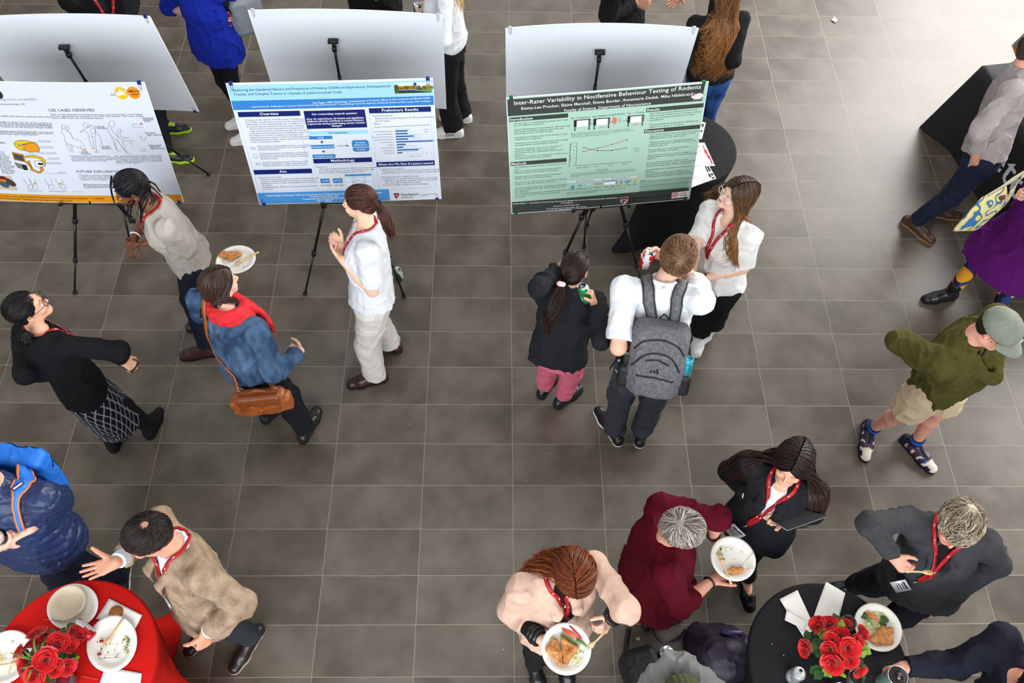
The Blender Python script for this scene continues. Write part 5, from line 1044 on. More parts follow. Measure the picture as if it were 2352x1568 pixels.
for r in (.014, .009): 
    for sg in (-1, 1):
        c = B3.uv(*z3b(209, 1207)); th = np.radians(np.linspace(-50, 50, 7)); B3.line([c+A([sg*r*math.cos(t)*1.5, r*math.sin(t)*1.5]) for t in th], .0035, (196, 70, 60), 'print_red')
for k in range(4): B3.line([z3b(270+k*6, 1190+k*10), z3b(340+k*4-k*k*4, 1186+k*9), z3b(350-k*k*4, 1180+k*8)], .003, (60, 110, 140), 'print_steel')
B3.disc(z3b(403, 1178), .009, .012, (244, 190, 40), 'print_yellow'); B3.rect(B3.uv(*z3b(396, 1190)), B3.uv(*z3b(409, 1203)), (90, 90, 80), 'print_grey')
B3.para(['Figure 3. Depiction of various experimental and environmental factors that can affect the', 'behavioral outcomes during behavioral testing.'], z3a(720, 1330), z3a(718, 1346), .0105, g, 'ink_green', maxw=.45)
for t, x, y, w in (('Internship— Carleton University Research Experience for Undergraduate Students –', 0, 0, 0),): B3.text(t, z3a(92, 1462), z3b(215, 1388), WH, 'ink_white', bold=.03)
for t, a, b in (('I-CUREUS', z3a(642, 1455), z3a(788, 1446)), ('Future Learning Lab', z3a(560, 1490), z3a(860, 1468)), ('Teaching and Learning Services', z3a(474, 1522), z3a(944, 1490)), ('2023-2024', z3a(632, 1534), z3a(784, 1522))): B3.text(t, a, b, WH, 'ink_white', bold=.03)
def crest(B, c, k, white=True):
    c = B.uv(*c); s_ = lambda L: [c+A(q)*k for q in L]
    if white: B.poly(s_([(-.019, .024), (.019, .024), (.019, -.006), (0, -.027), (-.019, -.006)]), (240, 240, 240), 'print_white', 2)
    B.poly(s_([(-.017, .022), (.017, .022), (.017, .004), (-.017, .004)]), (26, 24, 26), 'print_black', 3); B.poly(s_([(-.010, .010), (.012, .016), (.015, -.004), (0, -.012), (-.010, -.004)]), (206, 42, 48), 'print_crest', 4); B.poly(s_([(-.016, .001), (-.006, -.006), (.004, -.018), (0, -.024), (-.015, -.006)]), (26, 24, 26), 'print_black', 4); B.line(s_([(-.008, .012), (.0, .006), (.010, .010)]), .003*k, (240, 240, 240), 'print_white', 5)
crest(B3, z3b(270, 1418), 1.25)
B3.text('Carleton', z3b(325, 1408), z3b(560, 1388), (24, 26, 26), 'ink_dark', bold=.03); B3.text('University', z3b(325, 1436), z3b(482, 1422), (24, 26, 26), 'ink_dark', bold=.01); B3.line([z3b(584, 1352), z3b(580, 1410)], .0015, (40, 44, 42), 'ink_dark'); B3.text('Teaching and Learning', z3b(604, 1374), z3b(798, 1360), (34, 38, 36), 'ink_dark'); B3.text('Services', z3b(604, 1392), z3b(676, 1388), (34, 38, 36), 'ink_dark')
B3.poly([z3b(820, 1395), z3b(1016, 1372), z3b(1026, 1304), z3b(828, 1326)], (244, 244, 248), 'print_white', 2); B3.disc(z3b(866, 1352), .022, .022, (196, 34, 60), 'print_crimson', 3); B3.disc(z3b(866, 1352), .016, .016, (244, 244, 248), 'print_white', 4)
c = B3.uv(*z3b(866, 1352)); B3.poly([c+A([x, y])*.9 for x, y in ((0, .014), (.004, .006), (.012, .006), (.008, -.001), (.009, -.007), (0, -.005), (-.009, -.007), (-.008, -.001), (-.012, .006), (-.004, .006))], (196, 34, 60), 'print_crimson', 5)
B3.text('NSERC', z3b(918, 1346), z3b(1004, 1336), (30, 30, 34), 'ink_black', bold=.05); B3.text('CRSNG', z3b(914, 1368), z3b(1000, 1357), (30, 30, 34), 'ink_black', bold=.05)
# rat
c = B3.uv(*z3b(1132, 206)); B3.disc(c, .030, .021, (232, 220, 218), 'print_rat', 3, 24, .25); B3.disc(c+A([-.030, -.002]), .014, .010, (236, 224, 222), 'print_rat', 3, 16, -.3); B3.disc(c+A([-.022, .014]), .007, .007, (228, 150, 146), 'print_pink', 4, 12); B3.line([c+A([.028, .004]), c+A([.044, .006]), c+A([.052, .014])], .003, (206, 136, 100), 'print_tail', 4)
for x in (-.024, -.010, .012, .022): B3.disc(c+A([x, -.020]), .005, .004, (226, 160, 154), 'print_pink', 4, 8)

# ---- blue poster on adverse childhood experiences
B2 = Board((-1.107, 1.159, 1.346), .045, .183, .007, -.003); W2, H2 = B2.W/2, B2.H/2; NV = (12, 28, 100); BL = (28, 100, 190); LB = (158, 210, 246); MB_ = (74, 148, 212)
B2.rect(A([-W2+.003, H2-.004]), A([W2-.003, -H2+.004]), (218, 223, 232), 'print_paper', 0)
h1 = yv(B2, z2(160, 757)); h2 = yv(B2, z2(182, 826)); B2.rect(A([-W2+.004, H2-.012]), A([W2-.004, h1]), LB, 'print_sky_blue'); B2.rect(A([-W2+.004, h1]), A([W2-.004, h2]), BL, 'print_blue'); fx = B2.uv(*z2(1357, 1480)); fy = yv(B2, z2(358, 1447)); B2.rect(A([-W2+.004, fy]), A([fx[0], -H2+.004]), MB_, 'print_mid_blue')
DN = (18, 34, 56)
B2.text('Exploring the Gendered Nature and Prevalence of Adverse Childhood Experiences, Developmental', z2(183, 684), z2(1362, 652), DN, 'ink_navy', bold=.015); B2.text('Trauma, and Complex Trauma in a Sample of Justice-Involved Youth', z2(188, 715), z2(998, 698), DN, 'ink_navy', bold=.015)
B2.text('Eva Huppe, HBSc Psychology, Concentration in Forensics, Minor in Neuroscience and Mental Health', z2(782, 777), z2(1660, 738), WH, 'ink_white', bold=.015); B2.text('Supervised by Dr. Shelley Brown, Carleton University Psychology Department; Dr. Tracey Skilling, Centre for Addiction and Mental Health; and Ellen Coady, PhD Candidate', z2(320, 806), z2(1662, 762), WH, 'ink_white', bold=.010)
def head(B, a, b, t, hh=.036, sz=.028): u, v = B.uv(*a), B.uv(*b); B.rect(u, A([v[0], u[1]-hh]), NV, 'print_navy'); B.text(t, A([(u[0]+v[0])/2, u[1]-hh*.72]), None, WH, 'ink_white', sz, .02, align='c', maxw=(v[0]-u[0])*.94)
def frame_(B, a, b, col=(176, 208, 236)):
    u, v = B.uv(*a), B.uv(*b); 
    for p, q in (((u[0], u[1]), (v[0], u[1])), ((v[0], u[1]), (v[0], v[1])), ((v[0], v[1]), (u[0], v[1])), ((u[0], v[1]), (u[0], u[1]))): B.line([A(p), A(q)], .0030, col, 'print_frame')
head(B2, z2(213, 840), z2(682, 836), 'Overview'); head(B2, z2(332, 1275), z2(772, 1275), 'Aim'); head(B2, z2(780, 1192), z2(1222, 1186), 'Methodology'); head(B2, z2(1198, 812), z2(1664, 795), 'Preliminary Results'); head(B2, z2(1254, 1216), z2(1692, 1200), 'Where Are We Now & Lessons Learned', .038, .025)
frame_(B2, z2(218, 880), z2(745, 1255)); frame_(B2, z2(340, 1312), z2(800, 1424)); frame_(B2, z2(785, 1238), z2(1248, 1415)); frame_(B2, z2(1204, 852), z2(1690, 1195)); frame_(B2, z2(1256, 1255), z2(1706, 1405))
u, v = B2.uv(*z2(708, 832)), B2.uv(*z2(1168, 818)); B2.rect(u, A([v[0], yv(B2, z2(738, 967))]), NV, 'print_navy')
for t, x, y, s_ in (('Our overarching research question:', 943, 858, .0185), ('How do experiences of trauma and significant', 948, 893, .0185), ('childhood adversity contribute to criminal behaviour', 950, 911, .0185), ('trajectories among youth facing serious criminal', 955, 930, .0185), ('charges?', 960, 948, .0185)): B2.text(t, B2.uv(*z2(x, y)), None, WH, 'ink_white', s_, .03, align='c', maxw=.35)
u, v = B2.uv(*z2(740, 985)), B2.uv(*z2(1192, 970)); B2.rect(u, A([v[0], u[1]-.028]), (170, 214, 242), 'print_sky_blue'); B2.text('Our hypothesis:', A([(u[0]+v[0])/2, u[1]-.021]), None, DN, 'ink_navy', .018, .02, align='c')
for t, a, b in (('ACEs', z2(750, 1022), z2(928, 1042)), ('Developmental trauma', z2(762, 1088), z2(944, 1112)), ('Complex trauma', z2(775, 1160), z2(952, 1182))):
    u, v = B2.uv(*a), B2.uv(*b); B2.rect(u, v, BL, 'print_blue'); B2.text(t, A([(u[0]+v[0])/2, (u[1]+v[1])/2-.005]), None, WH, 'ink_white', .016, .02, align='c')
for p in (z2(847, 1065), z2(860, 1136)): c = B2.uv(*p); B2.rect(c+A([-.010, .0028]), c+A([.010, -.0028]), (24, 26, 30), 'print_black'); B2.rect(c+A([-.0028, .010]), c+A([.0028, -.010]), (24, 26, 30), 'print_black')
B2.line([z2(962, 1094), z2(1040, 1092)], .003, (24, 26, 30), 'print_black'); u = B2.uv(*z2(1040, 1092)); B2.poly([u+A([-.006, .008]), u+A([.007, 0]), u+A([-.006, -.008])], (24, 26, 30), 'print_black')
u, v = B2.uv(*z2(1068, 1052)), B2.uv(*z2(1208, 1134)); r = .012; B2.poly([A([u[0]+r, u[1]]), A([v[0]-r, u[1]]), A([v[0], u[1]-r]), A([v[0], v[1]+r]), A([v[0]-r, v[1]]), A([u[0]+r, v[1]]), A([u[0], v[1]+r]), A([u[0], u[1]-r])], BL, 'print_blue', 1)
for i, t in enumerate(('Increased', 'likelihood of', 'criminal behaviour', 'in youth')): B2.text(t, A([(u[0]+v[0])/2, u[1]-.022-i*.0175]), None, WH, 'ink_white', .0155, .02, align='c')
k2 = (74, 80, 92)
B2.para(['In Canada, under Section 34 of the Youth Criminal Justice', 'Act (YCJA), a youth justice court can order psychological', 'assessments of youth deemed high risk to reoffend or who', 'are presenting with substantial mental health challenges', '   These reports provide comprehensive evaluations of', '   these youth and their circumstances, and aid the courts in', '   making informed sentencing and rehabilitation decisions', 'This study uses Section 34 reports to investigate the', 'relationship between adverse childhood experiences (ACEs),', 'developmental and complex trauma, and youth involvement', 'in the criminal justice system.'], z2a(274, 560), z2a(344, 823), .0152, k2, 'ink_slate', maxw=.40)
B2.para(['ACEs: includes a range of negative events or circumstances', 'experienced during childhood, such as abuse, neglect, or', 'household dysfunction.', '', 'Developmental trauma: the experience of cumulative', 'interpersonal trauma occurring during childhood (e.g.,', 'sexual abuse, abandonment by caregiver, witnessing', 'domestic violence).', '', 'Complex trauma: the long-term effects (e.g., PTSD,', 'emotional dysregulation, insecure attachment) of', "children's exposure to multiple traumatic events."], z2a(426, 872), z2a(488, 1108), .0138, k2, 'ink_slate', maxw=.33)
for c_, k in ((z2a(378, 893), 0), (z2a(405, 985), 1), (z2a(435, 1080), 2)):
    c = B2.uv(*c_)
    for q in ((-.010, .006), (.008, .006)) if k != 1 else ((0, .002),): th = np.linspace(0, 6.283, 11); B2.line([c+A(q)+A([math.cos(t), math.sin(t)])*(.005 if k != 1 else .015) for t in th], .0016, (90, 96, 104), 'ink_slate')
    B2.line([c+A([-.014, -.014]), c+A([-.010, .0]), c+A([0, -.006]), c+A([.008, 0]), c+A([.014, -.014])] if k != 1 else [c+A([-.006, -.012]), c+A([.004, -.018])], .0016, (90, 96, 104), 'ink_slate')
B2.para(['Overall aim of the study:', '   Explore the prevalence of ACEs, developmental trauma, and', '   complex trauma among youth referred to a youth justice', '   assessment clinic in a major metropolitan area for Section', '   34 reports.', '   Investigate gender differences in the presence of adversity', '   and trauma.'], z2a(434, 1248), z2a(460, 1388), .0148, k2, 'ink_slate', maxw=.40)
B2.para(['Participants:', '   1305 youth charged with serious offences who were assessed', '   at a youth justice clinic in a major metropolitan area under', '   Section 34 of the YCJA between 2001 and 2022.'], z2b(140, 1122), z2b(150, 1193), .0145, k2, 'ink_slate', maxw=.40)
for t, t2, a, b in (('12.3%', 'were female', z2b(183, 1256), z2b(305, 1306)), ('87.7%', 'were male', z2b(334, 1252), z2b(458, 1304))): u, v = B2.uv(*a), B2.uv(*b); B2.rect(u, v, BL, 'print_blue'); B2.text(t, A([(u[0]+v[0])/2, (u[1]+v[1])/2-.006]), None, WH, 'ink_white', .018, .02, align='c'); B2.text(t2, A([(u[0]+v[0])/2, v[1]-.022]), None, DN, 'ink_navy', .014, .02, align='c')
u, v = B2.uv(*z2b(478, 1204)), B2.uv(*z2b(822, 1360)); B2.rect(u, A([v[0], u[1]-.016]), (96, 164, 220), 'print_mid_blue')
for i in range(6): y = u[1]-.016-i*.019; B2.rect(A([u[0], y]), A([v[0], y-.018]), ((208, 226, 242), (224, 236, 248))[i % 2], ('print_row', 'print_row2')[i % 2])
for i, (t, n_) in enumerate((('Race', '%'), ('White', '40.6'), ('Caribbean', '12.2'), ('Black', '19.8'), ('Mixed', '4.1'))): y = u[1]-.012-i*.019; B2.text(t, A([u[0]+.04, y]), None, k2, 'ink_slate', .012); B2.text(n_, A([v[0]-.06, y]), None, k2, 'ink_slate', .012)
B2.para(['Preliminary Results:', '   Subset of the sample composed of 100 youth (50 females', '   and 50 males)', 'Figure 1'], z2b(815, 512), z2b(828, 604), .0152, k2, 'ink_slate', maxw=.40); B2.text('Number of Youth who Reported an ACE, Broken Down by Gender', z2b(832, 645), z2b(1500, 614), k2, 'ink_slate')
for i, (t, a, b) in enumerate((('Parent Treated Violently', 100, 122), ('Incarcerated Relative', 100, 100), ('Household Substance Abuse', 148, 218), ('Household Mental Illness', 98, 205), ('Parental Divorce', 308, 332), ('Neglect', 76, 70), ('Emotional Abuse', 54, 160), ('Physical Abuse', 178, 212), ('Sexual Abuse', 42, 168))):
    x0, y0 = 1086+i*3.2, 684+i*32.6; p = B2.uv(*z2b(x0, y0)); e = .00058*1.33; B2.rect(p+A([0, .004]), p+A([a*e, -.005]), (36, 84, 140), 'print_bar'); B2.rect(p+A([0, .012]), p+A([b*e, .0045]), (176, 206, 232), 'print_bar_light'); B2.text(t, p+A([-.018, -.004]), None, k2, 'ink_slate', .0115, align='r')
for i in range(8): B2.text(str(i*5), B2.uv(*z2b(1112+i*57, 974-i*3.2)), None, k2, 'ink_slate', .009)
B2.text('Number of youth', z2b(1252, 992), z2b(1390, 986), k2, 'ink_slate'); B2.text('Females', z2b(1432, 668), z2b(1490, 664), k2, 'ink_slate'); B2.text('Males', z2b(1434, 698), z2b(1474, 695), k2, 'ink_slate')
B2.para(['Coding is now underway.', '   Working with a team of 5 students from Carleton University', '   and the University of Toronto to develop a coding manual.', '', 'Takeaways from the I-CUREUS project:', '   Learning how to operationalize constructs in psychology.', '      Difficult to accomplish, especially when working with a', '      team with different theoretical views.', '   Creating a reliable coding manual is challenging.'], z2b(897, 1148), z2b(916, 1340), .0152, k2, 'ink_slate', maxw=.40)
for t, y, s_ in (('Internship-Carleton University Research Experience for Undergraduate Students', 1462, .0225), ('Future Learning Lab', 1478, .0225), ('Teaching and Learning Services', 1494, .0225), ('2023-2024', 1511, .0225)): B2.text(t, B2.uv(*z2(866, y)), None, WH, 'ink_white', s_, .015, align='c')
crest(B2, z2b(1104, 1462), 1.05, False); B2.text('Carleton', z2b(1154, 1462), z2b(1362, 1452), (30, 30, 34), 'ink_black', bold=.025); B2.text('University', z2b(1156, 1490), z2b(1302, 1484), (30, 30, 34), 'ink_black', bold=.01); B2.line([z2b(1384, 1424), z2b(1388, 1482)], .0016, (110, 110, 116), 'ink_slate'); B2.text('Teaching and Learning', z2b(1406, 1450), z2b(1585, 1436), k2, 'ink_slate', bold=.02); B2.text('Services', z2b(1406, 1466), z2b(1470, 1463), k2, 'ink_slate', bold=.02)
# campus photo strip on the blue poster
u, v = B2.uv(*z2(1388, 622)), B2.uv(*z2(1672, 692)); w_, h_ = v[0]-u[0], u[1]-v[1]; Q = lambda a, b: A([u[0]+w_*a, u[1]-h_*b])
B2.rect(Q(0, 0), Q(1, 1), (214, 230, 240), 'photo_sky', 2); B2.rect(Q(0, .55), Q(1, 1), (40, 46, 50), 'photo_water', 3); B2.rect(Q(.52, .02), Q(.60, .55), (30, 74, 160), 'photo_tower', 3); B2.rect(Q(.60, .05), Q(.66, .5), (226, 214, 206), 'photo_tower_side', 3); B2.rect(Q(.84, .2), Q(.97, .5), (206, 150, 150), 'photo_brick', 3)
rr = random.Random(4)
for i in range(34): x = rr.random(); B2.disc(Q(.06+x*.94, .50+rr.uniform(-.10, .12)), .014, .010, rr.choice(((190, 148, 30), (54, 66, 26), (150, 84, 24), (88, 104, 36))), ('photo_tree_a', 'photo_tree_b', 'photo_tree_c', 'photo_tree_d')[i % 4], 4, 9)
for i in range(8): B2.disc(Q(.05, .3+i*.08), .013, .012, (196, 160, 40), 'photo_tree_a', 5, 9)
B2.poly([Q(.62, .72), Q(1, .62), Q(1, .84), Q(.8, .84)], (90, 150, 60), 'photo_grass', 5); B2.poly([Q(.1, .62), Q(.55, .60), Q(1, .9), Q(1, .97), Q(.5, .74), Q(.1, .72)], (120, 134, 150), 'photo_path', 5)

# ---- white and orange design poster
B1 = Board((-2.827, 1.133, 1.34), .026, .169, -.025, -.018); W2, H2 = B1.W/2, B1.H/2
B1.rect(A([-W2+.003, H2-.004]), A([W2-.003, -H2+.003]), (214, 219, 230), 'print_paper2', 0)
fy = yv(B1, z1f(1300, 1405)); B1.rect(A([-W2+.003, fy]), A([W2-.004, -H2+.004]), (222, 146, 26), 'print_orange')
K1 = (46, 46, 50); kg = (92, 94, 100)
B1.text('USE CASES OBSERVED', z1f(586, 396), z1f(1140, 394), K1, 'ink_black'); B1.text('FUTURE EXPLORATION', z1f(924, 1130), z1f(1480, 1130), K1, 'ink_black'); B1.text('WORKS', z1f(-60, 782), z1f(68, 782), K1, 'ink_black'); B1.text('Making music learning more accessible', z1f(-420, 262), z1f(440, 262), (150, 152, 156), 'ink_pale'); B1.text('School of Industrial Design | SID', z1f(-100, 316), z1f(305, 316), kg, 'ink_mid')
B1.text('CIL', z1f(1333, 206), z1f(1392, 204), K1, 'ink_black'); c = B1.uv(*z1f(1455, 176)); B1.disc(c, .036, .042, (226, 184, 28), 'print_gold', 2); 
B1.poly([c+A(q)*.78 for q in ((-.040, .0), (-.020, .012), (.0, .040), (.004, .038), (-.004, .014), (.018, .032), (.022, .028), (.006, .008), (.034, .014), (.034, .009), (.010, -.002), (.030, -.012), (.028, -.017), (.0, -.014), (-.020, -.026), (-.040, -.012))], (244, 244, 246), 'print_white', 3)
c = B1.uv(*z1f(1605, 172)); B1.disc(c, .036, .042, (236, 140, 24), 'print_orange2', 2); B1.text('FMDG', c+A([0, .002]), None, (26, 22, 20), 'ink_black', .024, .03, align='c'); B1.line([c+A([-.024, -.011]), c+A([.024, -.011])], .006, (60, 36, 18), 'ink_brown'); B1.disc(B1.uv(*z1f(-18, 190)), .024, .03, (30, 22, 22), 'print_black', 2)
B1.para(['So far, we have observed how the tap-tap prototype can be used during 1:1 music lessons', 'between sighted teachers and blind or low vision music learners. The lessons include', 'piano, violin, voice and composition lessons.'], z1f(612, 438), z1f(630, 482), .0165, kg, 'ink_mid', maxw=.54)
B1.para(['The tap-tap device was found useful for', 'communicating musical information in real time', 'such as tempo, rhythm and various changes in', 'dynamics and articulation in music.'], z1f(838, 936), z1f(868, 992), .0150, kg, 'ink_mid', maxw=.27)
B1.para(['Also, participants found it useful to send tactile', 'reminders for particular predetermined codes.', 'For example, to remind a student to curve their', 'fingers while playing the piano or to play louder', 'during a certain section.'], z1f(1376, 940), z1f(1400, 1020), .0150, kg, 'ink_mid', maxw=.29)
B1.para(['This study is currently ongoing but has shown promise', 'in other contexts where non-verbal cues help', 'learners such as during performances with a', 'conductor in an orchestra.'], z1f(945, 1166), z1f(972, 1222), .0150, kg, 'ink_mid', maxw=.36)
B1.para(['My involvement in this project has allowed me to apply', 'the skills acquired through my studies to create a', 'prototype that met the needs of the user.'], z1f(1002, 1276), z1f(1014, 1312), .0135, K1, 'ink_black', .01, maxw=.40)
B1.para(['music teachers may miss non-verbal cues such as facial', '', '', '', 'accessible to them. The aim of this study is to', 'haptic devices for real-time communication between', 'teachers at school. We partnered with the FMDG Music', 'with students to use the tap-tap prototype weekly.', '', '', 'participants explored the functionality, use cases and', 'working on how a wearable haptic device can be used in a', 'blind or low vision music learners.'], z1f(-70, 455), z1f(-30, 672), .0175, kg, 'ink_mid', maxw=.34)
B1.para(['worn on', 'ankle or', 'the wrist,', 'made using', 'made from', 'aluminium', 'are wireless', 'a variety of', 'of parts of', 'the prototype', 'at the centre', 'to make it', 'this is device', 'always clear', 'in advance.'], z1f(-60, 884), z1f(30, 1142), .0165, kg, 'ink_mid')
OR, YE, GY = (214, 128, 24), (226, 190, 22), (70, 70, 76)
def blob(pts, col, name, lay=2): B1.poly([z1f(*q) for q in pts], col, name, lay); B1.line([z1f(*q) for q in pts+[pts[0]]], .0022, (70, 50, 20), 'ink_brown', lay+3)
blob([(165, 780), (190, 752), (260, 740), (340, 750), (395, 766), (300, 790), (250, 800), (230, 792), (212, 800), (262, 808), (300, 866), (240, 856), (190, 820)], YE, 'print_gold'); blob([(275, 790), (400, 766), (440, 780), (475, 850), (470, 876), (360, 884), (310, 868)], OR, 'print_orange', 3)
blob([(145, 882), (280, 912), (306, 1000), (175, 974)], OR, 'print_orange'); blob([(160, 900), (270, 925), (290, 990), (185, 965)], GY, 'print_grey2', 3); blob([(175, 1008), (310, 1040), (335, 1090), (330, 1100), (215, 1066)], (120, 122, 128), 'print_grey3'); blob([(262, 1032), (318, 1046), (336, 1095), (290, 1094)], (24, 22, 24), 'print_black', 4)
blob([(295, 930), (400, 920), (500, 944), (546, 985), (548, 1030), (530, 1052), (520, 1000), (470, 960), (380, 944), (310, 950)], YE, 'print_gold'); blob([(306, 1000), (350, 985), (362, 1048), (372, 1100), (480, 1140), (526, 1100), (510, 1060), (480, 1066), (488, 1110), (470, 1120), (400, 1090), (380, 1060), (340, 1040)], OR, 'print_orange', 3); blob([(412, 990), (500, 988), (544, 1030), (540, 1052), (440, 1056)], (232, 232, 236), 'print_white', 4); B1.disc(z1f(488, 1024), .018, .010, (40, 40, 44), 'print_black', 6)
for (x0, x1, y), t in (((395, 612, 764), 'Ankle strap'), ((462, 650, 836), 'Vibration Motors'), ((300, 685, 906), 'Wireless controller'), ((540, 716, 972), 'Shoe strap'), ((540, 740, 1026), 'Sensing switch'), ((528, 798, 1142), 'Buttons')): B1.line([z1f(x0, y), z1f(x1, y+1)], .0022, (120, 122, 128), 'ink_pale'); B1.text(t, B1.uv(*z1f(x1-4, y-8)), None, (130, 130, 136), 'ink_pale', .015, align='r')
def sketch(*S, col=(120, 122, 128), w=.0020):
    for p in S: B1.line([z1f(*q) for q in bez([(*q, 0) for q in p], 20)[:, :2]] if len(p) > 2 else [z1f(*q) for q in p], w, col, 'ink_sketch')
def ring(x, y, r1, r2, col=(120, 122, 128)): th = np.linspace(0, 6.283, 15); B1.line([z1f(x+r1*math.cos(t), y+r2*math.sin(t)) for t in th], .0020, col, 'ink_sketch')
ring(765, 578, 24, 24); ring(812, 600, 20, 26); sketch([(748, 590), (742, 650), (768, 680), (780, 740), (800, 770), (1000, 850), (1030, 830)], [(790, 620), (840, 650), (880, 720), (960, 745), (1020, 830)], [(830, 640), (862, 690), (870, 720)], [(785, 760), (800, 790), (860, 810)], [(790, 780), (850, 890)], [(860, 815), (890, 895)], [(840, 820), (870, 890)], [(960, 800), (1000, 870), (1060, 885)], [(1000, 850), (1060, 880)])
ring(1030, 556, 30, 28); sketch([(955, 650), (1105, 556)], [(962, 640), (1100, 566)], [(1000, 628), (1050, 650), (1070, 690), (1140, 695)], [(1120, 570), (1145, 610), (1150, 690)], [(1060, 695), (1105, 830)], [(1110, 700), (1130, 820)], [(1140, 700), (1160, 880)], [(1160, 640), (1200, 700), (1222, 800)]); ring(1115, 632, 28, 38); ring(1165, 880, 18, 14)
ring(1345, 545, 34, 38); sketch([(1310, 560), (1290, 600), (1340, 700), (1400, 860)], [(1330, 590), (1360, 640), (1440, 720)], [(1350, 700), (1420, 760), (1520, 890), (1570, 910)], [(1400, 720), (1450, 800), (1530, 880)], [(1440, 650), (1460, 700), (1560, 712)], [(1400, 650), (1440, 720), (1520, 720)], [(1460, 748), (1620, 748)], [(1470, 752), (1500, 820)], [(1560, 752), (1600, 820)], [(1380, 760), (1410, 860), (1450, 870)]); ring(1432, 630, 24, 22)
sketch([(1595, 545), (1600, 580), (1720, 585)], [(1600, 545), (1720, 552)]); B1.line([z1f(1680, 532), z1f(1712, 552)], .003, (206, 60, 60), 'print_red'); B1.line([z1f(1708, 530), z1f(1684, 556)], .003, (206, 60, 60), 'print_red')
sketch([(1680, 680), (1700, 730), (1740, 735), (1750, 690)], [(1700, 690), (1710, 720)]); ring(1720, 858, 26, 18)
for t, x, y in (('1 Hand', 1140, 586), ('Rhythm', 1165, 606), ('1 Study', 1200, 826), ('Rhythm', 1225, 848), ('1 Foot', 950, 892), ('Rhythm', 980, 912), ('1 Reacher', 1690, 486), ('extends', 1720, 504), ('hand', 1735, 522), ('Reacher', 1745, 664), ('tight spaces', 1765, 686), ('Extended', 1790, 812), ('manuals', 1800, 830), ('tap product', 1810, 850)): B1.text(t, B1.uv(*z1f(x, y)), None, (70, 72, 84), 'ink_hand', .019)
for x in (340, 400, 590, 720): sketch([(x-60, 1200), (x-20, 1265), (x+10, 1300)], [(x+20, 1205), (x+40, 1270)]); ring(x+20+(x % 7)*3, 1302, 34, 30)
for x, y in ((415, 1258), (1118, 838), (1015, 856), (722, 1262)): B1.rect(B1.uv(*z1f(x-16, y-8)), B1.uv(*z1f(x+22, y+6)), OR, 'print_orange', 5)
for t, a, b in (('Wrist strap | Foot', z1f(340, 1352), z1f(508, 1354)), ('Over the bolted positions', z1f(585, 1358), z1f(806, 1360)), ('CUREUS Movie Section', z1f(875, 1362), z1f(1014, 1364))): B1.text(t, a, b, kg, 'ink_mid')
B1.poly([z1f(-60, 1165), z1f(128, 1170), z1f(215, 1342), z1f(-20, 1328)], (196, 182, 164), 'photo_floor', 2); B1.disc(z1f(50, 1265), .028, .034, (60, 84, 100), 'photo_shoe', 3, 14, .6); B1.disc(z1f(120, 1245), .026, .040, (70, 58, 54), 'photo_shoe_b', 3, 14, .7); B1.disc(z1f(40, 1225), .022, .012, (206, 110, 30), 'photo_orange', 4, 12); B1.disc(z1f(20, 1190), .030, .014, (96, 34, 26), 'photo_rug', 3, 12)
B1.text('Internship – Carleton University Research Experience for Undergraduate Students – I-CUREUS', z1f(-180, 1406), z1f(1255, 1450), (96, 54, 16), 'ink_brown', bold=.02); B1.text('Future Learning Lab, Teaching and Learning Services 2023-2024', z1f(-40, 1438), z1f(868, 1478), (96, 54, 16), 'ink_brown', bold=.02)

BB = [Board((-2.905, 1.90, 1.30), .015, -.12, .022, .030), Board((-1.088, 1.936, 1.34), .008, -.127, -.02, .026), Board((.551, 1.873, 1.34), -.003, -.198, .023, .038)]
# the stretch table and the banner table carry lettering too
TEXTQ += [('etc', .02), ('liver', .02), ('CRUSH', .02)]
GL = text_mesh(TEXTQ)
B1.finish('white research poster with orange footer and sketches on an easel at the left edge', clips=((1, 1), (1, -1)))
B2.finish('blue and white research poster on childhood trauma, on the middle front easel')
B3.finish('mint green research poster on rodent testing, on the right front easel', clipcol=(20, 92, 60))
for b, l, cl in zip(BB, ('blank white board back behind the orange-footed poster, leftmost of the back row', 'blank white board back behind the blue poster, middle of the back row', 'blank white board back behind the mint green poster, right of the back row'), (((1, 1), (1, -1)), ((-1, 1), (1, 1)), ((-1, 1), (1, 1)))): b.finish(l, True, clips=cl, clipcol=(24, 34, 120) if b is BB[0] else (190, 192, 194))

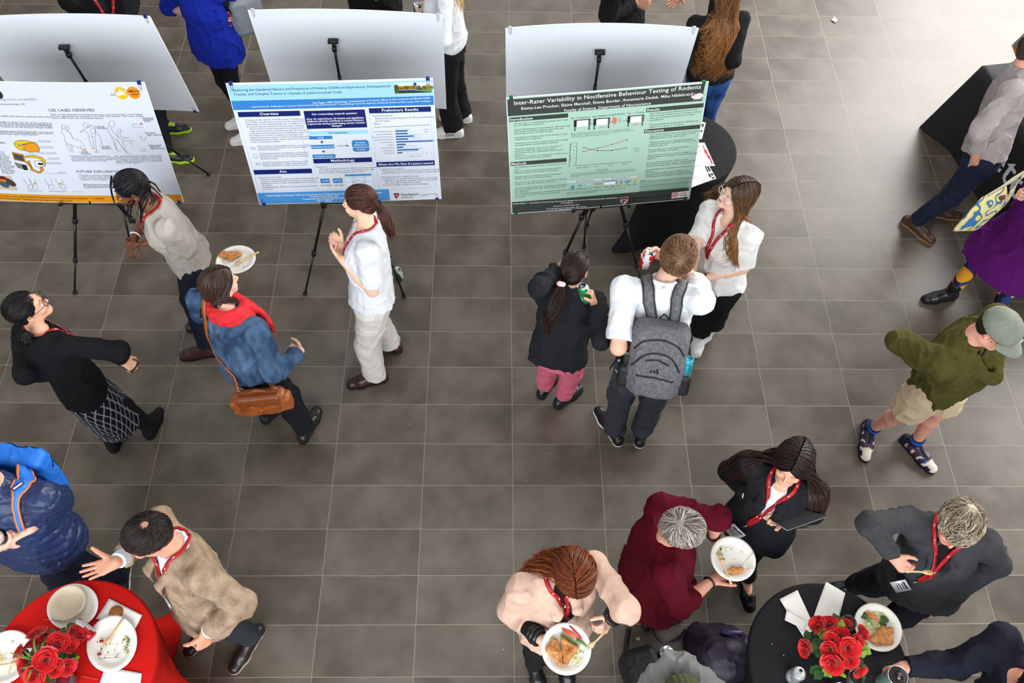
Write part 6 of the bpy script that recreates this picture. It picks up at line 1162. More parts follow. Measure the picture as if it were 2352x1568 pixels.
def easel(label, hub, headp, feet, Bd, back):
    t = thing('tripod_easel', label, 'easel', (hub[0], hub[1], 0), None); bk = mat('easel_black', (18, 18, 20), .35, spec=.5); rb = mat('rubber', (14, 14, 15), .8)
    for f in feet:
        m = MB(); a = hub+nrm(f-hub)*.02; L = f-a; m.tube([a, a+L*.42], .0125, 10); m.tube([a+L*.40, a+L*.72], .0105, 10); m.tube([a+L*.70, f+np.array([0, 0, .02])], .0080, 10)
        leg = m.build('leg', bk, t)
        for q, r in ((.42, .019), (.72, .017)): m = MB(); d = nrm(L); c = a+L*q; m.tube([c-d*.022, c-d*.018, c+d*.018, c+d*.022], [r*.8, r, r, r*.8], 10); s_ = nrm(np.cross(d, (0, 0, 1))); m.box(c+s_*r, (s_, np.cross(d, s_), d), (.009, .007, .012)); m.build('leg_clamp', bk, leg)
        m = MB(); m.ell(f+np.array([0, 0, .014]), (.019, .019, .014), None, 12, 8); m.build('rubber_foot', rb, leg)
    m = MB(); m.ell(hub, (.03, .03, .03), None, 12, 8); m.box(hub-np.array([0, 0, .02]), np.eye(3), (.035, .022, .022)); m.build('hub', bk, t)
    m = MB(); m.tube([hub, headp], .0095, 10); m.tube([hub, hub+(headp-hub)*.35], .013, 10); m.build('mast', bk, t)
    m = MB(); s_ = -1 if not back else 1; n = Bd.N*s_; d = nrm(headp-hub); m.box(headp+d*.012, (Bd.U, Bd.V, Bd.N), (.010, .026, .010)); m.box(headp+d*.042, (Bd.U, Bd.V, Bd.N), (.034, .008, .016)); m.box(headp-d*.02, (Bd.U, Bd.V, Bd.N), (.014, .018, .014)); m.build('clamp_head', bk, t)
    m = MB(); c = Bd.P(0., -Bd.H/2-.006); e = [c-Bd.U*.20+Bd.N*.0, c+Bd.U*.20]; m.tube([e[0], e[1]], .007, 8)
    for q in (-.19, .19): m.box(c+Bd.U*q+Bd.N*(.0), (Bd.U, Bd.V, Bd.N), (.010, .006, .024)); m.box(c+Bd.U*q+Bd.N*.022+Bd.V*.010, (Bd.U, Bd.V, Bd.N), (.010, .012, .003)); m.box(c+Bd.U*q-Bd.N*.022+Bd.V*.010, (Bd.U, Bd.V, Bd.N), (.010, .012, .003))
    q = hub+(headp-hub)*.02; m.tube([c, q], .008, 8); m.build('support_tray', bk, t)
def on(Bd, px, py, off): u = Bd.uv(px, py); return Bd.P(u[0], u[1], off)
h = on(B1, 165, 371, -.05); easel('black tripod easel under the white poster with orange footer', h, on(B1, 163, 300, -.03), [at(174, 674), at(452, 668), at(215, 440)], B1, False)
h = on(B2, 781, 297, -.05); easel('black tripod easel under the blue poster', h, on(B2, 780, 250, -.03), [at(702, 676), at(928, 682), at(800, 420)], B2, False)
h = on(B3, 1400, 376, -.05); easel('black tripod easel under the mint green poster', h, on(B3, 1400, 300, -.03), [at(1268, 650), at(1484, 688), at(1348, 518)], B3, False)
for Bd, hp, hu, f, l in ((BB[0], (157, 112), (222, 200), (480, 403), 'leftmost back easel behind the blank board, black mast with T-shaped clamp'), (BB[1], (768, 98), (787, 190), (800, 470), 'middle back easel behind the blank board, black mast with T-shaped clamp'), (BB[2], (1376, 122), (1362, 208), (1341, 569), 'right back easel behind the blank board, black mast with T-shaped clamp')):
    hd = on(Bd, *hp, .035); u = Bd.uv(*hu); hub = Bd.P(u[0], u[1], .075); g0 = at(*f); v = nrm((hub-g0)*[1, 1, 0]); w_ = np.array([v[1], -v[0], 0]); g_ = np.array([hub[0], hub[1], 0])
    fl_ = np.linalg.norm((hub-g0)*[1, 1, 0]); easel(l, hub, hd, [g0, g_+v*fl_*.5+w_*fl_*.80, g_+v*fl_*.5-w_*fl_*.80], Bd, True)
# ---------------------------------------------------------------- tables
def cocktail_table(label, cx, cy, R, col, rot, name_cloth='stretch_tablecloth', foot=.36, h=1.075, waist=.20):
    c = np.array([cx, cy, 0.]); t = thing('cocktail_table', label, 'table', c)
    m = MB(); m.lathe(c, [(R-.012, h-.030), (R-.006, h-.024), (R-.006, h-.006), (.001, h-.006)], n=48); m.build('tabletop', mat('table_board', (120, 110, 100), .6), t)
    m = MB(); m.tube([c+[0, 0, .03], c+[0, 0, h-.03]], .035, 14); m.build('pole', mat('table_steel', (90, 90, 92), .4, .8), t)
    m = MB(); 
    for k in range(4): a = rot+k*math.pi/2+.0; m.tube([c+[0, 0, .04], c+[math.cos(a)*(foot-.03), math.sin(a)*(foot-.03), .016]], .014, 8)
    m.build('base', mat('table_steel', (90, 90, 92), .4, .8), t)
    n = 96; th = np.arange(n)*2*math.pi/n; V = []; zs = [(h-.001, .0), (h-.001, .6), (h-.001, R-.012), (h-.003, R-.003), (h-.010, R+.001), (h-.030, R)]
    for z, r in zs: V += [(cx+r*math.cos(a), cy+r*math.sin(a), z+(0 if r > .3 else 0)) for a in th] if r > .01 and r != .6 else [(cx+(.004 if r < .01 else R*.55)*math.cos(a), cy+(.004 if r < .01 else R*.55)*math.sin(a), z) for a in th]
    for k in range(1, 15):
        f = k/14; z = (h-.03)*(1-f)+.006*f; 
        for a in th:
            lobe = abs(math.cos(2*(a-rot)))**(1.5+5*f); rt = R*(1-f)+waist*f; rb = waist*.55+(foot-waist*.55)*lobe; g = f**2.2; w = R*(1-f)**1.6+(1-(1-f)**1.6)*(waist*(1-g)+rb*g); w += .004*math.sin(a*22+3*f)*math.sin(math.pi*f)
            V.append((cx+w*math.cos(a), cy+w*math.sin(a), z))
    K = len(V)//n; F = [(i*n+j, i*n+(j+1) % n, (i+1)*n+(j+1) % n, (i+1)*n+j)[::-1] for i in range(K-1) for j in range(n)]
    mesh(name_cloth, V, F, mat('cloth_%d_%d_%d' % col, col, .78, bump=.25, bscale=900, spec=.2), t); return c
TC1 = at(1903, 1523, 1.075); TC2 = at(164, 1524, 1.075); TC3 = np.array([1.222, 1.515, 0])
cocktail_table('round high table in a black stretch cover at the bottom right, with red roses', TC1[0], TC1[1], .385, (26, 26, 28), .3)
cocktail_table('round high table in a bright red stretch cover at the bottom left', TC2[0], TC2[1], .395, (196, 18, 10), -.12, foot=.50, waist=.26)
cocktail_table('round high table in a black stretch cover behind the mint green poster, with leaflets', TC3[0], TC3[1], .336, (26, 27, 30), math.radians(201), foot=.46, h=.99, waist=.24)
TZ = 1.0765
# ---------------------------------------------------------------- small things
WP = mat('plate_white', (240, 236, 226), .55, var=.03, vscale=20); WOODF = mat('wooden_cutlery', (226, 188, 138), .6, var=.08, vscale=60)
def plate(label, c, w=.23, N=(0, 0, 1), sq=1.0, rot=0, group=None, name='paper_plate', col=None, depth=.018, cat='plate'):
    N = nrm(N); X = nrm(np.cross(azv(rot), N)); Y = np.cross(N, X); t = thing(name, label, cat, c, group); m = MB(); R = w/2
    m.lathe(c, [(.002, 0), (R*.62, 0), (R*.70, .002), (R*.80, depth*.7), (R*.93, depth), (R, depth*.92), (R*1.0, depth*.80), (R*.93, depth*.85), (R*.80, depth*.55), (R*.70, -.002), (R*.62, -.003), (.002, -.003)], (X, Y, N), 56, 0, sq=sq); m.build('dish', col or WP, t)
    return lambda x, y, z=0: np.asarray(c)+X*x+Y*y+N*(z+.001), (X, Y, N)
def fork(label, a, b, N=(0, 0, 1), kind='fork', tip=None):
    """wooden fork or spoon from handle end a to tip b"""
    a = np.asarray(a, float); b = np.asarray(b, float); D = nrm(b-a); L = np.linalg.norm(b-a); N = nrm(np.asarray(N, float)-D*(np.asarray(N)@D)); S = np.cross(D, N); t = thing('wooden_'+kind, label, kind, a)
    pr = [(0, .0045), (.02, .0060), (.45, .0045), (.62, .0040), (.70, .0090), (.78, .0115), (.86, .0118)]
    m = MB(); q = np.array([a+D*L*u+N*(.004*math.sin(u*3)) for u, _ in pr]); m.ribbon(q, [2*w for _, w in pr], S, .0018); m.build('handle', WOODF, t)
    m = MB()
    if kind == 'fork':
        for x in (-.0092, -.003, .0032, .0094): m.ribbon([a+D*L*.85+S*x+N*.002, a+D*L*.93+S*x+N*.001, b+S*x*.95+N*.003], [.0042, .0040, .0020], S, .0016)
        m.build('tines', WOODF, t)
    else: m.ribbon([a+D*L*.85+N*.002, a+D*L*.92+N*.0, a+D*L*.97+N*.001, b+N*.003], [.0240, .0240, .019, .008], S, .0018); m.build('bowl', WOODF, t)
    return t
def can(label, c, N=(0, 0, 1), col=(200, 30, 36), r=.033, h=.122, open_=True, rot=0, red2=None, txt=False):
    N = nrm(N); X = nrm(np.cross(azv(rot), N)); Y = np.cross(N, X); ax = (X, Y, N); t = thing('drink_can', label, 'can', c); al = mat('aluminium', (206, 208, 210), .25, .9)
    n = 36; th = np.arange(n)*2*math.pi/n; prof = [(r*.70, 0), (r*.80, .003), (r, .010), (r, .03), (r, .06), (r, .09), (r, h-.014), (r*.86, h-.004)]; V = np.array([[a*math.cos(q), a*math.sin(q), z] for a, z in prof for q in th]); F = [(i*n+j, i*n+(j+1) % n, (i+1)*n+(j+1) % n, (i+1)*n+j) for i in range(len(prof)-1) for j in range(n)]; F.append(tuple(range(n-1, -1, -1)))
    fm = []
    for i in range(len(prof)-1):
        for j in range(n): q = (j+i*1.6) % n; fm.append(1 if (6 < q < 13) or (i in (3, 4) and 22 < q < 30) else 0)
    fm.append(0); V = np.asarray(c)+V@np.array(ax); mesh('body', V, F, [mat('can_%d_%d_%d' % col, col, .28, .5), mat('can_white', (226, 226, 228), .3, .3)], t, None, True, fm)
    m = MB(); m.lathe(c, [(r*.86, h-.004), (r*.84, h), (r*.80, h-.0005), (r*.78, h-.004), (r*.70, h-.0045), (.001, h-.004)], ax, n); m.build('lid', al, t)
    m = MB(); p = np.asarray(c)+N*(h-.0022); m.tube([p+X*.006*math.cos(q)+Y*(.009*math.sin(q)-.002) for q in np.linspace(0, 6.28, 13)], .0012, 5); m.ell(p-Y*.002, (.0035, .0035, .001), ax, 8, 5); m.build('pull_tab', al, t)
    if open_: m = MB(); m.ell(p+Y*.0135-N*.0005, (.0085, .0095, .0012), ax, 16, 5); m.build('mouth_opening', mat('can_mouth', (14, 12, 12), .5), t)
    return t
def lumps(name, label, cat, P, r, cols, group=None, N=(0, 0, 1), seed=1, flat=.5, kind='stuff'):
    """scattered crumbs nobody could count: one object"""
    rg = random.Random(seed); m = MB(); ms = [mat('crumb_%d_%d_%d' % c, c, .6, var=.15, vscale=90) for c in cols]
    for p in P: R_ = r*rg.uniform(.5, 1.2); a = rg.uniform(0, 6.28); m.ell(p, (R_*rg.uniform(.7, 1.5), R_*rg.uniform(.5, 1), R_*flat), (np.array([math.cos(a), math.sin(a), 0]), np.array([-math.sin(a), math.cos(a), 0]), np.array([0, 0, 1.])), 7, 5, rg.randrange(len(ms)))
    o = m.build(name, ms); return tag(o, label, cat, group, kind)
PASTRY = mat('pastry', (214, 150, 84), .5, col2=(158, 92, 40), vscale=42, bump=.6, bscale=120)
def pastry(label, pts, th, group=None):
    """flaky wedge: polygon pts (n,3) with thickness, crumpled top"""
    pts = [np.asarray(p, float) for p in pts]; c = np.mean(pts, 0); N = nrm(np.cross(pts[1]-pts[0], pts[2]-pts[0])); N = N if N[2] > 0 else -N; fl = Fld(.0028)
    n = len(pts); 
    for i in range(n): a, b = pts[i]*.80+c*.20, pts[(i+1) % n]*.80+c*.20; fl.cone(a+N*th*.5, b+N*th*.5, th*.5, th*.5, .006); fl.cone(a+N*th*.5, c+N*th*.55, th*.5, th*.55, .01)
    fl.post.append(lambda x, y, z: .0016*vn(x*150, y*150, z*260)+.0012*np.abs(vn(x*60, y*60, z*60))); fl.eval(); V, F = fl.nets(); return tag(mesh('pastry', V, F, PASTRY), label, 'pastry', group)
def stick(name, label, cat, a, b, r, col, group=None, flat=.7, tip=None):
    m = MB(); a = np.asarray(a, float); b = np.asarray(b, float); P = [a, a*.5+b*.5+np.array([0, 0, .002]), b]; m.tube(P, [r, r*1.05, r*.8], 8, flat=flat); ms = [mat('veg_%d_%d_%d' % col, col, .45, var=.15, vscale=60)]
    if tip: m.tube([a+np.array([0, 0, r*.5]), b+np.array([0, 0, r*.45])], r*.6, 6, 1, flat=.5); ms.append(mat('veg_%d_%d_%d' % tip, tip, .45))
    return tag(m.build(name, ms), label, cat, group)
def paper(name, label, cat, pts, col=(240, 236, 228), th=.0008, wob=.002, seed=1, group=None, marks=None):
    """sheet from four corners, gently waved"""
    p = [np.asarray(q, float) for q in pts]; n = 8; V = []; rg = np.random.default_rng(seed); ph = rng_ = rg.uniform(0, 6, 3)
    for o in (0, th):
        for i in range(n+1):
            for j in range(n+1): u, v = i/n, j/n; q = (p[0]*(1-u)+p[1]*u)*(1-v)+(p[3]*(1-u)+p[2]*u)*v; V.append(q+np.array([0, 0, o+wob*(1+math.sin(u*5+ph[0])*math.cos(v*4+ph[1]))]))
    k = (n+1)**2; F = []
    for i in range(n):
        for j in range(n): a = i*(n+1)+j; F += [(a, a+1, a+n+2, a+n+1), (k+a, k+a+n+1, k+a+n+2, k+a+1)]
    for i in range(n): a = i*(n+1); F += [(a, a+n+1, k+a+n+1, k+a), (a+n, k+a+n, k+a+2*n+1, a+2*n+1), (i, k+i, k+i+1, i+1), (n*(n+1)+i, n*(n+1)+i+1, k+n*(n+1)+i+1, k+n*(n+1)+i)]
    t = thing(name, label, cat, np.mean(p, 0), group) if marks else None; o = mesh('sheet' if marks else name, V, F, mat('paper_%d_%d_%d' % col, col, .75, var=.02, vscale=10), t, None, True)
    if not marks: return tag(o, label, cat, group)
    m = MB(); ms = []
    for (u0, v0, u1, v1, c) in marks:
        mm = mat('ink_%d_%d_%d' % c, c, .6); 
        if mm not in ms: ms.append(mm)
        Q = [(p[0]*(1-u)+p[1]*u)*(1-v)+(p[3]*(1-u)+p[2]*u)*v+np.array([0, 0, th+.0004+wob*(1+math.sin(u*5+ph[0])*math.cos(v*4+ph[1]))]) for u, v in ((u0, v0), (u1, v0), (u1, v1), (u0, v1))]; m.add(Q, [(0, 1, 2, 3)], ms.index(mm))
    m.build('print', ms, t, False); return t
ROSE = mat('rose_petal', (214, 14, 20), .5, var=.25, vscale=40, sheen=.2); LEAF = mat('rose_leaf', (44, 84, 34), .5, var=.25, vscale=30); LIME = mat('filler_leaf', (140, 168, 46), .5, var=.2, vscale=40); BLADE = mat('blade_leaf', (96, 128, 40), .45, var=.3, vscale=25)
def rose(c, N, R, parent, seed=0):
    rg = random.Random(seed); N = nrm(N); X = nrm(np.cross(N, (.3, .9, .1))); Y = np.cross(N, X); m = MB(); g = rg.uniform(0, 6)
    for i in range(17):
        f = i/16; a0 = g+i*2.4; r = R*(.10+.80*f**.85); w = 1.15-.25*f; lean = .10+.95*f**1.3; hgt = R*(.95-.25*f); V = []; nu, nv = 7, 5
        for u in range(nu):
            for v in range(nv):
                s_, q = (u/(nu-1)-.5)*2, v/(nv-1); rr = r*(.35+.65*q)+R*.28*q*q*lean; ang = a0+s_*w*(.55+.45*q)*(1-.25*q*q*f); z = -R*.55*(1-f*.2)+hgt*1.25*q*(1-.16*q*lean)-R*.10*s_*s_*q+R*.03*math.sin(s_*5+i)
                if q > .8: rr += R*.10*f
                V.append(c+X*rr*math.cos(ang)+Y*rr*math.sin(ang)+N*z)
        F = [(u*nv+v, u*nv+v+1, (u+1)*nv+v+1, (u+1)*nv+v) for u in range(nu-1) for v in range(nv-1)]; m.add(V, F)
    return m.build('rose', ROSE, parent)
def leafset(name, centres, L, w, m_, parent, seed=0, up=.3, n=6, kind=None):
    rg = random.Random(seed); m = MB()
    for c in centres:
        for i in range(n):
            a = rg.uniform(0, 6.28); D = nrm(np.array([math.cos(a), math.sin(a), rg.uniform(-.1, up)])); S = nrm(np.cross(D, (0, 0, 1))); l = L*rg.uniform(.6, 1.2); N = np.cross(S, D); p = np.asarray(c)+np.array([rg.uniform(-1, 1), rg.uniform(-1, 1), rg.uniform(-.5, .5)])*L*.4
            Q = [p, p+D*l*.3+S*w*l*.8-N*.0+N*l*.05, p+D*l*.65+S*w*l*.8+N*l*.04, p+D*l-N*l*.06, p+D*l*.65-S*w*l*.8+N*l*.04, p+D*l*.3-S*w*l*.8+N*l*.05, p+D*l*.5-N*l*.03]
            m.add(Q, [(0, 1, 6), (1, 2, 6), (2, 3, 6), (3, 4, 6), (4, 5, 6), (5, 0, 6)])
    return m.build(name, m_, parent)

# ---- black table: roses, plate, napkins, can, tumbler
def bouquet(label, base, roses, zt, seed, vr=.055, vh=.13, glass=(60, 60, 64)):
    t = thing('rose_arrangement', label, 'flowers', base); m = MB(); m.lathe(base, [(.001, .002), (vr*.8, .002), (vr, .02), (vr, vh*.7), (vr*.9, vh)], n=28); m.build('vase', mat('vase_%d_%d_%d' % glass, glass, .1, trans=.5), t)
    cs = []
    for i, (px, py, z, R) in enumerate(roses):
        c = at(px, py, z); b = base+np.array([0, 0, vh*.7]); N = nrm(c-b+np.array([0, 0, .05])); rose(c, N, R, t, seed+i); cs.append(c)
    m = MB()
    for c in cs: m.tube([base+np.array([0, 0, .03]), base*.3+c*.7-np.array([0, 0, .02]), c-nrm(c-base)*.02], .0022, 5)
    m.build('stems', LEAF, t); return t, cs
t, cs = bouquet('bunch of red roses with green filler leaves on the black table', at(1920, 1486, TZ), [(1880, 1434, 1.24, .040), (1906, 1432, 1.25, .036), (1940, 1432, 1.20, .033), (1911, 1470, 1.26, .032), (1933, 1458, 1.26, .034), (1980, 1452, 1.23, .036), (1968, 1472, 1.24, .030), (1905, 1494, 1.25, .037), (1949, 1488, 1.30, .044), (1851, 1488, 1.21, .038), (1912, 1522, 1.24, .045), (1954, 1514, 1.25, .036), (1974, 1541, 1.20, .033)], TZ, 3)
leafset('leaves', [at(1868, 1480, 1.19), at(1895, 1476, 1.2), at(1880, 1502, 1.18), at(1928, 1500, 1.2), at(1965, 1500, 1.19), at(1930, 1440, 1.18), at(1890, 1530, 1.17), at(1960, 1530, 1.18), at(1920, 1476, 1.19)], .055, .42, LEAF, t, 5, n=9)
leafset('filler_sprigs', [at(1898, 1448, 1.22), at(1932, 1434, 1.23), at(1984, 1480, 1.2), at(1990, 1496, 1.19), at(1940, 1528, 1.22), at(1900, 1545, 1.2), at(1886, 1460, 1.2), at(1930, 1545, 1.2), at(1978, 1502, 1.2)], .020, .5, LIME, t, 6, n=22)
def votive(label, c, r=.036, h=.075, fill=None):
    t = thing('glass_votive', label, 'candle holder', c); m = MB(); m.lathe(c, [(.001, .004), (r*.85, .004), (r, .012), (r, h), (r*.93, h), (r*.93, .014), (.001, .012)], n=28); m.build('cup', mat('clear_glass', (225, 230, 232), .05, trans=.9), t)
    if fill: m = MB(); m.lathe(np.asarray(c)+[0, 0, .014], [(r*.86, 0), (r*.86, h*.5), (.001, h*.5)], n=24); m.build('wax', mat('wax_%d_%d_%d' % fill, fill, .4), t)
votive('glass candle holder with a red petal behind the roses on the black table', at(1938, 1436, TZ), fill=(120, 22, 22)); votive('glass candle holder in front of the roses on the black table', at(1955, 1560, TZ), fill=(60, 50, 52))
pl, ax = plate('round white plate with pastry and salad on the black table', at(2014, 1441, TZ+.003), .232)
g1 = 'food on the plate by the roses'
def PP(px, py, z=.006): return at(px, py, TZ+.003+z)
pastry('golden pastry wedge on the plate by the roses', [PP(1995, 1468), PP(2024, 1442), PP(2048, 1444), PP(2046, 1478), PP(2010, 1478)], .026)
for i, (a, b) in enumerate((((1988, 1406), (2016, 1428)), ((1992, 1404), (2020, 1424)))): stick('carrot_stick', 'orange carrot sticks on the plate by the roses', 'carrot', PP(*a, .012+i*.004), PP(*b, .014), .004, (232, 120, 50), 'carrot sticks on the plate by the roses')
stick('cucumber_spear', 'green cucumber spear on the plate by the roses', 'cucumber', PP(1986, 1412, .010), PP(2006, 1434, .010), .006, (88, 142, 60), None, .8, (196, 210, 140))
leafset('l', [PP(1982, 1414, .008), PP(2026, 1434, .010), PP(2030, 1426, .01)], .022, .6, LEAF, None, 4, n=9); o = bpy.context.scene.collection.objects[-1]; o.name = 'salad_leaves'; tag(o, 'dark green salad leaves on the plate by the roses', 'salad', None, 'stuff')
rg = np.random.default_rng(2); lumps('potato_salad', 'pale yellow potato salad on the plate by the roses', 'salad', [PP(1990+rg.normal(0, 8), 1440+rg.normal(0, 8), .008) for _ in range(40)]+[PP(2016+rg.normal(0, 14), 1412+rg.normal(0, 6), .006) for _ in range(50)]+[PP(2016+rg.normal(0, 8), 1436+rg.normal(0, 5), .010) for _ in range(30)], .0055, [(222, 208, 130), (232, 222, 160), (206, 190, 110), (190, 196, 96)], seed=4)
stick('tomato_wedge', 'small red tomato piece on the plate rim by the roses', 'tomato', PP(2046, 1440, .012), PP(2050, 1446, .012), .006, (166, 60, 60))
Q = lambda px, py, z=0: at(px, py, TZ+.001+z)
paper('paper_napkin', 'long folded white napkin at the back of the black table', 'napkin', [Q(1897, 1336), Q(1941, 1362), Q(1922, 1434), Q(1866, 1420)], seed=2, wob=.004); paper('paper_napkin', 'folded white napkin leaning over a smaller one on the black table', 'napkin', [Q(1790, 1376), Q(1831, 1355), Q(1872, 1444), Q(1845, 1463)], seed=3, wob=.003)
paper('paper_napkin', 'small creased white napkin at the left of the roses', 'napkin', [Q(1806, 1402, .007), Q(1854, 1430, .007), Q(1848, 1447, .007), Q(1802, 1424, .007)], seed=4, wob=.003); 
can('silver and red drink can at the front of the black table', at(1818, 1555, TZ), col=(176, 180, 184), rot=40); can('green drink can at the bottom edge of the black table', at(1908, 1590, TZ), col=(24, 110, 66), rot=200)
def tumbler(label, c, col):
    t = thing('travel_tumbler', label, 'tumbler', c); c = np.asarray(c); m = MB(); m.lathe(c, [(.001, 0), (.034, 0), (.036, .006), (.045, .165), (.046, .172)], n=36); m.build('cup', mat('tumbler_'+str(col[0]), col, .35, .2), t)
    m = MB(); m.lathe(c, [(.046, .170), (.048, .174), (.048, .182), (.045, .185), (.043, .182)], n=36); m.build('rim', mat('tumbler_rim', (214, 216, 218), .2, .8), t); m = MB(); m.lathe(c, [(.044, .183), (.001, .181)], n=36); m.box(c+[.004, .002, .186], np.eye(3), (.013, .018, .004)); m.build('lid', mat('tumbler_lid', (34, 28, 26), .15, coat=.5), t); m = MB(); m.box(c+[.004, .002, .191], np.eye(3), (.009, .006, .004)); m.build('slider', mat('tumbler_slider', (60, 56, 54), .3), t)
_g = PJ['W']['hand'][0]['c']; tumbler('pale green travel tumbler with clear lid held over the black table', [_g[0], _g[1], TZ], (120, 152, 138))
for px, py, l in ((1773, 1478, 'larger white crumb on the black tabletop, left of the roses'), (1800, 1504, 'smaller white crumb on the black tabletop, above the drink can')): o = MB().ell(at(px, py, TZ+.003), (.0025, .0018, .0012)).build('crumb', mat('crumb_white', (230, 226, 216), .7)); tag(o, l, 'crumb')
o = MB().tube([at(1893, 1552, TZ+.012), at(1904, 1544, TZ+.03)], .011, 12).build('purple_candle', mat('candle_purple', (84, 66, 130), .4)); tag(o, 'short purple wax stub under the roses', 'candle')

# ---- red table
plate('large oval white plate under the tan bowl on the red table', at(170, 1394, TZ+.003), .250, sq=.86, rot=20)
plate('tan paper bowl resting in the oval plate on the red table', at(160, 1388, TZ+.015), .172, N=(.04, .05, 1), name='paper_bowl', col=mat('bowl_tan', (214, 198, 172), .6, var=.03), depth=.036, cat='bowl')
plate('oval white plate with leftover salad and fork, right side of the red table', at(260, 1478, TZ+.003), .272, sq=.84, rot=-30+90); plate('white plate of noodles half cut off by the left edge', at(14, 1511, TZ+.003), .250, rot=0)
fork('wooden fork lying across the leftover salad plate', at(284, 1419, TZ+.022), at(238, 1486, TZ+.014), (0, 0, 1))
fork('wooden fork on the noodle plate at the left edge', at(-14, 1530, TZ+.02), at(46, 1520, TZ+.024), (0, 0, 1))
R_ = lambda px, py, z=.006: at(px, py, TZ+.003+z)
rg = np.random.default_rng(3); lumps('salad_scraps', 'scattered green salad scraps on the oval plate of the red table', 'food scraps', [R_(*p) for p in ((224, 1474), (231, 1487), (233, 1490), (268, 1481), (263, 1493), (270, 1506), (272, 1502), (266, 1508), (291, 1464), (295, 1468), (290, 1472), (294, 1476), (288, 1486), (286, 1498), (240, 1509), (228, 1512), (253, 1478), (248, 1498))]+[R_(292+rg.normal(0, 4), 1470+rg.normal(0, 6)) for _ in range(22)]+[R_(290+rg.normal(0, 3), 1492+rg.normal(0, 7)) for _ in range(16)], .0042, [(92, 120, 50), (150, 150, 70), (208, 190, 120), (70, 90, 40)], seed=6)
for px, py, l in ((228, 1502, 'red grape tomato half near the lower rim of the oval plate'), (233, 1472, 'red tomato pieces under the fork on the oval plate')): o = MB().ell(R_(px, py, .008), (.011, .0075, .006)).build('tomato_piece', mat('tomato', (150, 30, 28), .3)); tag(o, l, 'tomato')
lumps('noodles', 'pale noodle remains on the cut-off plate at the left edge', 'food scraps', [R_(2+rg.normal(0, 6), 1504+rg.normal(0, 9)) for _ in range(26)]+[R_(18+i*1.5, 1548-i*4) for i in range(7)], .005, [(226, 214, 130), (214, 200, 120)], seed=7)
lumps('sauce_smear', 'brown sauce specks on the cut-off plate at the left edge', 'food scraps', [R_(28+rg.normal(0, 4), 1476+rg.normal(0, 4), .004) for _ in range(14)], .0022, [(178, 140, 112)], seed=8)
stick('skewer', 'thin wooden skewer on the leftover salad plate', 'skewer', R_(228, 1512, .012), R_(278, 1509, .014), .0013, (150, 120, 80)); stick('skewer', 'thin wooden skewer poking over the large oval plate', 'skewer', at(99, 1422, TZ+.03), at(138, 1426, TZ+.03), .0013, (176, 112, 70))
paper('paper_napkin', 'square white napkin under a cookie on the red table', 'napkin', [Q(251, 1374), Q(327, 1412), Q(311, 1444), Q(221, 1421)], seed=5, wob=.002)
o = MB().lathe(at(267, 1407, TZ+.006), [(.001, 0), (.030, 0), (.034, .005), (.031, .011), (.016, .014), (.001, .0145)], n=28).build('cookie', mat('cookie', (142, 88, 36), .8, var=.35, vscale=70, bump=.6, bscale=160)); tag(o, 'round brown cookie on a white napkin', 'cookie')
paper('paper_sheet', 'blank white paper sheet at the front of the red table', 'paper', [Q(242, 1530, .001), Q(326, 1546, .001), Q(318, 1600, .001), Q(222, 1590, .001)], (232, 236, 246), seed=6, wob=.001)
can('crushed red and silver drink can lying against the oval plate on the red table', at(214, 1462, TZ+.035), N=nrm(at(183, 1438, TZ+.06)-at(214, 1462, TZ+.035)), col=(190, 24, 40), h=.112, r=.031, rot=10)
t, cs = bouquet('bunch of red roses with striped blade leaves on the red table', at(120, 1520, TZ), [(85, 1456, 1.22, .040), (130, 1478, 1.27, .045), (156, 1480, 1.24, .038), (172, 1456, 1.20, .042), (104, 1516, 1.29, .048), (126, 1534, 1.25, .036), (154, 1530, 1.22, .036), (80, 1548, 1.23, .042), (46, 1496, 1.20, .036), (54, 1526, 1.20, .038), (70, 1480, 1.19, .030), (52, 1546, 1.17, .026), (92, 1472, 1.21, .028)], TZ, 33, glass=(206, 214, 214))
leafset('leaves', [at(140, 1452, 1.18), at(148, 1504, 1.19), at(140, 1520, 1.17), at(100, 1480, 1.18), at(70, 1512, 1.17), at(112, 1550, 1.16), at(156, 1504, 1.19)], .050, .40, LEAF, t, 8, n=10); leafset('filler_sprigs', [at(172, 1512, 1.2), at(168, 1524, 1.18), at(160, 1500, 1.19)], .018, .5, LIME, t, 9, n=20)
m = MB()
for pts in ([(86, 1510, 1.22), (78, 1478, 1.28), (84, 1452, 1.25)], [(82, 1514, 1.22), (52, 1508, 1.28), (24, 1498, 1.25)], [(84, 1524, 1.22), (70, 1544, 1.27), (60, 1570, 1.22)], [(90, 1508, 1.22), (98, 1480, 1.28), (112, 1466, 1.26)], [(80, 1518, 1.22), (62, 1500, 1.27), (52, 1490, 1.25)], [(84, 1530, 1.22), (60, 1532, 1.26), (44, 1536, 1.23)]): P = bez([at(*q) for q in pts], 10); m.ribbon(P, np.linspace(.016, .003, len(P)), np.cross(np.gradient(P, axis=0), (0, 0, 1.)), .0008)
m.build('blade_leaves', BLADE, t)
votive('clear glass candle holder with twine beside the roses on the red table', at(158, 1566, TZ), r=.042, fill=(170, 40, 70)); m = MB(); m.tube(bez([at(186, 1552, TZ+.004), at(204, 1556, TZ+.004), at(224, 1560, TZ+.004)], 8), .0014, 5); tag(m.build('twine', mat('twine', (176, 110, 66), .8)), 'short twist of brown twine on the red table', 'twine')
# red cloth skirt spreading on the floor belongs to the table cover above

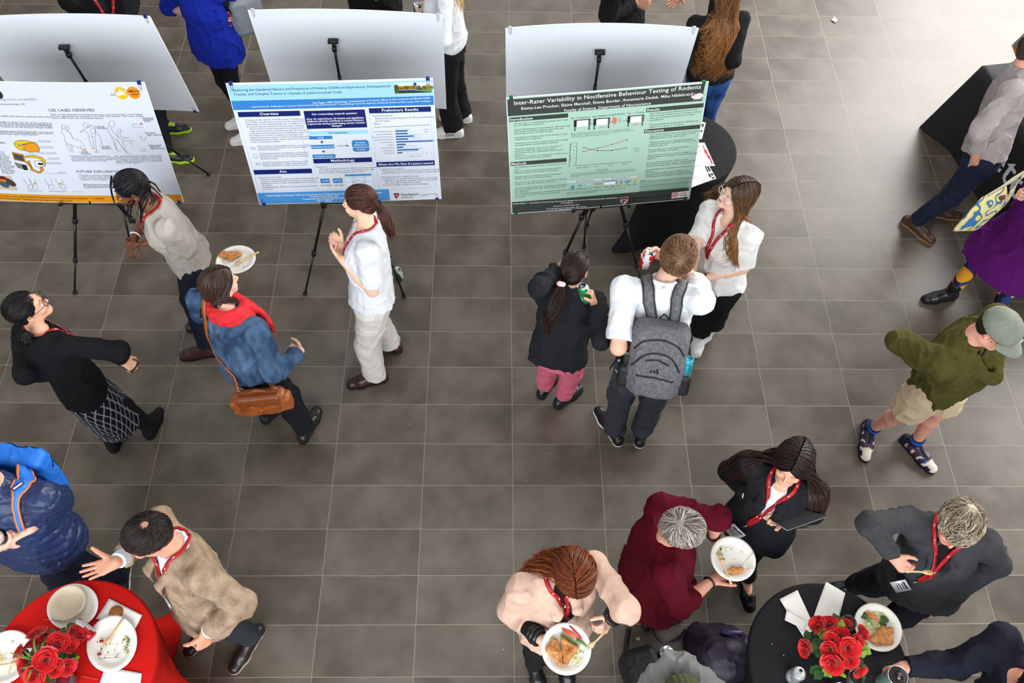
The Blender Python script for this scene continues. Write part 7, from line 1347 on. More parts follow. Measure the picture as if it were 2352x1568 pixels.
# ---- plates held by people
def held_plate(label, px, py, z, w, N, **k): return plate(label, at(px, py, z), w, N, **k)
f, (X, Y, N) = held_plate('white plate with two pastry halves and salad held by the red-haired person', 1300, 1490, 1.235, .232, (0, -.06, 1)); Cc = at(1300, 1490, 1.235)
def onp(px, py, z, C_, N_): d = ray(px, py); o = C_+N_*z; return CAM+d*(((o-CAM)@N_)/(d@N_))
S_ = lambda px, py, z=.006: onp(px, py, z, Cc, N)
pastry('triangular pastry half with dark filling, left half on the red-haired diner\'s plate', [S_(1254, 1490), S_(1274, 1466), S_(1288, 1500), S_(1288, 1528)], .022); pastry('triangular pastry half, right half on the red-haired diner\'s plate', [S_(1290, 1464), S_(1326, 1486), S_(1304, 1516), S_(1298, 1530)], .022)
for a, b in (((1290, 1442), (1330, 1464)), ((1292, 1446), (1318, 1464))): stick('carrot_stick', 'orange carrot sticks on the red-haired diner\'s plate', 'carrot', S_(*a, .012), S_(*b, .014), .0045, (226, 96, 50), 'carrot sticks on the red-haired diner\'s plate')
stick('pepper_strip', 'red pepper strip on the red-haired diner\'s plate', 'pepper', S_(1308, 1436, .016), S_(1336, 1466, .014), .004, (206, 34, 34))
for a, b in (((1288, 1456), (1332, 1486)), ((1292, 1462), (1324, 1494)), ((1324, 1466), (1348, 1484))): stick('cucumber_spear', 'green cucumber spears on the red-haired diner\'s plate', 'cucumber', S_(*a, .010), S_(*b, .012), .0065, (86, 136, 56), 'cucumber spears on the red-haired diner\'s plate', .8, (190, 206, 130))
rg = np.random.default_rng(5); lumps('slaw', 'pale noodle salad on the red-haired diner\'s plate', 'salad', [S_(1262+rg.normal(0, 7), 1466+rg.normal(0, 9)) for _ in range(45)]+[S_(1325+rg.normal(0, 9), 1508+rg.normal(0, 12)) for _ in range(60)], .0045, [(214, 206, 130), (228, 220, 160), (150, 160, 70)], seed=9)
fork('wooden fork in the red-haired person\'s raised hand', at(1396, 1444, 1.27), at(1348, 1492, 1.25), (-.3, -.6, .8))
f, (X, Y, N2) = held_plate('white plate with a slice of quiche held by the person in maroon', 1682, 1284, 1.085, .232, (.03, .0, 1)); C2 = at(1682, 1284, 1.085); S2 = lambda px, py, z=.006: onp(px, py, z, C2, N2)
pastry('browned quiche slice on the maroon diner\'s plate', [S2(1668, 1312), S2(1680, 1303), S2(1708, 1306), S2(1706, 1313), S2(1680, 1317)], .014)
lumps('salad_scraps', 'pale salad remains on the maroon diner\'s plate', 'food scraps', [S2(1652+rg.normal(0, 5), 1262+rg.normal(0, 8), .006) for _ in range(34)]+[S2(*p, .004) for p in ((1672, 1258), (1668, 1266), (1697, 1270), (1688, 1284), (1680, 1262), (1704, 1268), (1664, 1284))], .0042, [(226, 216, 150), (206, 196, 110), (60, 70, 40)], seed=10)
fork('wooden fork resting on the maroon diner\'s plate', S2(1680, 1342, .014), S2(1652, 1272, .016), (0, 0, 1)); stick('skewer', 'thin skewer crossing the plate rim toward the suit wearer', 'skewer', S2(1699, 1302, .012), S2(1731, 1268, .022), .0013, (170, 160, 110)); stick('skewer', 'thin skewer lying level beside the quiche slice', 'skewer', S2(1700, 1305, .014), S2(1735, 1304, .022), .0013, (170, 150, 110))
f, (X, Y, N3) = held_plate('white plate with pastry and a knife held by the person in denim', 543, 600, 1.215, .232, (.0, .12, 1)); C3 = at(543, 600, 1.215); S3 = lambda px, py, z=.006: onp(px, py, z, C3, N3)
pastry('golden pastry slice on the plate of the person in denim', [S3(500, 590), S3(508, 582), S3(546, 581), S3(558, 586), S3(534, 600)], .020); lumps('salad_scraps', 'pale green scraps beside the pastry of the person in denim', 'food scraps', [S3(546+rg.normal(0, 10), 588+rg.normal(0, 4)) for _ in range(24)]+[S3(548, 610), S3(562, 606), S3(560, 612)], .004, [(176, 170, 90), (226, 214, 160)], seed=12); fork('wooden knife-shaped spoon on the plate of the person in denim', S3(595, 578, .022), S3(540, 606, .012), (0, 0, 1), 'spoon')
fork('wooden spoon held to eat by the person in charcoal fleece', at(2076, 1311, 1.33), at(2142, 1315, 1.34), (0, 0, 1), 'spoon'); lumps('salad_bite', 'yellow bite of food on the raised wooden spoon', 'food', [at(2134+i*2, 1314+(i % 2)*3, 1.345) for i in range(4)], .006, [(214, 190, 80), (120, 130, 50)], seed=13, kind=None)
# ---- cans and cup in hands, phone, notebook
def held_can(label, k, i, col, rot, ax=None, h=.122):
    g = PJ[k]['hand'][i]; N = nrm(g['S']*(1 if g['S'][2] >= 0 else -1)) if ax is None else nrm(ax); return can(label, g['c']-N*h*.52, N=N, col=col, rot=rot)
held_can('red and silver drink can in the raised hand of the person with the grey backpack', 'O', 0, (198, 34, 40), 150)
held_can('green drink can at the mouth of the person in black jacket', 'N', 0, (36, 140, 74), 30, (-.35, .25, .8))
held_can('red drink can in the hand of the person in royal blue', 'B', 1, (206, 28, 36), 200, (.12, .1, 1)); held_can('green and white drink can held above the middle blank board', 'D', 0, (28, 92, 54), 120, (0, 0, 1))
can('green and silver drink can standing on the floor behind the cream trousers', at(917, 640, 0), col=(22, 104, 70), rot=60)
m = MB(); t = thing('phone', 'dark phone in the right hand of the person in black sweater', 'phone', at(290, 832, .985)); D = nrm(at(302, 840, .97)-at(276, 826, 1.0)); S = nrm(np.cross(D, (0, 0, 1))); m.box(at(290, 833, .985), (D, S, np.cross(D, S)), (.060, .034, .0045)); m.build('case', mat('phone_case', (26, 26, 30), .3), t); m = MB(); c = at(290, 833, .985)+np.cross(D, S)*(-.005 if np.cross(D, S)[2] < 0 else .005)
for i in range(4): m.ell(c+D*(-.04+i*.012), (.003, .003, .001), (D, S, np.cross(D, S)), 8, 4)
m.build('camera_lens', mat('lens_glass', (170, 170, 176), .1), t)
t = thing('coffee_cup', 'white cup between the hands at the left edge', 'cup', at(2, 1240, 1.22)); m = MB(); c = at(12, 1252, 1.21); m.lathe(c, [(.001, 0), (.028, 0), (.040, .10), (.041, .104)], n=28); m.build('cup', mat('cup_white', (214, 224, 232), .4), t); m = MB(); m.lathe(c, [(.042, .100), (.043, .108), (.038, .112), (.001, .111)], n=28); m.build('lid', mat('cup_lid', (226, 230, 234), .35), t)
def notebook():
    a, b, c_, d_ = at(1766, 1192, 1.235), at(1812, 1158, 1.27), at(1899, 1186, 1.30), at(1809, 1218, 1.26); t = thing('notebook', 'large open black notebook with white page edges held by the person in the black suit', 'notebook', (a+c_)/2); N = nrm(np.cross(c_-a, b-a)); N = N if N[2] > 0 else -N
    for nm, o, th, mm, k in (('cover', 0, .003, mat('cover_black', (22, 22, 24), .5), 0), ('pages', -.018, .017, mat('page_block', (236, 236, 234), .7), .02), ('back_cover', -.022, .003, mat('cover_black', (22, 22, 24), .5), 0)):
        q = [p*(1-k)+(a+b+c_+d_)/4*k for p in (a, b, c_, d_)]; m = MB(); m.add([p+N*o for p in q]+[p+N*(o+th) for p in q], [(0, 1, 2, 3), (7, 6, 5, 4), (0, 4, 5, 1), (1, 5, 6, 2), (2, 6, 7, 3), (3, 7, 4, 0)]); m.build(nm, mm, t, False)
    m = MB(); m.tube([at(1838, 1213, 1.25), at(1855, 1209, 1.24)], .004, 8); m.build('ribbon_marker', mat('cover_black', (22, 22, 24), .5), t)
notebook()
# ---- leaflets on the table behind the green poster
L_ = lambda px, py, z=0: at(px, py, .9925+z)
RD, BK_ = (206, 34, 44), (30, 28, 32)
paper('leaflet', 'white leaflet with a red swoosh on the black table behind the poster', 'leaflet', [L_(1595, 328), L_(1618, 328), L_(1642, 381), L_(1590, 384)], (240, 240, 246), wob=.001, seed=3, marks=[(.72, .1, .80, .5, RD), (.80, .30, .90, .70, RD), (.88, .55, .96, .92, RD), (.3, .12, .4, .2, (110, 112, 118)), (.45, .2, .5, .4, (190, 192, 196))])
paper('leaflet', 'white leaflet with black blocks on the black table behind the poster', 'leaflet', [L_(1580, 386, .003), L_(1628, 380, .003), L_(1645, 410, .003), L_(1580, 434, .003)], (240, 240, 246), wob=.001, seed=4, marks=[(.80, .02, .86, .45, BK_), (.88, .05, .97, .42, BK_), (.80, .55, .88, .80, BK_), (.90, .55, .98, .74, BK_), (.86, .84, .97, .95, BK_), (.1, .5, .5, .53, (170, 172, 176)), (.1, .6, .45, .63, (170, 172, 176))])
paper('leaflet', 'leaflet corner peeking past the green poster edge, furthest up the table', 'leaflet', [L_(1590, 276), L_(1621, 282), L_(1612, 320), L_(1585, 318)], (236, 236, 240), wob=.001, seed=5, marks=[(.5, .1, .9, .3, BK_), (.6, .5, .9, .6, BK_)])
# ---- draped banner table at the right edge
def banner_table():
    A0, B0 = at(2157, 306, 0), at(2262, 486, 0); u = nrm(B0-A0); v = np.array([-u[1], u[0], 0]); v = v if v[0] > 0 else -v; L, Wd, H = 1.9, .74, .74; t = thing('banner_table', 'long table under a black cloth with large white lettering, right edge', 'table', (A0+u*L/2+v*Wd/2))
    t.location = tuple(A0+u*L/2+v*Wd/2); bpy.context.view_layer.update(); blk = mat('banner_cloth', (24, 24, 27), .7, bump=.2, bscale=500)
    m = MB(); c = A0+u*L/2+v*Wd/2; m.box(c+[0, 0, H-.02], (u, v, (0, 0, 1)), (L/2-.02, Wd/2-.02, .015)); m.build('tabletop', mat('table_board', (120, 110, 100), .6), t)
    n = 120; pr = []; per = 2*(L+Wd)
    def edge(s_):
        s_ %= per
        if s_ < L: return A0+u*s_, -v
        if s_ < L+Wd: return A0+u*L+v*(s_-L), u
        if s_ < 2*L+Wd: return A0+u*(2*L+Wd-s_)+v*Wd, v
        return A0+v*(per-s_), -u
    V = []; K = 8
    for k in range(K+1):
        f = k/K; z = (H+.002)*(1-f)+.004
        for i in range(n):
            s_ = per*i/n; p, o = edge(s_); corner = min(abs((s_-q+per/2) % per-per/2) for q in (0, L, L+Wd, 2*L+Wd)); fl = .11*f*math.exp(-(corner/.13)**2)+(.010*math.sin(s_*30)*f if s_ > L else 0); V.append(p+o*fl+nrm(p-(A0+u*L/2+v*Wd/2))*.10*f*math.exp(-(corner/.10)**2)+np.array([0, 0, z]))
    F = [(k*n+i, k*n+(i+1) % n, (k+1)*n+(i+1) % n, (k+1)*n+i)[::-1] for k in range(K) for i in range(n)]; F.append(tuple(range(n))); mesh('tablecloth', V, F, blk, t)
    for key, org, sz in ((('etc', .02), (at(2266, 372, .0)), .34), (('liver', .02), None, .22)):
        Vg, Fg = GL[key]; x0, z0 = ((.62, .33) if key[0] == 'etc' else (.30, .13)); P = np.array([A0+u*(x0+a*sz)-v*.004+np.array([0, 0, z0+b*sz]) for a, b in Vg]); mm = MB(); mm.add(P, Fg); mm.build('banner_lettering', mat('banner_white', (226, 230, 238), .6), t, False)
    return A0, u, v
A0, bu, bv = banner_table()
c = A0+bu*.15+bv*.5; t = thing('display_screen', 'black screen corner with an orange edge standing at the top right edge', 'screen', at(2352, 118, .745)); a, b = at(2323, 104, 1.0), at(2339, 143, .82); e = at(2400, 30, 1.02); g_ = b+e-a; N = nrm(np.cross(b-a, e-a)); m = MB(); m.add([a, b, g_, e, a+N*.02, b+N*.02, g_+N*.02, e+N*.02], [(0, 1, 2, 3), (7, 6, 5, 4), (0, 4, 5, 1), (1, 5, 6, 2), (2, 6, 7, 3), (3, 7, 4, 0)]); m.build('panel', mat('screen_black', (16, 16, 18), .3), t, False); m = MB(); m.tube([a+N*.01, b+N*.01], .006, 6); m.build('edge_trim', mat('trim_orange', (206, 120, 40), .5), t)
m = MB(); m.tube([(b+g_)/2, np.array([*((b+g_)/2)[:2], .745])], .02, 8); m.build('stand', mat('screen_black', (16, 16, 18), .3), t)

# ---------------------------------------------------------------- bags
def sdf_obj(name, fl, m_, parent, col=None): fl.eval(); V, F = fl.nets(); return mesh(name, V, F, m_, parent, None if col is None else np.tile(np.array(lin(col)), (len(V), 1)) if isinstance(col, tuple) else col(V, None))
def rbox(fl, c, ax, half, r, k=.01, op='+'):
    c = np.asarray(c, float); ax = np.asarray(ax, float); half = np.asarray(half, float); m = (np.abs(ax)*half[:, None]).sum(0)
    def f(x, y, z):
        x = x-c[0]; y = y-c[1]; z = z-c[2]; q = [np.abs(x*u[0]+y*u[1]+z*u[2])-(h_-r) for u, h_ in zip(ax, half)]; o = np.sqrt(sum(np.maximum(a, 0)**2 for a in q)); return o+np.minimum(np.maximum(np.maximum(q[0], q[1]), q[2]), 0)-r
    return fl._a(op, f, c-m, c+m, k)
HEA = mat('heather_grey', (112, 110, 114), .9, bump=.3, bscale=700, col2=(84, 82, 86), vscale=60); BLKN = mat('nylon_black', (20, 20, 22), .6)
def back_of(J, t_, side=0, gap=0):
    """point on the back of the top garment at height t_"""
    L = np.linalg.norm(J['nb']-J['pv']); p = J['pv']+J['T']*L*t_+J['R']*side-J['F']*.16; return J['G'][0].snap(p[None], gap, 10)[0]
def straps(J, t, m_, c_top, edge=None, w=.058, bot=.18, half=.075, front=False):
    L = np.linalg.norm(J['nb']-J['pv'])
    for sg in (-1, 1):
        P = bez([c_top+J['R']*sg*half*.75, J['nb']-J['F']*.07+J['R']*sg*half*1.15+J['T']*.0, J['nb']+J['R']*sg*half*1.25+J['T']*.02, J['nb']+J['R']*sg*(half*1.3)+J['F']*.08-J['T']*.05, J['pv']+J['T']*L*.62+J['R']*sg*(half+.035)+J['F']*.12, J['pv']+J['T']*L*.38+J['R']*sg*.15+J['F']*.06, J['pv']+J['T']*L*bot+J['R']*sg*.16-J['F']*.06], 34)
        P = P[:int(len(P)*.62)] if front else P; P[3:] = J['G'][0].snap(P[3:], .008); G_ = J['G'][0].grad(P); S = np.cross(np.gradient(P, axis=0), G_); wd = np.interp(np.linspace(0, 1, len(P)), [0, .1, .55, .65, 1], [w*.8, w, w*.95, .026, .024]); m = MB(); m.ribbon(P, wd, S, .010, 0)
        if edge is not None: 
            Sn = S-0; Sn = Sn/(np.linalg.norm(Sn, axis=1)[:, None]+1e-9)
            for q in (-1, 1): m.ribbon(P+Sn*(wd*.5*q)[:, None], .008, S, .0115, 1)
        m.build('shoulder_strap', [m_, edge or m_], t)
def backpack(label, J, cpx, ax, half, mat_, edge, pockets, cat='backpack', strap=True, cz=None, logo=False, w=.058):
    c = cpx; t = thing('backpack', label, cat, c); X, Y, Z = ax; fl = Fld(.006); rbox(fl, c, ax, half, min(half)*.62, .02)
    for (x, y, z, a, b, d) in pockets: rbox(fl, c+X*x+Y*y+Z*z, ax, (a, b, d), min(a, b, d)*.6, .012)
    fl.post.append(fold(.0035, 14, 14, 14)); o = sdf_obj('pack', fl, mat_, t); return t, fl
J = PJ['O']; L = np.linalg.norm(J['nb']-J['pv']); X, Z = J['R'], nrm(J['T']*1.0); Y = -J['F']; cb = back_of(J, .44, .03)+Y*.085-Z*.02
t, fl = backpack('heather grey backpack with black zips on the person in the white polo', J, cb, (X, Y, Z), (.155, .085, .225), HEA, BLKN, [(0, .055, -.045, .125, .05, .165), (0, .085, -.115, .105, .035, .085)])
def zipline(t, fl, c, X, Y, Z, pts, w=.010, mm=BLKN, nm='zip'):
    P = bez([c+X*a+Y*.20+Z*b for a, b in pts], 22)
    for _ in range(40): d = fl.sample(P); P = P-Y*np.clip(d, -.02, .02)[:, None]*.8
    m = MB(); S = np.cross(np.gradient(P, axis=0), Y); m.ribbon(P+Y*.001, w, S, .004); m.build(nm, mm, t)
for pts in ([(-.135, .09), (-.09, .155), (0, .18), (.09, .155), (.135, .09)], [(-.135, -.02), (-.08, .075), (0, .10), (.08, .075), (.13, -.02)], [(-.065, .045), (0, .058), (.065, .035)], [(-.10, -.055), (0, -.050), (.105, -.062)]): zipline(t, fl, cb, X, Y, Z, pts)
m = MB()
for i in range(3): p0 = cb+X*(-.022+i*.016)+Z*(-.012)+Y*.2; P = np.array([p0, p0+X*.010+Z*(.012+.007*i)]); 
for i in range(3):
    P = np.linspace(cb+X*(-.020+i*.017)-Z*.028, cb+X*(-.028+i*.017)-Z*(.016-.008*i), 4)+Y*.2
    for _ in range(40): P = P-Y*np.clip(fl.sample(P), -.02, .02)[:, None]*.8
    m.ribbon(P+Y*.0012, .011, X, .002)
m.build('three_bar_logo', BLKN, t)
straps(J, t, HEA, cb+Z*.20-Y*.05, BLKN)
m = MB(); P = bez([cb+Z*.20-Y*.05-X*.035, cb+Z*.25-Y*.06, cb+Z*.20-Y*.05+X*.045], 12); m.ribbon(P, .016, Y, .004); m.build('grab_handle', BLKN, t)
for sg, nm, col in ((-1, 'black_flask', (16, 16, 18)), (1, 'teal_bottle', (34, 132, 150))):
    b = cb+X*sg*.165-Z*.17+Y*.01; tt = thing('water_bottle', 'black flask in the left side pocket of the grey backpack' if sg < 0 else 'teal bottle in the right side pocket of the grey backpack', 'bottle', b); m = MB(); ax = (X, Y, Z); m.lathe(b, [(.001, 0), (.032, 0), (.034, .01), (.034, .17), (.030, .18)], ax, 24, caps=(True, True)); m.build('body', mat('flask_%d' % col[0], col, .3, .3), tt); m = MB(); m.lathe(b, [(.031, .18), (.033, .185), (.033, .205), (.028, .208), (.026, .200), (.001, .198)], ax, 24); m.build('cap', mat('flask_cap_%d' % col[0], (60, 60, 62) if sg < 0 else (40, 160, 180), .35), tt)
    fl2 = Fld(.006); rbox(fl2, cb+X*sg*.160-Z*.13+Y*.01, (X, Y, Z), (.045, .048, .075), .03); sdf_obj('side_pocket', fl2, BLKN, t)
b = back_of(J, .2, -.19); m = MB(); m.ribbon([cb-X*.15-Z*.02, cb-X*.22-Z*.06-Y*.02, cb-X*.25-Z*.13], .028, Y, .003); m.build('loose_strap', BLKN, t)
# blue backpack at the left edge
J = PJ['Q']; BLU = mat('pack_blue', (28, 116, 220), .55, bump=.2, bscale=400); X, Y, Z = J['R'], -J['F'], J['T']; cb = back_of(J, .60, .02)+Y*.05
t, fl = backpack('bright blue backpack with black zips on the person in the navy puffer', J, cb, (X, Y, Z), (.140, .060, .205), BLU, BLKN, [(0, .035, -.05, .115, .04, .13)])
for pts in ([(-.14, .08), (-.09, .17), (0, .20), (.09, .17), (.14, .08)], [(-.12, .02), (0, .08), (.12, .02)]): zipline(t, fl, cb, X, Y, Z, pts)
straps(J, t, BLU, cb+Z*.2-Y*.06, mat('piping_orange', (222, 120, 50), .6), w=.075, half=.095, front=True)
p = at(38, 1112, 1.5); q = J['G'][0].snap(p[None], .022)[0]; g = nrm(J['G'][0].grad(q[None])[0]); D = nrm(at(22, 1128, 1.48)-at(52, 1098, 1.5)); D = nrm(D-g*(D@g)); m = MB(); m.box(q, (D, np.cross(g, D), g), (.030, .011, .002), 0); m.box(q+g*.002, (D, np.cross(g, D), g), (.022, .004, .0012), 1); m.build('sewn_label', [mat('label_purple', (50, 46, 84), .7), mat('label_pale', (206, 200, 210), .7)], t)
# tan satchel across the denim jacket
J = PJ['L']; TAN = mat('leather_tan', (150, 78, 28), .38, var=.18, vscale=14, bump=.2, bscale=200); TAN2 = mat('leather_tan_dark', (122, 62, 22), .4, var=.15, vscale=20)
cb = at(603, 888, .86); Z = nrm(np.array([-.05, .12, 1])); X = nrm(np.array([1, .10, .04])); X = nrm(X-Z*(X@Z)); Y = np.cross(X, Z); Y = Y if Y@(CAM-cb) > 0 else -Y
for _ in range(30):
    dmin = min(float(g_.sample((cb-Y*.055)[None])[0]) if ((cb-Y*.055 > g_.lo) & (cb-Y*.055 < g_.lo+g_.h*(g_.n-1))).all() else .1 for g_ in J['G'])
    if dmin < .0: cb = cb+Y*.006
t = thing('satchel', 'tan leather satchel with flap hanging at the hip of the person in denim', 'bag', cb)
fl = Fld(.005); rbox(fl, cb, (X, Y, Z), (.150, .045, .085), .035, .02); rbox(fl, cb-Z*.03, (X, Y, Z), (.120, .052, .070), .04, .03)
for sg in (-1, 1): rbox(fl, cb+X*sg*.142-Z*.02, (X, Y, Z), (.032, .040, .060), .02, .01)
fl.post.append(fold(.003, 12, 12, 12)); sdf_obj('pouch', fl, TAN, t); fl2 = Fld(.004); rbox(fl2, cb+Y*.030+Z*.020, (X, Y, Z), (.128, .026, .070), .024, .02); sdf_obj('flap', fl2, TAN2, t)
m = MB(); m.ribbon([cb+Y*.060-Z*.005, cb+Y*.060-Z*.045, cb+Y*.056-Z*.066], .016, X, .003, 0); m.ell(cb+Y*.063-Z*.028, (.006, .002, .006), (X, Y, Z), 10, 6, 1); m.build('strap_tab', [TAN, mat('steel', (170, 170, 172), .3, 1)], t)
m = MB(); m.tube(bez([cb+Z*.085-X*.05, cb+Z*.115+Y*.01, cb+Z*.085+X*.05], 12), .006, 8); m.build('handle', TAN, t)
for sg in (-1, 1): m = MB(); c_ = cb+X*sg*.105+Z*.095; m.tube([c_+(X*math.cos(a)+Z*math.sin(a))*.016 for a in np.linspace(0, 6.28, 17)], .0025, 6); m.build('ring', mat('steel', (170, 170, 172), .3, 1), t)
e0, e1 = (cb-X*.105+Z*.105, cb+X*.105+Z*.105)
sA, sB = sorted((e0, e1), key=lambda p_: float((p_-CAM)@RT/((p_-CAM)@FW)))
P = bez([sA, at(522, 806, 1.08), at(496, 770, 1.20), at(470, 730, 1.36), J['sh'][1]*.55+J['nb']*.45+J['T']*.07, J['nb']-J['R']*.06+J['F']*.10, J['pv']+J['T']*.30+J['F']*.17, J['pv']+J['T']*.12+J['R']*.14+J['F']*.12, J['pv']+J['T']*.06+J['R']*.20, sB], 60)
P[6:-4] = J['push'](P[6:-4], .008); P[2:30] = J['G'][0].snap(P[2:30], .007, 8) if False else J['push'](P[2:30], .007); S = np.cross(np.gradient(P, axis=0), np.array([J['G'][0].grad(q[None])[0]+Y*.2 for q in P])); m = MB(); m.ribbon(P, .026, S, .004); m.build('shoulder_strap', TAN, t)
# red scarf on the person in denim
def scarf():
    J = PJ['L']; SC = mat('scarf_red', (206, 24, 34), .8, var=.15, vscale=20, bump=.3, bscale=400); fl = Fld(.0055); nb, T, R, F = J['nb'], J['T'], J['R'], J['F']
    for k in range(3):
        r = .085+.012*k; pts = [nb+T*(.035-.022*k)+R*math.cos(a)*r+F*(math.sin(a)*r+.012+.01*k)-T*(.035+.02*k)*max(0, math.sin(a)) for a in np.linspace(0, 6.283, 17)]
        for a, b in zip(pts[:-1], pts[1:]): fl.cone(a, b, .024, .024, .010)
    A_ = nb+F*.10+R*.05; P = bez([A_, A_+F*.04-T*.07+R*.05, A_+F*.05-T*.15+R*.08], 8)
    for a, b in zip(P[:-1], P[1:]): fl.cone(a, b, .030, .030, .012, flat=(F, .6))
    fl.post.append(lambda x, y, z: -.007*(1-np.abs(vn(x*26+3*vn(x*9, y*9, z*9), y*26, z*40)))**2+.003); fl.eval(); V, F_ = fl.nets(); o = mesh('scarf', V, F_, SC, PT['L'])
    rg = np.random.default_rng(8); m = MB(); e = P[-1]
    for i in range(34): q = e+R*rg.uniform(-.035, .035)+F*rg.uniform(-.01, .02); m.tube(bez([q+T*.02, q-T*.03+R*rg.normal(0, .008), q-T*rg.uniform(.05, .07)+R*rg.normal(0, .012)], 6), .0018, 4)
    m.build('fringe', SC, o)
scarf()
# pink hair tie, wristbands and other worn bits
def torus_on(name, c, N, r, w, m_, parent, n=20):
    N = nrm(N); X = nrm(np.cross(N, (.3, .5, .8))); Y = np.cross(N, X); m = MB(); m.tube([c+(X*math.cos(a)+Y*math.sin(a))*r for a in np.linspace(0, 2*math.pi, n+1)], w, 8); return m.build(name, m_, parent)
p = at(1289, 652, 1.45); torus_on('hair_tie', p, at(1280, 690, 1.38)-p, .014, .013, mat('tie_pink', (236, 196, 190), .8), PT['N']); p = at(860, 464, 1.565); torus_on('hair_tie', p, at(880, 488, 1.54)-p, .012, .007, mat('tie_black', (20, 20, 22), .7), PT['M'])
for k, a, r, m_ in (('P', 1, .029, mat('watch_black', (22, 22, 24), .4)), ('T', 0, .031, mat('watch_black', (22, 22, 24), .4)), ('T', 1, .031, mat('watch_black', (22, 22, 24), .4)), ('J', 0, .029, mat('bracelet_white', (232, 230, 226), .4)), ('U', 0, .028, mat('cuff_white', (236, 236, 238), .7))):
    J = PJ[k]; d = nrm(J['el'][a]-J['wr'][a]); torus_on('wristband', J['wr'][a]+d*.02, d, r, .005, m_, PT[k])
J = PJ['S']; CF = mat('cuff_satin', (18, 18, 20), .3, var=.3)
for a in (0, 1):
    d = nrm(J['el'][a]-J['wr'][a])
    for k in range(3): torus_on('ruffled_cuff', J['wr'][a]+d*(.02+.022*k), d, .033+.004*(k % 2), .013, CF, PT['S'], 14)
J = PJ['I']; G = J['hA']; hc, hs = J['hc'], J['hs']; CAPM = mat('cap_grey', (122, 126, 112), .85, var=.08, vscale=20, bump=.3, bscale=500); t_ = PT['I']
def cap_():
    fl = Fld(.0045); T3 = lambda x, y, z: hc+(G[0]*x+G[1]*y+G[2]*z)*hs; fl.ell(T3(0, -.012, .042), np.array([.092, .112, .088])*hs, G, .01); fl.plane(T3(0, 0, .018), -G[2]+G[1]*.12, T3(0, 0, 0)-.16, T3(0, 0, 0)+.16, .006)
    def bump_(x, y, z): X_ = (x-hc[0])*G[0][0]+(y-hc[1])*G[0][1]+(z-hc[2])*G[0][2]; Y_ = (x-hc[0])*G[1][0]+(y-hc[1])*G[1][1]+(z-hc[2])*G[1][2]; a = np.arctan2(X_, Y_+.012); return .0022*np.exp(-(((a/(math.pi/3)+.5) % 1-.5)/.05)**2)+.002*vn(x*40, y*40, z*40)
    fl.post.append(bump_); fl.eval(); V, F = fl.nets(); o = mesh('cap', V, F, CAPM, t_)
    V = []; n = 17; K = 6
    for th in (0, .004):
        for k in range(K):
            for i in range(n): a = math.radians(-62+124*i/(n-1)); r = .100+.075*(k/(K-1))*math.cos(a*.9)**.6; x = math.sin(a)*(.088+.012*k/(K-1)); y = -.012+math.cos(a)*r*1.06; z = .022-.012*(x/.09)**2-.018*(k/(K-1)); V.append(T3(x, y, z+th))
    k_ = n*K; F = []
    for k in range(K-1):
        for i in range(n-1): a = k*n+i; F += [(a, a+n, a+n+1, a+1), (k_+a, k_+a+1, k_+a+n+1, k_+a+n)]
    for i in range(n-1): a = (K-1)*n+i; F.append((a, k_+a, k_+a+1, a+1))
    mesh('brim', V, F, CAPM, o); q = T3(-.020, .102, .055); d = nrm(q-T3(0, -.012, .042)); m = MB(); X_ = nrm(np.cross(d, G[2])); Y_ = np.cross(X_, d); m.tube([q+d*.001+(X_*math.cos(a)*.013+Y_*math.sin(a)*.011) for a in np.linspace(0, 6.28, 17)], .0018, 5); m.tube([q+d*.001+(X_*math.cos(a)*.006+Y_*math.sin(a)*.006) for a in np.linspace(0, 4.5, 11)], .0014, 5); m.build('embroidered_badge', mat('thread_white', (228, 228, 222), .7), o)
cap_()
J = PJ['X']; fl = Fld(.005); fl.ell(J['hc']+J['hA'][2]*.035-J['hA'][1]*.015, (.095, .115, .105), J['hA'], .01); fl.post.append(lambda x, y, z: .002*np.sin(x*260)); sdf_obj('beanie', fl, mat('beanie_olive', (62, 64, 34), .9, bump=.4, bscale=400), PT['X'])
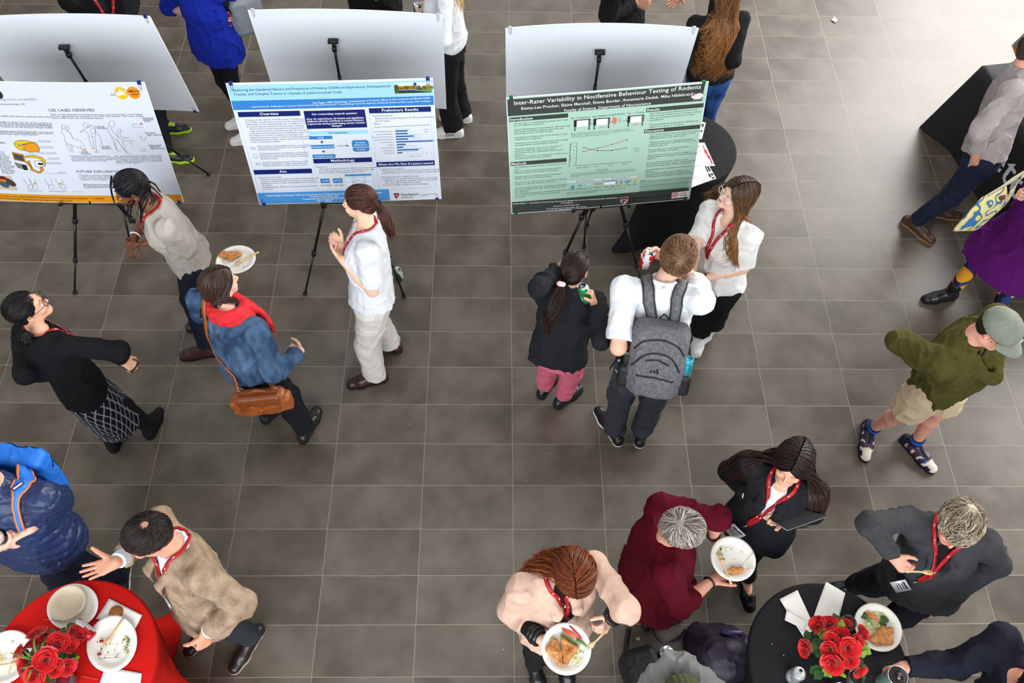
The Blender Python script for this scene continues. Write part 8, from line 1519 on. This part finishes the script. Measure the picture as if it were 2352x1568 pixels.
# ---- more bags
def tote():
    c = at(2256, 474, .98); t = thing('tote_bag', 'patterned yellow, blue and cream tote bag hanging from a cream strap on the purple coat', 'bag', c); q = [at(2187, 531, .86), at(2240, 530, .80), at(2316, 462, 1.02), at(2312, 426, 1.16), at(2258, 452, 1.12)]
    N = nrm(np.cross(q[1]-q[0], q[3]-q[0])); N = N if N@(CAM-c) > 0 else -N; o = np.mean(q, 0); V = []; n = len(q); K = 6
    for s_ in (1, -1):
        for k in range(K+1):
            f = k/K
            for p in q: V.append(o+(p-o)*f+N*s_*.045*(1-f**3))
    F = []
    for s_ in (0, 1):
        b = s_*(K+1)*n
        for k in range(K):
            for i in range(n): a = (b+k*n+i, b+k*n+(i+1) % n, b+(k+1)*n+(i+1) % n, b+(k+1)*n+i); F.append(a if s_ == 0 else a[::-1])
    m_, nt, bs = newmat('tote_print'); tc = nt.nodes.new('ShaderNodeTexCoord'); wv = nt.nodes.new('ShaderNodeTexWave'); wv.wave_profile = 'TRI'; wv.inputs['Scale'].default_value = 3.2; wv.inputs['Distortion'].default_value = 7; wv.inputs['Detail'].default_value = 0; wv.inputs['Detail Scale'].default_value = 5; r = nt.nodes.new('ShaderNodeValToRGB'); e = r.color_ramp.elements; r.color_ramp.interpolation = 'CONSTANT'; e[0].color = (*lin((224, 214, 170)), 1); e[1].position = .72; e[1].color = (*lin((52, 112, 176)), 1); x = e.new(.38); x.color = (*lin((232, 208, 84)), 1)
    nt.links.new(tc.outputs['Object'], wv.inputs['Vector']); nt.links.new(wv.outputs['Fac'], r.inputs[0]); nt.links.new(r.outputs[0], bs.inputs['Base Color']); bs.inputs['Roughness'].default_value = .85; mesh('bag_body', V, F, m_, t)
    m = MB(); P = bez([at(2266, 450, 1.13), at(2310, 424, 1.22), at(2350, 396, 1.34), at(2400, 366, 1.42)], 12); m.ribbon(P, .032, (0, 0, 1.), .003); P = bez([at(2312, 462, 1.04), at(2330, 430, 1.16), at(2352, 402, 1.32), at(2402, 372, 1.41)], 12); m.ribbon(P, .028, (0, 0, 1.), .003); m.build('handles', mat('canvas_cream', (206, 196, 160), .85), t)
    m = MB(); m.ell(at(2292, 452, 1.09), (.05, .03, .03), None, 10, 6); m.build('contents', mat('contents_dark', (110, 56, 30), .7), t)
tote()
def grey_bag():
    c = at(566, 30, 1.05); t = thing('shoulder_bag', 'grey bag on a black strap behind the person in royal blue', 'bag', c); fl = Fld(.007); rbox(fl, c, frame(-30), (.13, .06, .16), .05); fl.post.append(fold(.006)); sdf_obj('pouch', fl, mat('bag_grey', (140, 144, 152), .6, bump=.3), t); J = PJ['B']; m = MB(); P = bez([J['sh'][1]*.5+J['nb']*.5+J['T']*.07, at(520, 10, 1.2), at(538, 34, 1.1), at(548, 56, 1.0)], 14); P = J['push'](P, .008); m.ribbon(P, .04, np.cross(np.gradient(P, axis=0), CAM-P), .004); m.build('strap', BLKN, t)
grey_bag()
def floor_bag(name, label, cat, c, ax, half, r, m_, extra=None, fo=.006, seed=1):
    t = thing(name, label, cat, (c[0], c[1], 0)); fl = Fld(.007); rbox(fl, c, ax, half, r, .03); fl.post.append(fold(fo, 8, 8, 8, seed)); fl.plane((0, 0, .003), (0, 0, -1), c-.6, c+.6, .004); sdf_obj('pack', fl, m_, t); return t, fl
PUR = mat('nylon_purple', (34, 22, 44), .55, bump=.2, bscale=500, sheen=.0); c = at(1655, 1497, .20); ax = frame(4, -24); t, fl = floor_bag('backpack', 'dark purple backpack standing on the floor left of the black table', 'backpack', c, ax, (.185, .13, .26), .10, PUR)
m = MB(); P = fl.snap(bez([at(1655, 1482, .36), at(1672, 1480, .38), at(1692, 1474, .38), at(1702, 1470, .36)], 10), .016); m.tube(P, .018, 10); m.build('rolled_handle', mat('nylon_violet', (58, 48, 92), .45), t); m = MB(); m.tube(fl.snap(bez([at(1668, 1418, .44), at(1684, 1440, .44), at(1694, 1462, .42)], 8), .004), .006, 6); m.build('piping', mat('nylon_violet', (58, 48, 92), .45), t)
for a, b in (((1600, 1430, .42), (1606, 1560, .30)), ((1620, 1424, .45), (1626, 1560, .32))): m = MB(); P = np.linspace(at(*a), at(*b), 14); P = fl.snap(P, .002); m.ribbon(P, .006, np.cross(np.gradient(P, axis=0), fl.grad(P)), .003); m.build('zip', BLKN, t)
m = MB(); P = bez([at(1578, 1446, .12), at(1562, 1466, .03), at(1546, 1474, .006), at(1530, 1478, .006), at(1514, 1468, .006), at(1500, 1448, .006), at(1488, 1432, .006)], 30); m.ribbon(P, np.interp(np.linspace(0, 1, len(P)), [0, .3, .45, 1], [.03, .03, .014, .014]), np.cross(np.gradient(P, axis=0), (0, 0, 1.)), .003); m.build('loose_strap', mat('strap_purple', (48, 38, 50), .6), t)
c = at(1722, 1532, .11); t, _ = floor_bag('duffel_bag', 'black bag slumped between the purple backpack and the black table', 'bag', c, frame(10), (.09, .17, .11), .07, BLKN, seed=3)
c = at(1478, 1556, .16); t, _ = floor_bag('shoulder_bag', 'black bag at the bottom edge with long loose straps', 'bag', c, frame(-15), (.10, .16, .15), .06, BLKN, seed=5)
for pts, w_ in (([(1444, 1441, .004), (1440, 1470, .004), (1436, 1500, .004), (1434, 1512, .01)], .028), ([(1434, 1512, .01), (1446, 1514, .02), (1462, 1510, .04), (1480, 1512, .06), (1522, 1510, .12)], .036)): m = MB(); P = bez([at(*q) for q in pts], 14); m.ribbon(P, w_, np.cross(np.gradient(P, axis=0), (0, 0, 1.)), .004); m.build('long_strap', BLKN, t)
t = thing('steel_bottle', 'steel-rimmed bottle top beside the grey knit sweater at the bottom edge', 'bottle', at(1513, 1512, .45)); b = at(1513, 1518, .0); m = MB(); m.lathe(np.array([b[0], b[1], .0]), [(.001, 0), (.036, 0), (.038, .01), (.038, .25)], n=24); m.build('body', BLKN, t); m = MB(); m.lathe(np.array([b[0], b[1], 0]), [(.038, .25), (.041, .256), (.041, .266), (.036, .268), (.034, .258), (.001, .255)], n=24); m.build('lid', mat('aluminium', (206, 208, 210), .25, .9), t); t.location = t.location
# floor scraps
o = MB().add([at(1460, 1468, .002), at(1466, 1470, .004), at(1470, 1469, .002), at(1468, 1465, .003), at(1469, 1461, .002), at(1464, 1464, .004), at(1460, 1462, .002), at(1462, 1466, .003)], [tuple(range(8))]).build('bread_crumb', mat('crumb_tan', (206, 186, 140), .8)); tag(o, 'star-shaped tan crumb on the floor beside the black straps', 'crumb')
paper('paper_scrap', 'crumpled white paper scrap alone on the floor near the top', 'paper', [at(1909, 46, .002), at(1914, 41, .01), at(1924, 46, .004), at(1918, 54, .002)], (240, 240, 242), wob=.008)
for px, py, l in ((1208, 1103, 'white speck'), (1264, 1042, 'white speck'), (941, 974, 'white speck'), (1156, 1491, 'white speck')): o = MB().ell(at(px, py, .001), (.0035, .002, .0015)).build('floor_speck', mat('crumb_white', (230, 226, 216), .7)); tag(o, {1208: 'white speck on the floor below the person in pink trousers', 1264: 'faint white speck on the floor left of the person with the grey backpack', 941: 'white speck on the floor below the cream trousers', 1156: 'thin white fleck on the floor left of the red-haired person'}[px], 'speck')
for o in bpy.context.scene.objects:
    if o.name.startswith(('filler_sprigs', 'leaves', 'blade_leaves', 'fringe')): o['kind'] = 'stuff'
